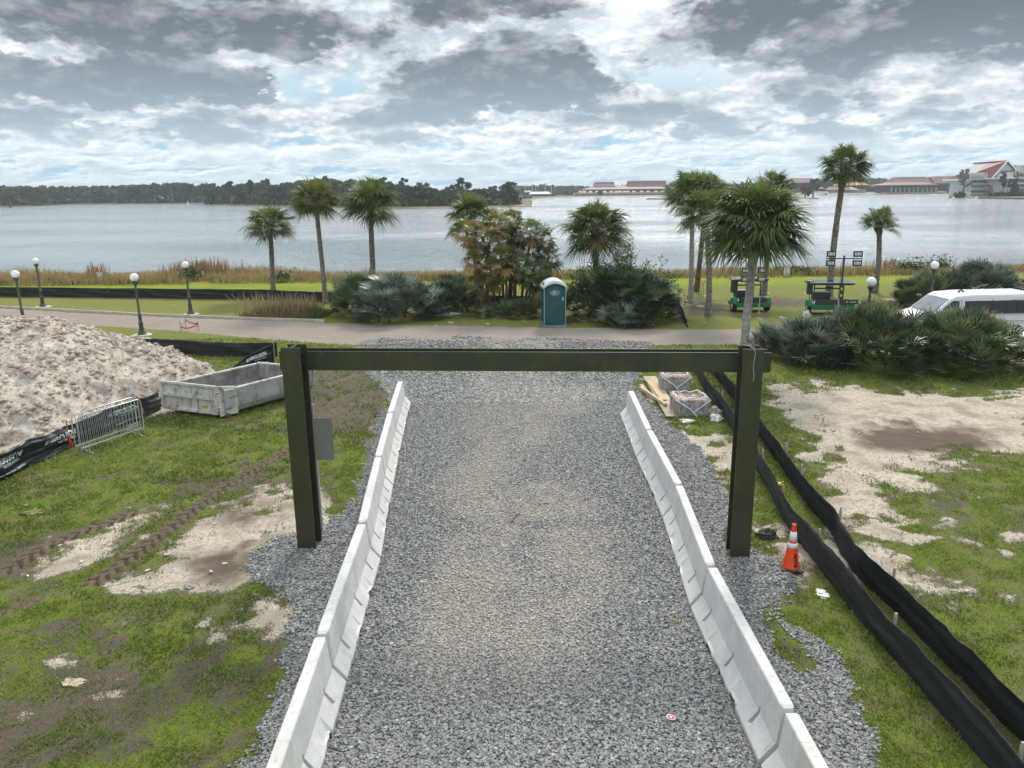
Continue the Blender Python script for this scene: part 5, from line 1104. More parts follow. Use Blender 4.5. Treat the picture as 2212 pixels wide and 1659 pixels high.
light_tower('left green solar light tower, partly behind the big palm trunk', q1.x, q1.y + .2, rad(3), 2.15, zt, 1.35, zp - .05, 1.85, 1.0, off=-.06)
q2 = at(1797, 682); zt = atY(1813, 559, q2.y).z; zp = atY(1800, 611, q2.y + .7).z
lt = light_tower('right green solar light tower with its mast raised, behind the palmetto', q2.x, q2.y + .2, rad(-8), 2.45, zt, 1.78, zp - .05, 2.25, 1.5, off=.42, mast_y=-.05)
mb = MB(); mb.box((.95, -.12, .74), (.75, .012, .26)); mb.build('sign_plate', tdk, lt)
mb = MB(); mb.box((.74, -.132, .74), (.07, .006, .07)); mb.box((.86, -.132, .74), (.03, .006, .04)); mb.build('yellow_logo', yel, lt)
mb = MB()
for q in range(5): mb.box((.94 + q * .06, -.132, .74), (.035, .006, .05))
mb.build('white_lettering', led, lt)

# ================================================================== van
vw = pmat('van_white', (0.74, 0.76, 0.79), .22, var=.02); vgl = pmat('van_glass', (0.012, 0.016, 0.020), .08); vbl = pmat('van_black', (0.02, 0.02, 0.022), .6); chrome = pmat('van_chrome', (.5, .5, .5), .2, .9); lampg = pmat('lamp_lens', (.6, .62, .64), .15)
vn = at(1932, 702); VY = 33.4; vx = atY(1932, 662, VY).x
V_ = thing('passenger_van', 'white passenger van with dark side windows parked behind the right palmetto thicket', 'van', (vx, VY, 0), rad(2.5))
prof = [(0.05, .42), (0.0, .55), (0.02, .95), (.12, 1.10), (.95, 1.27), (1.25, 1.34), (1.95, 2.00), (2.2, 2.11), (2.9, 2.16), (5.7, 2.17), (6.2, 2.08), (6.33, 1.6), (6.38, .95), (6.36, .45)]
def van_shell(z_split=None):
    bm = bmesh.new(); n = len(prof); ys_ = [(-1.0, 0), (-.97, 1), (-.8, 2), (.8, 2), (.97, 1), (1.0, 0)]; rings = []
    def wy(y, x, z):
        k = 1.0 - max(0, z - 1.25) * .13 - (max(0, .5 - x) * .25); return y * k
    for (y, lv) in ys_:
        r_ = []
        for (x, z) in prof:
            zz = z - (0.0 if lv == 2 else .035 if lv == 1 and z > 1.9 else .10 if z > 1.9 else 0); r_.append(bm.verts.new((x, wy(y, x, z), zz)))
        rings.append(r_)
    for i in range(len(rings) - 1):
        for j in range(n): bm.faces.new((rings[i][j], rings[i][(j + 1) % n], rings[i + 1][(j + 1) % n], rings[i + 1][j]))
    # side faces as strips so they stay slightly curved
    bm.faces.new(rings[0]); bm.faces.new(list(reversed(rings[-1]))); bmesh.ops.recalc_face_normals(bm, faces=bm.faces)
    me = bpy.data.meshes.new('body'); bm.to_mesh(me); bm.free(); me.materials.append(vw); o = link('body', me, V_); md = o.modifiers.new('b', 'BEVEL'); md.width = .05; md.segments = 3; md.limit_method = 'ANGLE'; md.angle_limit = rad(35); return o
van_shell()
def vq(name, pts, mat_, y=-1.0, th=.012, parent=None):
    """panel on the near flank: polygon in x,z, following the side lean"""
    mb = MB(); P3 = [(x, y * (1.0 - max(0, z - 1.25) * .13) - .006, z) for x, z in pts]; n = len(P3); mb.add(P3 + [(a, b_ + th * 2, c_) for a, b_, c_ in P3], [tuple(range(n)), tuple(reversed(range(n, 2 * n)))] + [(i, i + n, (i + 1) % n + n, (i + 1) % n) for i in range(n)]); return mb.build(name, mat_, parent or V_)
vq('side_window', [(1.50, 1.33), (2.33, 1.33), (2.33, 1.89), (2.06, 1.90), (1.74, 1.66)], vgl); vq('side_window', [(2.58, 1.33), (5.95, 1.33), (5.95, 1.88), (2.58, 1.88)], vgl)
for x_ in (3.75, 4.9): vq('window_divider', [(x_, 1.335), (x_ + .03, 1.335), (x_ + .03, 1.875), (x_, 1.875)], vbl, y=-1.004)
for x_ in (2.42, 3.80): vq('door_seam', [(x_, .5), (x_ + .015, .5), (x_ + .015, 1.95), (x_, 1.95)], vbl, y=-1.001)
vq('belt_molding', [(.9, .98), (6.2, .98), (6.2, 1.02), (.9, 1.02)], pmat('van_grey_trim', (.45, .47, .5), .5), y=-1.004)
mb = MB(); mb.add([(1.30, -.86, 1.385), (1.30, .86, 1.385), (1.93, .78, 1.955), (1.93, -.78, 1.955), (1.27, -.86, 1.40), (1.27, .86, 1.40), (1.90, .78, 1.97), (1.90, -.78, 1.97)], [(0, 1, 2, 3), (7, 6, 5, 4), (0, 4, 5, 1), (1, 5, 6, 2), (2, 6, 7, 3), (3, 7, 4, 0)]); mb.build('windscreen', pmat('windscreen_glass', (.13, .16, .17), .06, var=.3, vs=2), V_)
mb = MB(); mb.tube([(1.33, -.5, 1.44), (1.6, .1, 1.70)], .012, 5); mb.tube([(1.33, .1, 1.44), (1.6, .65, 1.70)], .012, 5); mb.build('wiper', vbl, V_)
for s_ in (-1,):
    mb = MB(); mb.box((1.72, s_ * 1.13, 1.42), (.10, .20, .26)); mb.bar((1.72, s_ * .98, 1.38), (1.72, s_ * 1.12, 1.42), .04, .04); mb.build('door_mirror', vbl, V_, bevel=.02)
mb = MB(); mb.box((.03, -.70, .88), (.06, .36, .22)); mb.build('headlight', lampg, V_); mb = MB(); mb.box((.03, .70, .88), (.06, .36, .22)); mb.build('headlight', lampg, V_)
mb = MB(); mb.box((.0, 0, .5), (.16, 1.9, .22)); mb.build('bumper', chrome, V_, bevel=.03); mb = MB(); mb.box((.0, 0, .88), (.05, .95, .3)); mb.build('grille', vbl, V_)
mb = MB(); mb.tube([(2.75, -.1, 2.17), (2.85, -.1, 2.26), (2.98, -.1, 2.18)], [.05, .03, .04], 6); mb.build('roof_antenna', vbl, V_)
for x_ in (.98, 4.92):
    for s_ in (-1, 1):
        mb = MB(); M_ = Matrix.Translation((x_, s_ * .86, .37)) @ Matrix.Rotation(math.pi / 2, 4, 'X'); mb.M = M_; mb.lathe([(.22, -.13), (.35, -.13), (.37, -.09), (.37, .09), (.35, .13), (.22, .13)], 26); w_ = mb.build('wheel', tyr, V_); mb = MB(); mb.M = M_; mb.lathe([(.05, -.11), (.22, -.12), (.22, .12), (.05, .11)], 18); mb.build('rim', alu, w_)
    vq('wheel_arch', [(x_ + .46 * math.cos(a), .37 + .46 * math.sin(a)) for a in [math.pi * k / 14 for k in range(15)]], vbl, y=-1.003)

# ================================================================== galvanised sign post behind the left gate post
sp_p = at(696, 1152); zt = atY(673, 873, sp_p.y).z; S_ = thing('road_sign', 'blank grey back of a road sign on a perforated post by the left gate post', 'road sign', (sp_p.x, sp_p.y, 0))
sgm = pmat('sign_back', (0.30, 0.31, 0.30), .45, .5, .08, 2); gpm, b = newmat('perforated_steel'); P_ = objc(); _, _, z_ = sep(P_); hol = X.m('FRACT', z_ * 20.0); x_, y_, _ = sep(P_)
d_ = X.m('SQRT', (hol - .5) * (hol - .5) * .0025 + x_ * x_); X.put(b.inputs['Base Color'], mixc(sstep(d_, .006, .010), (.03, .03, .03), (.42, .44, .46))); b.inputs['Roughness'].default_value = .45; b.inputs['Metallic'].default_value = .4
mb = MB(); mb.box((0, 0, zt / 2 - .1), (.052, .052, zt + .2)); mb.build('post', gpm, S_)
z0, z1 = atY(700, 992, sp_p.y).z, atY(700, 902, sp_p.y).z
mb = MB(); mb.box((.19, -.035, (z0 + z1) / 2), (.36, .004, z1 - z0)); mb.build('sign_panel', sgm, S_)

# ================================================================== lumber, paver pallets, plastic
pine = pmat('pine_board', (0.48, 0.38, 0.26), .8, var=.18, vs=3, bmp=.1, dirt=(.25, .2, .15), dirt_amt=.5); pine2 = pmat('old_board', (0.36, 0.31, 0.25), .85, var=.2, vs=3)
def plank(label, a, c_, w, h, z, mat_, grp='scattered boards beside the gravel road'):
    a, c_ = at(*a), at(*c_); a.z = c_.z = 0; d = c_ - a; mb = MB(); mb.box((0, 0, h / 2), (d.length, w, h)); o = mb.build('board', mat_, bevel=.003); m_ = (a + c_) / 2; o.location = (m_.x, m_.y, z + gz(m_.x, m_.y)); o.rotation_euler.z = math.atan2(d.y, d.x); return tag(o, label, 'board', grp)
plank('wide weathered board on the left of the lumber stack', (1396,818), (1448,905), .24, .04, .06, pine2); plank('wide pale board on the right of the lumber stack', (1409,818), (1460,900), .26, .04, .062, pine)
plank('yellowish board lying on top of the lumber stack', (1401,829), (1434,872), .20, .035, .105, pmat('yellow_pine', (.50, .36, .20), .8, var=.1)); plank('narrow board along the left edge of the lumber', (1385,832), (1412,872), .14, .04, .0, pine)
plank('loose stud lying slantwise across the boards', (1383,846), (1438,884), .10, .09, .10, pine); plank('short crosspiece under the far end of the boards', (1380,822), (1416,826), .10, .05, .0, pine2)
plank('short crosspiece under the near end of the boards', (1436,899), (1464,902), .10, .05, .0, pine); plank('thin lath lying in front of the board stack', (1438,912), (1468,914), .07, .025, .0, pine2)
film, b = newmat('stretch_film'); n_ = noise(objc(), 5, 5, .7, 1.2); tr = node('ShaderNodeBsdfTransparent'); mx = node('ShaderNodeMixShader'); X.put(mx.inputs[0], sstep(n_, .42, .70, .10, .62)); X.nt.links.new(tr.outputs[0], mx.inputs[1]); X.nt.links.new(b.outputs[0], mx.inputs[2]); X.put(b.inputs['Base Color'], (.82, .84, .86)); b.inputs['Roughness'].default_value = .25; bump(n_, .6, .03, b)
o_ = [n for n in X.nt.nodes if n.type == 'OUTPUT_MATERIAL'][0]; X.nt.links.new(mx.outputs[0], o_.inputs[0])
white_film = pmat('white_film', (.74, .77, .79), .35, var=.1, vs=8)
def pallet(label, c_, w, d, h, rz, hexa, seed):
    r = random.Random(seed); t = thing('paver_pallet', label, 'paver pallet', (c_.x, c_.y, gz(c_.x, c_.y)), rz, 'plastic-wrapped pallets of pavers')
    mb = MB()
    for y in (-d * .42, 0, d * .42): mb.box((0, y, .045), (w, .09, .09))
    for k in range(6): mb.box((-w / 2 + .06 + k * (w - .12) / 5, 0, .10), (.10, d, .02))
    mb.build('pallet', pine2, t)
    cols = [pmat('paver_brown_%d' % seed, (.24, .16, .125), .85, var=.25, vs=4), pmat('paver_grey_%d' % seed, (.27, .26, .25), .85, var=.2, vs=4), pmat('paver_tan_%d' % seed, (.42, .30, .22), .85, var=.2, vs=4)]
    top = .11 + h; lay = 5; lh = h / lay; nx_, ny_ = (5, 4) if hexa else (5, 5)
    for L_ in range(lay):
        mb = MB()
        for i in range(nx_):
            for j in range(ny_):
                x = -w / 2 + w * (i + .5) / nx_; y = -d / 2 + d * (j + .5) / ny_; z = .11 + lh * L_; cc = r.choice((0, 1, 2, 0)) if L_ == lay - 1 else 1
                if hexa:
                    rx_, ry_ = w / nx_ * .54, d / ny_ * .56; x += (w / nx_ * .25 if j % 2 else -w / nx_ * .25) * .6
                    pl = [(x + rx_ * math.cos(a), y + ry_ * math.sin(a)) for a in [math.pi * (k + .5) / 4 for k in range(8)]]; mb.prism(pl, z, z + lh * .93, 'z', cc)
                else: mb.box((x, y, z + lh * .46), (w / nx_ * .95, d / ny_ * .95, lh * .92), None, cc)
        mb.build('paver_layer', [cols[0], cols[1], cols[2]], t)
    mb = MB(); N_ = 28; V = []; rows_ = 6
    for j in range(rows_ + 1):
        for k in range(N_):
            a = 2 * math.pi * k / N_; ct, st_ = math.cos(a), math.sin(a); q = max(abs(ct), abs(st_)); ex = (.985 if j < rows_ else .80) + .02 * math.sin(k * 3.7 + j * 2.1)
            zz = .04 + (top - .01) * min(1, j / (rows_ - 1)) + (.03 * math.sin(k * 1.9) if j >= rows_ - 1 else 0) + (.02 if j == rows_ else 0); V.append((ct / q * (w / 2 + .025) * ex, st_ / q * (d / 2 + .025) * ex, zz))
    mb.add(V, [(j * N_ + k, j * N_ + (k + 1) % N_, (j + 1) * N_ + (k + 1) % N_, (j + 1) * N_ + k) for j in range(rows_) for k in range(N_)], 0, True); o = mb.build('wrap', film, t, fix=False)
    mb = MB(); mb.tube([V[rows_ * N_ + k] for k in range(N_)] + [V[rows_ * N_]], .017, 6); mb.tube([(-w / 2, -d / 2 - .02, top), (-w * .1, -d / 2 - .05, top * .5), (w * .1, -d / 2 - .08, .02)], .02, 6); mb.tube([(w / 2, -d / 2 - .02, top), (w * .02, -d / 2 - .05, top * .3)], .016, 6); mb.build('wrap_rim', white_film, t)
    return t
pc = at(1462, 848); pallet('farther pallet of square grey pavers in torn plastic film, beside the boards', Vector((pc.x, pc.y + .45, 0)), .98, .85, .42, rad(-2), False, 1)
pc = at(1496, 900); pallet('nearer pallet of octagonal brown pavers in cloudy plastic film', Vector((pc.x, pc.y + .5, 0)), 1.05, .95, .40, rad(2), True, 2)
def crumple(name, label, cat, c_, sx_, sy_, sz_, mat_, seed, cuts=3):
    r = np.random.default_rng(seed); bm = bmesh.new(); bmesh.ops.create_icosphere(bm, subdivisions=cuts, radius=1)
    for v in bm.verts:
        k = .55 + .75 * float(vnoise(np.array([v.co.x * 2.3 + seed]), np.array([v.co.y * 2.3 + v.co.z * 3]), seed)[0]); v.co = Vector((v.co.x * sx_ * k, v.co.y * sy_ * k, max(-.02, v.co.z * sz_ * k + sz_ * .2)))
    me = bpy.data.meshes.new(name); bm.to_mesh(me); bm.free(); me.materials.append(mat_); o = link(name, me); o.location = (c_.x, c_.y, gz(c_.x, c_.y)); return tag(o, label, cat)
crumple('plastic_scrap', 'white loop of plastic film on the grass before the nearer pallet', 'plastic scrap', at(1484, 910), .26, .16, .05, white_film, 3)
crumple('plastic_bag', 'crumpled white plastic bag right of the nearer pallet', 'plastic bag', at(1547, 909), .22, .16, .16, white_film, 5)
crumple('cloth_sack', 'dirty grey sack behind the white bag by the pallet', 'sack', at(1545, 897), .26, .22, .22, pmat('dirty_cloth', (.42, .36, .31), .9, var=.3, vs=8), 6)
crumple('plastic_sheet', 'white plastic sheet lying under the left palmettos', 'plastic sheet', at(972, 680), .75, .35, .12, pmat('blue_white_plastic', (.60, .65, .68), .5, var=.15, vs=3), 8)
crumple('black_cloth', 'crumpled black cloth on the sand beside the traffic cone', 'cloth', at(1658, 1162), .22, .14, .14, pmat('black_cloth', (.04, .042, .045), .85, var=.4, vs=10), 9)
crumple('plastic_scrap', 'clear plastic scrap on the grass below the traffic cone', 'plastic scrap', at(1777, 1284), .12, .16, .04, white_film, 12)
crumple('dirt_clod', 'grey dirt patch clod in the middle of the gravel road', 'dirt clod', at(1178, 1084), .26, .20, .035, pmat('grey_dirt', (.20, .19, .175), .95, var=.2), 13)
crumple('dirt_clod', 'brown dirt clod on the gravel near the right barriers', 'dirt clod', at(1453, 1347), .12, .09, .04, pmat('brown_dirt', (.18, .15, .11), .95, var=.2), 14)
crumple('sand_lump', 'sandy lump on the gravel left of the far lumber', 'sand lump', at(1393, 803), .22, .16, .07, pmat('tan_dirt', (.48, .40, .31), .95, var=.2), 15)
crumple('rock', 'rounded rock at the edge of the sandy patch below the left gate post', 'rock', at(408, 1232 + 40), .10, .08, .06, pmat('rock_grey', (.33, .31, .28), .9, var=.2), 16)
crumple('sand_lump', 'pale sand lump in the grass at the lower left', 'sand lump', at(157, 1475), .17, .10, .03, MATS['tan_dirt'], 17)
crumple('mud_lump', 'mossy brown lump in the grass at the far left', 'mud lump', at(70, 1108), .26, .16, .06, pmat('moss_mud', (.20, .17, .07), .95, var=.3), 18)
crumple('paper_bag', 'white papery bag lying by the foot of the right light tower', 'paper bag', at(1741, 684), .25, .2, .28, pmat('bag_grey', (.52, .53, .53), .7, var=.3, vs=8), 19)
dk_ = at(1449, 1556); mb = MB(); mb.lathe([(.062, 0), (.062, .004)], 24); o = mb.build('paper_disc', pmat('disc_white', (.78, .76, .76), .6)); o.location = (dk_.x, dk_.y, .045); o.rotation_euler = (rad(-4), rad(5), 0); tag(o, 'small white disc with a red print lying on the gravel', 'disc')
mb = MB(); mb.lathe([(.046, .0045), (.046, .0055)], 24); mb.box((0, 0, .006), (.03, .03, .0015), None, 1); mb.build('red_print', [pmat('disc_red', (.62, .10, .12), .6), MATS['disc_white']], o)
for (p, L_, rz, lab) in (((1113, 1120), .55, 1.2, 'long dark stick pressed in the middle of the gravel road'), ((1220, 1280), .4, 1.4, 'thin dark stick on the near gravel'), ((1268, 1083), .16, .1, 'short pale wood chip on the far right of the gravel'), ((940, 853), .35, .8, 'broken twig on the gravel by the far left barrier')):
    q = at(*p); mb = MB(); mb.tube([(-L_ / 2, 0, .03), (0, .02, .035), (L_ / 2, -.01, .03)], [.012, .02, .008], 6); o = mb.build('stick', pmat('stick_wood', (.20, .17, .14), .9) if 'stick_wood' not in MATS else MATS['stick_wood']); o.location = (q.x, q.y, .01); o.rotation_euler.z = rz; tag(o, lab, 'stick')
# litter of pale chips on the lawns
chipm = pmat('chip_pale', (.62, .56, .46), .9, var=.2); rs = np.random.default_rng(91)
for i in range(40):
    px, py = (rs.uniform(0, 620), rs.uniform(900, 1250)) if i < 14 else ((rs.uniform(1650, 2200), rs.uniform(820, 1500)) if i < 24 else (rs.uniform(900, 1560), rs.uniform(690, 705))); q = at(px, py); s_ = .03 if i < 24 else .07; mb = MB()
    pl = [(s_ * (1 + .4 * rs.random()) * math.cos(a) * 1.6, s_ * (.5 + .4 * rs.random()) * math.sin(a)) for a in [6.283 * k / 6 for k in range(6)]]; mb.prism(pl, .01, .03, 'z'); o = mb.build('wood_chip', chipm); o.location = (q.x, q.y, gz(q.x, q.y)); o.rotation_euler = (.2, .1, rs.random() * 3)
    tag(o, 'pale wood chip in the worn grass left of the road' if i < 14 else 'pale wood chip in the grass and sand right of the silt fences' if i < 24 else 'pale scrap at the edge of the path near the portable toilet', 'wood chip', ['pale chips in the left grass', 'pale chips in the right grass', 'pale scraps along the path'][0 if i < 14 else 1 if i < 24 else 2])

# ================================================================== tape round stakes, signs, marker stakes
redt = pmat('red_tape', (.62, .03, .06), .5); stk = pmat('dark_stake', (.09, .07, .055), .8); q = at(405, 716); Tt = thing('taped_stakes', 'three thin stakes with red and white warning tape on the grass beside the path', 'warning tape', q)
def loc(px, py, dy=0.0): return atY(px, py, q.y + dy) - q
S3 = [(loc(388.0, 693), loc(392.5, 717)), (loc(400, 688, .5), loc(402, 711, .5)), (loc(426, 694, .2), loc(431, 713, .2))]
for a, c_ in S3: mb = MB(); mb.tube([c_ - Vector((0, 0, .15)), a], .014, 6); mb.build('stake', stk, Tt)
def tape(a, c_, sag, nm, mt_):
    mb = MB(); n = 10; pts = [a.lerp(c_, k / n) - Vector((0, 0, sag * 4 * (k / n) * (1 - k / n))) for k in range(n + 1)]
    for k in range(n): mb.add([pts[k] + Vector((0, 0, .03)), pts[k + 1] + Vector((0, 0, .03)), pts[k + 1] - Vector((0, 0, .03)), pts[k] - Vector((0, 0, .03))], [(0, 1, 2, 3)])
    mb.build(nm, mt_, Tt)
l1 = S3[0][0].lerp(S3[0][1], .55); l2 = S3[1][0].lerp(S3[1][1], .1); l3 = S3[2][0].lerp(S3[2][1], .25)
tape(l1, l2, .02, 'red_white_tape', pmat('pink_white_tape', (.75, .45, .48), .5)); tape(l2, l3, .08, 'red_tape', redt); tape(l1, l3, .14, 'red_tape', redt); tape(l3, loc(423, 716, .1), .01, 'red_tape', redt)
signw = pmat('sign_white', (.66, .66, .66), .5, var=.04); txt = pmat('sign_text', (.12, .12, .14), .6)
for px, py, lab in ((217, 607, 'small white notice sign at the left shore, between two globe lamps'), (1699, 598, 'small white notice sign at the right shore, behind the light towers')):
    g_ = at(px, py); n_ = thing('notice_sign', lab, 'sign', (g_.x, g_.y, gz(g_.x, g_.y) if abs(g_.x) < 200 else 0), 0, 'white notice signs by the shore'); mb = MB(); mb.box((0, 0, .42), (.44, .02, .62)); b2 = mb.build('sign_board', signw, n_)
    mb = MB(); mb.box((0, .02, .2), (.05, .03, .5)); mb.build('post', wood_grey, n_); mb = MB(); mb.box((0, -.012, .66), (.30, .004, .035)); mb.build('heading', pmat('sign_red', (.4, .08, .07), .6) if 'sign_red' not in MATS else MATS['sign_red'], b2)
    mb = MB()
    for k, (ww, zz) in enumerate(((.26, .28), (.30, .24), (.20, .20))): mb.box((0, -.012, zz), (ww, .004, .018))
    mb.lathe([(.10, 0), (.10, .004)], 4, (0, 0, 0)); mb.build('fine_print', txt, b2)
om = pmat('orange_ribbon', (.85, .20, .10), .6)
for k, (px, py, h_) in enumerate(((1511, 640, 1.0), (1515, 638, .8), (1519, 642, 1.05))):
    g_ = at(px, py); n_ = thing('marker_stake', ['left', 'middle', 'right'][k] + 'most orange-flagged survey stake beside the three tight palms', 'survey stake', g_, 0, 'orange-flagged survey stakes'); mb = MB(); mb.box((0, 0, h_ / 2), (.04, .02, h_)); mb.build('stake', wood, n_); mb = MB(); mb.box((.04, -.01, h_ - .05), (.16, .02, .10)); mb.build('ribbon', om, n_)

# ================================================================== far shores
land_m = newmat('far_land'); mt, b = land_m; P_ = pos(); n_ = noise(P_, .05, 5, .6); X.put(b.inputs['Base Color'], mixc(n_, (.06, .075, .025), (.13, .13, .05))); b.inputs['Roughness'].default_value = .95
bankm = pmat('shore_bank', (.24, .19, .10), .95, var=.3, vs=.2, world=True)
def land(name, label, shore, back, z=.35):
    """shore: photo pixels of the waterline, left to right; back: world depth of the far edge"""
    mb = MB(); P = [at(x, y, -.6) for x, y in shore]; n = len(P)
    inn = [p + Vector((0, 5, 0)) for p in P]; far = [Vector((p.x * back / p.y, back, 0)) for p in P]
    vs = [(p.x, p.y, -1.2) for p in P] + [(p.x, p.y, -.45) for p in P] + [(p.x, p.y, z) for p in inn] + [(p.x, p.y, z) for p in far]
    for r_ in range(3):
        mb.add([vs[r_ * n + i] for i in range(n)] + [vs[(r_ + 1) * n + i] for i in range(n)], [(i, i + 1, n + i + 1, n + i) for i in range(n - 1)], 1 if r_ < 2 else 0)
    return tag(mb.build(name, [mt, bankm]), label, kind='structure')
SH_L = [(-500,455),(-200,452),(0,448),(60,446),(120,443),(200,442),(330,441),(450,440),(456,443.5),(530,444),(620,447),(720,449.5),(800,451),(900,451),(1000,450),(1080,448),(1150,445.5)]
land('far_shore_left', 'low wooded shore across the lake on the left', SH_L, 900)
SH_R = [(1128,432),(1185,427.5),(1240,425),(1320,424.5),(1440,423.5),(1560,421.5),(1720,418.5),(1850,417.5),(1950,416.5),(2080,414.5),(2200,412),(2600,405)]
land('far_shore_right', 'distant resort shore across the lake on the right', SH_R, 2600)
ISL = [(1400,431),(1420,431.2),(1500,432),(1600,432.2),(1700,431.5),(1770,430)]
mb = MB(); P = [at(x, y, -.6) for x, y in ISL]; n = len(P); B_ = [p + Vector((0, 26 * math.sin(math.pi * (i + .4) / n), 0)) for i, p in enumerate(P)]
mb.add([(p.x, p.y, -1) for p in P] + [(p.x, p.y + 2, .3) for p in P] + [(p.x, p.y, .3) for p in B_] + [(p.x, p.y + 2, -1) for p in B_], [(r_ * n + i, r_ * n + i + 1, (r_ + 1) * n + i + 1, (r_ + 1) * n + i) for r_ in range(3) for i in range(n - 1)])
tag(mb.build('reed_island', bankm), 'low reedy island in the lake behind the big palm', kind='structure')
land('hotel_shore', 'grassy bank with pale rocks in front of the white hotel', [(2058,428),(2090,428.5),(2120,429),(2160,430),(2212,431),(2300,433),(2600,440)], 620)
far_leaf = leafmat('far_foliage', (0.030, 0.050, 0.018), (0.105, 0.135, 0.050), (0.23, 0.19, 0.135), .8, .1, .1)
def lobes(r, px_list, top_fn, Yfn, per, size, seed_dead=.06, lob=5, hmin=.45, spread=.30):
    """leaf positions for many far trees"""
    P = []; T = []; Dd = []
    for px in px_list:
        Y = Yfn(px); base = atY(px, 430, Y); top = atY(px, top_fn(px) + abs(r.normal()) * 4.0, Y).z; top = max(3, top); w = top * r.uniform(.26, .42); tn = r.random() * .7; dd = .7 if r.random() < seed_dead else 0
        for k in range(lob):
            f = r.random(); cz = top * (hmin + (.88 - hmin) * f); rr_ = w * (.75 - .35 * f) * r.uniform(.7, 1.2); cx = base.x + r.normal() * w * .45; cy = Y + r.normal() * w * .5
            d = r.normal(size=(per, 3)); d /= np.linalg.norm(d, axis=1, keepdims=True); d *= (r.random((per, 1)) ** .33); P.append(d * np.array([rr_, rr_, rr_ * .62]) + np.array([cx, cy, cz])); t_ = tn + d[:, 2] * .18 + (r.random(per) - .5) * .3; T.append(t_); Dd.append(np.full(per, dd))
        m_ = per; d = r.random((m_, 3)); P.append(np.stack([base.x + (d[:, 0] - .5) * w * 2.2, Y + (d[:, 1] - .5) * w * 2, d[:, 2] * top * .6], 1)); T.append(tn + (d[:, 2] - .7) * .3); Dd.append(np.full(m_, dd))
    return np.concatenate(P), np.clip(np.concatenate(T), 0, 1), np.concatenate(Dd)
def leafobj(name, P, T, Dd, size, r, parent=None, mat_=None):
    n = len(P); a = r.normal(size=(n, 3)); a /= np.linalg.norm(a, axis=1, keepdims=True); b_ = np.cross(a, r.normal(size=(n, 3))); b_ /= np.linalg.norm(b_, axis=1, keepdims=True); s_ = (size * (.6 + .8 * r.random(n)))[:, None]
    V = np.stack([P - a * s_, P + b_ * s_ * .8, P + a * s_ * .8, P - b_ * s_], 1).reshape(-1, 3); return npmesh(name, V, np.arange(4 * n).reshape(-1, 4), mats=mat_ or far_leaf, parent=parent, attrs=dict(tone=np.repeat(T, 4), dead=np.repeat(Dd, 4)))
r = np.random.default_rng(300); TOPX = [-600,-200,0,100,200,300,330,400,430,500,530,560,600,650,700,760,800,830,860,900,950,1000,1030,1070,1100,1130]; TOPY = [398,400,399,398,398,397,394,391,396,389,388,386,392,382,377,385,380,383,388,393,403,402,402,402,404,412]
top_fn = lambda px: float(np.interp(px, TOPX, TOPY)); shy = lambda px: float(np.interp(px, [a for a, _ in SH_L], [b_ for _, b_ in SH_L]))
Yl = lambda px: at(px, shy(px), -.6).y
A = lobes(r, r.uniform(-350, 460, 330), top_fn, lambda px: Yl(px) + 12 + 110 * r.random() ** 1.5, 26, 1.2, .10)
B = lobes(r, r.uniform(452, 1118, 300), lambda px: top_fn(px) + 5, lambda px: Yl(px) + 10 + 80 * r.random() ** 1.5, 34, 1.0, .08)
C_ = lobes(r, r.uniform(455, 1125, 260), lambda px: 432 + r.normal() * 3, lambda px: Yl(px) + 6 + 4 * r.random(), 16, .8, .25, lob=3); D_ = lobes(r, r.uniform(-350, 460, 260), lambda px: 430 + r.normal() * 3, lambda px: Yl(px) + 6 + 4 * r.random(), 14, 1, .3, lob=3)
tag(leafobj('far_forest', *[np.concatenate(z) for z in zip(A, D_)], 1.35, r), 'dense dark forest along the far left shore', kind='stuff')
tag(leafobj('peninsula_forest', *[np.concatenate(z) for z in zip(B, C_)], .85, r), 'mixed dark woods filling the wooded peninsula across the lake', kind='stuff')
farbark = pmat('far_bark', (.16, .14, .12), .9)
def far_tree(label, px, ptop, Y, wpx, seed, tone=.4, dead=0.0, per=60, lob=9, size=None, group='taller trees standing out of the far shores', open_=.0, name='shore_tree', hmin=.45, wz=.5):
    r = np.random.default_rng(seed); base = atY(px, 430, Y); base.z = 0.0; top = atY(px, ptop, Y).z; w = wpx / PF * Y / 2; t = thing(name, label, 'tree', base, 0, group)
    mb = MB(); mb.tube([(0, 0, -.5), (.02 * top, 0, top * .5), (0, 0, top * .92)], [w * .09 + .2, w * .06 + .1, .06], 8); P = []; T = []
    for k in range(lob):
        f = (k + .5) / lob; cz = top * (hmin + (.93 - hmin) * f); lim = w * math.sqrt(max(.1, 1 - ((f - .35) / .75) ** 2)); a = r.random() * 6.28; q = lim * .62 * r.random() ** .5; c0 = np.array([q * math.cos(a) * 1.2, q * math.sin(a), cz]); rr_ = lim * (.48 - open_ * .2); mb.tube([(0, 0, cz * .7), tuple(c0)], [.14, .05], 5)
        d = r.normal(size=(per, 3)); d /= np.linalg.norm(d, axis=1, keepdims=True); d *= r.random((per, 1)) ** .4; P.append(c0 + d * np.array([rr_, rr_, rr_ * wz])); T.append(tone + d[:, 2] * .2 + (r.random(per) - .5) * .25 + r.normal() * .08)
    mb.build('trunk', farbark, t); P = np.concatenate(P); T = np.clip(np.concatenate(T), 0, 1); leafobj('crown', P, T, np.full(len(P), dead), size or max(.35, .0016 * Y), r, t); return t
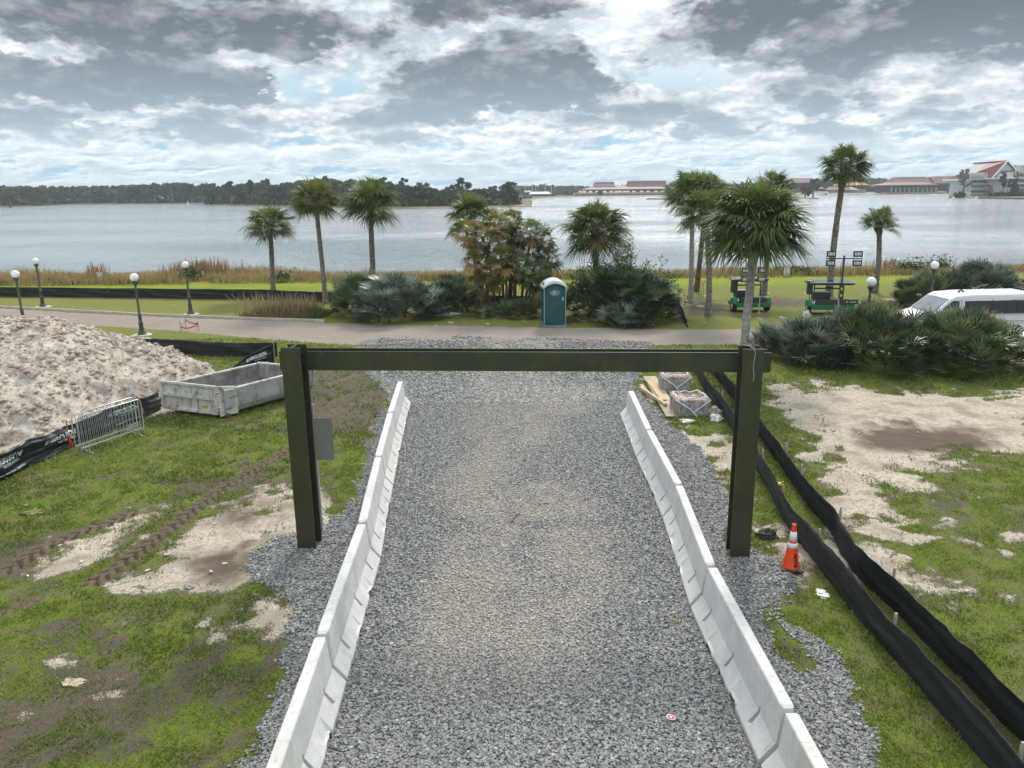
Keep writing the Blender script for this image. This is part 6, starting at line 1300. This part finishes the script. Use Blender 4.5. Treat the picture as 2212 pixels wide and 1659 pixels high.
names = [(1000,382,410,48,'tall airy tree rising near the right end of the peninsula',.35,0), (1100,392,372,52,'round dark tree at the right tip of the peninsula',.25,0), (1068,400,380,30,'greyish leafless tree left of the dark tree at the tip',.3,.8), (972,398,395,30,'broad green tree left of the tall airy tree',.5,0), (872,381,420,26,'slender open-crowned tree above the right part of the peninsula',.35,0), (915,392,410,44,'brownish tree beside the slender open-crowned tree',.3,.6),
         (830,380,450,34,'tree top poking up left of the shaggy palm crown',.3,0), (760,384,455,30,'tree top between the two tall left palms',.3,0), (707,377,460,40,'highest tree top of the peninsula, behind the slim palm',.3,0), (575,384,500,34,'umbrella-shaped pine above the short palm',.25,0), (545,386,500,26,'first of the open pines left of the short palm',.25,0), (500,389,520,30,'spreading pine at the left end of the peninsula',.25,0), (645,392,395,44,'bright green tree behind the slim palm trunk',.75,0), (440,395,620,26,'pine above the gap between forest and peninsula',.3,0), (372,394,640,26,'flat-topped pine in the far left forest',.3,0), (335,393,650,24,'small pine breaking the far left tree line',.3,0)]
for i, (px, pt, Y, w_, lab, tn, dd) in enumerate(names): far_tree(lab, px, pt, Y, w_, 400 + i, tn, dd, open_=.5 if 'pine' in lab or 'airy' in lab or 'open' in lab else 0)
# left corner trees nearer
for i, (px, pt, w_) in enumerate(((20, 412, 60), (-30, 405, 70))): far_tree(['leafy green tree at the far left edge of the shore', 'leafy tree cut off by the left edge of the photo'][i], px, pt, 540, w_, 440 + i, .5)
# far backdrop wood on the right
r = np.random.default_rng(310); topR = lambda px: float(np.interp(px, [1120,1160,1200,1240,1320,1450,1600,1750,1900,2050,2200], [402,398,401,403,400,400,396,388,385,383,380]))
A = lobes(r, r.uniform(1118, 2230, 640), topR, lambda px: 960 + 200 * r.random(), 22, 2, .05)
tag(leafobj('distant_woods', *A, 2.6, r), 'bluish distant woods behind the resort buildings', kind='stuff')
for i, (px, pt, w_, Y, tn, dd, lab) in enumerate(((1755,385,30,500,.4,.1,'leafy tree on the reed island, right of the big palm'), (1738,400,34,505,.3,.2,'lower tree on the reed island beside the big palm crown'), (1450,398,34,560,.3,0,'dark tree on the left end of the reed island'), (1475,404,30,560,.35,0,'second tree on the left end of the reed island'), (1540,412,50,540,.3,0,'tree on the island hidden between the palm trunks'),
      (2078,362,36,470,.45,.75,'thin grey bare-looking tree left of the white hotel'), (2072,416,22,455,.1,0,'dark water-edge bush at the tip of the hotel shore'), (2133,398,22,440,.5,.9,'bare grey-pink tree in front of the hotel wing'), (2163,372,18,450,.2,0,'leaning dark pine in front of the hotel gable'), (2184,368,22,455,.35,.2,'grey-green tree between the two hotel buildings'),
      (1900,398,26,760,.3,0,'dark tree by the village huts'), (1925,402,16,760,.3,0,'small tree left of the long brown hall'), (2045,398,36,740,.35,.2,'tree right of the long brown hall'), (1783,396,36,760,.35,.1,'tree left of the village roofs'), (1815,393,28,800,.15,0,'dark round tree above the village'), (1296,412,10,850,.4,0,'small tree in front of the left lodge'), (1235,410,26,930,.3,0,'dark tree at the left end of the lodge'), (2188,392,16,452,.1,0,'narrow dark cypress at the corner of the right hotel wing'))):
    far_tree(lab, px, pt, Y, w_, 500 + i, tn, dd, per=22 if dd > .5 or 'hotel' in lab and 'cypress' not in lab else 60, open_=.6 if dd > .5 or 'pine' in lab else .1, hmin=.25 if 'bush' in lab or 'cypress' in lab else .4, wz=.9)

# ------------------------------------------------------------------ buildings
rred = pmat('roof_red', (.135, .048, .043), .7, var=.12, vs=.1, world=True); rred2 = pmat('roof_red_light', (.17, .080, .072), .7, var=.1, vs=.1, world=True); wdark = pmat('wall_dark_brown', (.055, .04, .045), .8, var=.2, vs=.2, world=True); wtan = pmat('wall_tan', (.33, .25, .20), .85, var=.15, vs=.2, world=True); rtan = pmat('roof_tan', (.42, .34, .28), .8, var=.1, vs=.2, world=True); rorg = pmat('roof_orange', (.50, .27, .15), .8, var=.1, vs=.2, world=True)
wpale = pmat('wall_white_blue', (.50, .53, .525), .7, var=.04, vs=.3, world=True); wins = pmat('window_dark', (.10, .12, .15), .3); winr = pmat('window_mauve', (.25, .16, .19), .5); tw_ = pmat('trim_white', (.78, .80, .80), .6)
def bx3(mb, x0, x1, y0, y1, Y, dep, mat=None, in0=0, in1=0):
    """box whose front face spans photo pixels at depth Y; in0/in1 pull the top corners in (hipped roof)"""
    a = atY(x0, y1, Y); c_ = atY(x1, y0, Y); z0 = min(a.z, atY(x1, y1, Y).z) ; z1 = (atY(x0, y0, Y).z + c_.z) / 2; a_ = atY(x0, y1, Y).x; b_ = atY(x1, y1, Y).x; k = Y / PF
    t = dep * .48 if (in0 or in1) else 0
    mb.add([(a_, Y, z0), (b_, Y, z0), (b_, Y + dep, z0), (a_, Y + dep, z0), (a_ + in0 * k, Y + t, z1), (b_ - in1 * k, Y + t, z1), (b_ - in1 * k, Y + dep - t, z1), (a_ + in0 * k, Y + dep - t, z1)], [(3, 2, 1, 0), (4, 5, 6, 7), (0, 1, 5, 4), (1, 2, 6, 5), (2, 3, 7, 6), (3, 0, 4, 7)], mat)
# left lodge
LY = 905; Lg = thing('lodge', 'long red-roofed lodge across the lake with a row of tan gabled bays', 'building', (0, 0, 0))
def part(name, mat_, boxes, parent, bev=0):
    mb = MB()
    for b_ in boxes: bx3(mb, *b_)
    return mb.build(name, mat_, parent)
part('wall', wdark, [(1272, 1430, 406, 413, LY + 8, 30)], Lg); part('lower_roof', rred2, [(1262, 1440, 401, 407.5, LY, 46, None, 22, 8)], Lg); part('upper_roof', rred, [(1283, 1329, 393.6, 402.5, LY + 15, 18, None, 3, 1)], Lg); part('upper_roof', rred, [(1355, 1441, 390.5, 402, LY + 15, 18, None, 3, 0)], Lg)
part('ridge_beam', tw_, [(1283, 1327, 392.6, 393.5, LY + 23, 2)], Lg); part('ridge_beam', tw_, [(1356, 1442, 389.6, 390.4, LY + 23, 2)], Lg); part('terrace_wall', wtan, [(1240, 1438, 417.5, 424, LY - 25, 18)], Lg); part('terrace_eave', rtan, [(1241, 1437, 415.5, 417.8, LY - 27, 20)], Lg); part('quay', wdark, [(1238, 1440, 423.6, 426.5, LY - 30, 4)], Lg)
for x0 in (1250, 1259, 1272, 1286, 1303, 1317, 1328, 1336, 1346, 1353, 1366, 1383, 1397, 1414, 1428):
    part('gable_bay', rtan, [(x0, x0 + 8.5, 412, 416, LY - 24, 10, None, 1.2, 1.2)], Lg)
for x0 in range(1245, 1434, 13): part('opening', wins, [(x0, x0 + 5, 419, 422.5, LY - 25.3, .5)], Lg)
# boat sheds at left centre
Bh = thing('boat_sheds', 'low grey-roofed boat sheds and dock left of the lodge', 'building'); part('roof', rtan, [(1132, 1148, 411.5, 415, 860, 12, None, 2, 1)], Bh); part('roof', pmat('roof_greyblue', (.42, .46, .48), .6), [(1143, 1191, 414, 419, 850, 14, None, 4, 5)], Bh); part('wall', wdark, [(1147, 1200, 418.5, 424, 853, 10)], Bh)
dk = MB(); bx3(dk, 1128, 1240, 425, 427.5, 840, 6); tag(dk.build('dock', pmat('dock_pale', (.50, .47, .45), .8, var=.2, vs=.3, world=True)), 'pale dock running along the water in front of the boat sheds', 'dock')
polem = pmat('pole_grey', (.45, .47, .48), .6)
for i, (px, t_, lab) in enumerate(((1134.5, 399, 'shortest grey mast at the boat sheds'), (1149.5, 392, 'thin mast rising left of the boat shed roof'), (1157.5, 401, 'small mast just right of the thin one'), (1177.5, 394, 'tall white mast in the middle of the boat shed roof'), (1191, 401, 'short mast right of the tall white one'))):
    a = atY(px, 420, 870); c_ = atY(px, t_, 870); mb = MB(); mb.tube([a, c_], [.45, .3], 6); tag(mb.build('mast', polem), lab, 'mast', 'masts at the boat sheds')
# village and brown hall
Vg = thing('village_hall', 'orange-roofed village huts by the water behind the tallest palm', 'building'); VY_ = 740
part('roof', rorg, [(1800, 1832, 397.5, 402, VY_ + 25, 22, None, 5, 0)], Vg); part('roof', rorg, [(1838, 1880, 394, 400, VY_ + 20, 22, None, 2, 4)], Vg); part('wall', wdark, [(1806, 1878, 400, 407, VY_ + 24, 14)], Vg); part('roof', rred2, [(1792, 1840, 403, 409.5, VY_, 20, None, 9, 6)], Vg); part('roof', rtan, [(1838, 1856, 404, 410, VY_ - 5, 12, None, 1, 8)], Vg); part('wall', wtan, [(1795, 1870, 409, 416.5, VY_ + 2, 10)], Vg); part('wall', wdark, [(1868, 1900, 406, 414, VY_ + 14, 10)], Vg); part('roof', rorg, [(1898, 1920, 397.8, 402, VY_ + 20, 12, None, 3, 3)], Vg)
mb = MB()
for k in range(22): bx3(mb, 1741 + k * 2.2, 1742.6 + k * 2.2, 413.6, 414.8, 700, 3)
bx3(mb, 1738, 1790, 415.3, 416.8, 705, 3); u_ = mb.build('beach_umbrellas', tw_); tag(u_, 'row of tiny white umbrellas on the beach left of the village', kind='stuff')
Hl = thing('long_hall', 'long dark brown waterside hall with a tall red roof', 'building'); HY = 720
part('upper_roof', rred, [(1930, 2014, 382.5, 395, HY + 22, 24, None, 10, 1)], Hl); part('lower_roof', rred2, [(1921, 2028, 393.5, 398.6, HY - 3, 40, None, 18, 10)], Hl); part('wall', wdark, [(1923, 2024, 398.2, 416, HY + 3, 30)], Hl); part('quay', wtan, [(1910, 2045, 415, 417.6, HY - 3, 6)], Hl); part('ridge_beam', tw_, [(1938, 2014, 381.5, 382.5, HY + 33, 2)], Hl)
for k in range(11):
    x0 = 1925 + k * 9.6; part('column', wpale, [(x0, x0 + 1.3, 405 + (k % 2), 414.5, HY + .5, 1)], Hl)
Rb = thing('rear_hall', 'second long red-roofed building right of the brown hall', 'building'); part('roof', rred, [(2020, 2110, 380.5, 394, 770, 26, None, 2, 0)], Rb); part('wall', wdark, [(2022, 2108, 394, 412, 776, 16)], Rb); part('eave', rtan, [(2020, 2110, 393.6, 395, 769, 3)], Rb); part('ridge_beam', tw_, [(2022, 2108, 379.6, 380.6, 783, 2)], Rb)
Rc = thing('left_hall', 'red-roofed building half hidden behind the reed island trees', 'building'); part('roof', rred, [(1716, 1764, 384, 394, 780, 22, None, 1, 2)], Rc); part('wall', wdark, [(1718, 1762, 394, 402, 785, 12)], Rc); part('roof', rred2, [(1755, 1782, 401, 408, 740, 14, None, 2, 5)], Rc)
# white hotel
def W(px, py, Y): return atY(px, py, Y)
rhot = pmat('hotel_roof_red', (.23, .060, .050), .7, var=.1, vs=.1, world=True); HT = thing('white_hotel', 'pale four-storey hotel with a steep red gable roof at the right edge', 'building'); Y0 = 480
part('wing_wall', wpale, [(2096, 2138, 387, 422.5, Y0, 24)], HT); part('cornice', tw_, [(2090, 2139, 385.6, 388.6, Y0 - 2, 28)], HT); part('wing_roof', rhot, [(2093, 2141, 374, 385.8, Y0, 24, None, 5, 0)], HT)
for k in range(7):
    x0 = 2097 + k * 5.6; a, c_, p_ = W(x0, 380.5, Y0 - 3), W(x0 + 3.8, 380.5, Y0 - 3), W(x0 + 1.9, 373.2 - k * .15, Y0 - 3); mb = MB(); mb.add([a, c_, p_, a + Vector((0, 5, 0)), c_ + Vector((0, 5, 0)), p_ + Vector((0, 5, 0))], [(0, 1, 2), (5, 4, 3), (0, 3, 4, 1), (1, 4, 5, 2), (2, 5, 3, 0)]); bx3(mb, x0 + .3, x0 + 3.5, 380.4, 385.4, Y0 - 2.9, 4); mb.build('dormer', wpale, HT)
for r_, (y0, y1) in enumerate(((389.6, 394.2), (400.4, 404.8), (411.2, 416))):
    for k in range(6): part('window', winr if r_ == 1 else wins, [(2098.5 + k * 6.4, 2103.2 + k * 6.4, y0, y1, Y0 - .35, .5)], HT)
    part('balcony_rail', tw_, [(2095.5, 2137, y1 + 2.2, y1 + 3.0, Y0 - 1.6, .5)], HT)
g0, g1, g2 = W(2144, 383, Y0 - 4), W(2202, 381, Y0 - 4), W(2173, 350.5, Y0 - 4); mb = MB(); bz = W(2144, 422, Y0 - 4).z
mb.add([(g0.x, Y0 - 4, bz), (g1.x, Y0 - 4, bz), g1, g2, g0, (g0.x, Y0 + 30, bz), (g1.x, Y0 + 30, bz), g1 + Vector((0, 34, 0)), g2 + Vector((0, 34, 0)), g0 + Vector((0, 34, 0))], [(0, 1, 2, 3, 4), (9, 8, 7, 6, 5), (0, 4, 9, 5), (1, 6, 7, 2), (0, 5, 6, 1), (3, 2, 7, 8), (4, 3, 8, 9)]); mb.build('gable_wall', wpale, HT)
rl, rr2 = W(2110, 372, Y0 + 2), W(2131, 354, Y0 + 18); mb = MB(); up_ = Vector((0, -1.2, .35)); mb.add([rl, g0 + up_ + Vector((-1, 0, -.5)), g2 + up_ + Vector((0, 0, .6)), rr2], [(0, 1, 2, 3)]); mb.add([g2 + up_ + Vector((0, 0, .6)), g1 + up_ + Vector((1, 0, -.3)), g1 + Vector((1, 34, 0)), g2 + Vector((0, 34, .6))], [(0, 1, 2, 3)]); o = mb.build('gable_roof', rhot, HT); md = o.modifiers.new('t', 'SOLIDIFY'); md.thickness = .4
mb = MB(); mb.bar(g0 + up_ + Vector((-1, -.3, -.7)), g2 + up_ + Vector((0, -.3, .5)), .6, .6); mb.bar(g2 + up_ + Vector((0, -.3, .5)), g1 + up_ + Vector((1, -.3, -.4)), .6, .6); mb.build('gable_trim', tw_, HT); part('eave_band', rhot, [(2143, 2165, 383, 385, Y0 - 5.2, 1.5)], HT)
part('garage_wall', tw_, [(2080, 2097, 415, 423, Y0 - 8, 8)], HT)
HR = thing('white_hotel_wing', 'right-hand white hotel wing with balconies, cut off by the photo edge', 'building'); Y1_ = 455
part('wall', wpale, [(2183, 2300, 384, 423, Y1_, 26)], HR); part('cornice', tw_, [(2181, 2300, 382, 384.6, Y1_ - 2, 28)], HR); part('roof', rhot, [(2176, 2300, 355, 382, Y1_ + 14, 26, None, 2, 0)], HR); part('upper_storey', wpale, [(2196, 2300, 374, 384, Y1_ + 1, 20)], HR); part('eave_band', rhot, [(2197, 2300, 399.5, 402, Y1_ - 1.6, 1.5)], HR)
for x0, tp in ((2187.5, 371), (2193, 371.5), (2206, 356)):
    w_ = 3.6 if x0 < 2200 else 9; a, c_, p_ = W(x0, tp + (8 if x0 < 2200 else 17), Y1_ - 2.4), W(x0 + w_, tp + (8 if x0 < 2200 else 17), Y1_ - 2.4), W(x0 + w_ / 2, tp, Y1_ - 2.4); mb = MB(); mb.add([a, c_, p_, a + Vector((0, 6, 0)), c_ + Vector((0, 6, 0)), p_ + Vector((0, 6, 0))], [(0, 1, 2), (5, 4, 3), (0, 3, 4, 1), (1, 4, 5, 2), (2, 5, 3, 0)]); mb.build('dormer', wpale, HR)
for (y0, y1) in ((375.5, 381), (387.5, 393), (397.5, 402), (409, 415)):
    for k in range(8):
        if y0 < 380 and k < 2: continue
        part('window', wins if k % 2 else winr, [(2186 + k * 6.2, 2190.6 + k * 6.2, y0, y1, Y1_ - .35, .5)], HR)
    if y0 > 380: part('balcony_rail', tw_, [(2183, 2300, y1 + 2.4, y1 + 3.2, Y1_ - 1.4, .5)], HR)
hb = MB(); r = np.random.default_rng(600)
P = [];
for k in range(60): c_ = atY(r.uniform(2140, 2215), 422, 445); P.append(np.array([c_.x, c_.y, .6]) + r.normal(size=(40, 3)) * np.array([2.0, 1, .8]))
P = np.concatenate(P); tag(leafobj('hotel_hedge', P, r.random(len(P)) * .4, np.zeros(len(P)), .6, r), 'dark hedge at the foot of the hotel', kind='stuff')
rk = MB(); bm = bmesh.new()
for k in range(90):
    px = r.uniform(2060, 2260); py = float(np.interp(px, [2058, 2212, 2260], [428, 431, 432])) - r.random() * 1.2; c_ = at(px, py, -.6) + Vector((0, 2, .2)); s_ = r.uniform(.7, 1.8); rk.box(c_, (s_ * 1.6, s_, s_ * .9), Matrix.Rotation(r.random() * 3, 3, 'Z') @ Matrix.Rotation(r.random(), 3, 'X'), taper=(.7, .6))
tag(rk.build('shore_rocks', pmat('rock_pale', (.50, .44, .36), .9, var=.2, vs=.4, world=True)), 'pale rock edging along the hotel shore', kind='stuff')
# boat, buoy
bq = at(611, 475, -.6); Bt = thing('motor_boat', 'small dark motorboat with people aboard, seen through the short palm crown', 'boat', (bq.x, bq.y, -.6), rad(4)); hull = pmat('boat_hull', (.09, .10, .11), .5); k_ = bq.y / PF
mb = MB(); L_ = 46 * k_; vs = []
for f, w_, zt_, zb in ((0, .9, .75, -.05), (.4, 1.0, .75, -.08), (.75, .85, .85, -.05), (.93, .4, 1.0, .15), (1.0, .03, 1.08, .5)): vs += [(L_ * (f - .45), -w_, zt_), (L_ * (f - .45), -w_ * .6, zb), (L_ * (f - .45), w_ * .6, zb), (L_ * (f - .45), w_, zt_)]
mb.add(vs, [(i * 4 + j, i * 4 + j + 1, (i + 1) * 4 + j + 1, (i + 1) * 4 + j) for i in range(4) for j in range(3)] + [(0, 3, 2, 1)] + [(i * 4 + 3, i * 4, (i + 1) * 4, (i + 1) * 4 + 3) for i in range(4)]); mb.build('hull', hull, Bt)
mb = MB(); mb.box((-L_ * .12, 0, 1.1), (.9, .8, .8)); mb.build('console', hull, Bt, bevel=.05); mb = MB(); mb.box((-L_ * .45 - .2, 0, .8), (.45, .4, 1.1)); mb.build('outboard_motor', pmat('motor_grey', (.2, .2, .22), .4), Bt, bevel=.08); mb = MB(); mb.box((0, 0, .02), (L_ * .9, 2.3, .03)); mb.build('wake', tw_, Bt) if False else None
def sitter(label, x, y, shirt, seed):
    t = thing('person', label, 'person', (bq.x + x, bq.y + y, -.6 + .72)); skin = pmat('skin_%d' % seed, (.42, .27, .20), .6); cloth = pmat('shirt_%d' % seed, shirt, .8); trou = pmat('trousers_%d' % seed, (.06, .07, .10), .8)
    me = bpy.data.meshes.new('body'); J = [(0, 0, .12), (0, 0, .38), (0, 0, .58), (0, 0, .68), (0, -.01, .80), (-.19, 0, .56), (-.24, -.12, .34), (-.12, -.30, .30), (.19, 0, .56), (.24, -.12, .34), (.12, -.30, .30), (-.10, -.40, .12), (-.10, -.42, -.32), (.10, -.40, .12), (.10, -.42, -.32), (0, -.005, .90)]
    E = [(0, 1), (1, 2), (2, 3), (3, 4), (4, 15), (2, 5), (5, 6), (6, 7), (2, 8), (8, 9), (9, 10), (0, 11), (11, 12), (0, 13), (13, 14)]; R = [.15, .14, .16, .06, .095, .07, .05, .035, .07, .05, .035, .085, .05, .085, .05, .075]
    me.from_pydata(J, E, []); bm = bmesh.new(); bm.from_mesh(me); bm.verts.layers.skin.verify(); bm.to_mesh(me); bm.free(); o = link('body', me, t)
    for i, q in enumerate(R): me.skin_vertices[0].data[i].radius = (q, q)
    me.skin_vertices[0].data[0].use_root = True; o.modifiers.new('skin', 'SKIN'); sd = o.modifiers.new('sub', 'SUBSURF'); sd.levels = 1; sd.render_levels = 1; me.materials.append(cloth)
    mb = MB(); mb.lathe([(.001, .99), (.07, .975), (.10, .92), (.105, .86)], 12); mb.build('cap', trou, t); mb = MB(); mb.tube([(0, -.09, .80), (0, -.115, .845), (0, -.1, .89)], [.03, .05, .03], 8); mb.build('face', skin, t); return t
sitter('person in a pale shirt sitting at the stern of the motorboat', -2.2, 0, (.5, .52, .5), 1); sitter('person in dark clothes sitting at the console of the motorboat', -.9, .1, (.08, .09, .12), 2)
g_ = at(406, 441.5, -.6); mb = MB(); mb.lathe([(.8, -.3), (.8, .5), (.35, 1.0), (.28, 2.3), (.05, 2.6)], 10); o = mb.build('channel_marker', tw_); o.location = g_; tag(o, 'small white channel marker buoy near the far left shore', 'buoy')

# ================================================================== haze
hm = bpy.data.materials.new('haze_air'); hm.use_nodes = True; X.nt = hm.node_tree; X.nt.nodes.clear(); out = node('ShaderNodeOutputMaterial'); pv = node('ShaderNodeVolumePrincipled'); pv.inputs['Density'].default_value = HAZE; pv.inputs['Color'].default_value = (.80, .90, 1.0, 1); pv.inputs['Anisotropy'].default_value = .2; X.nt.links.new(pv.outputs[0], out.inputs['Volume'])
mb = MB(); mb.box((0, 4990, 15.5), (18400, 19000, 37)); hz_ = mb.build('haze', hm); tag(hz_, 'thin pale air haze over the lake', kind='stuff')
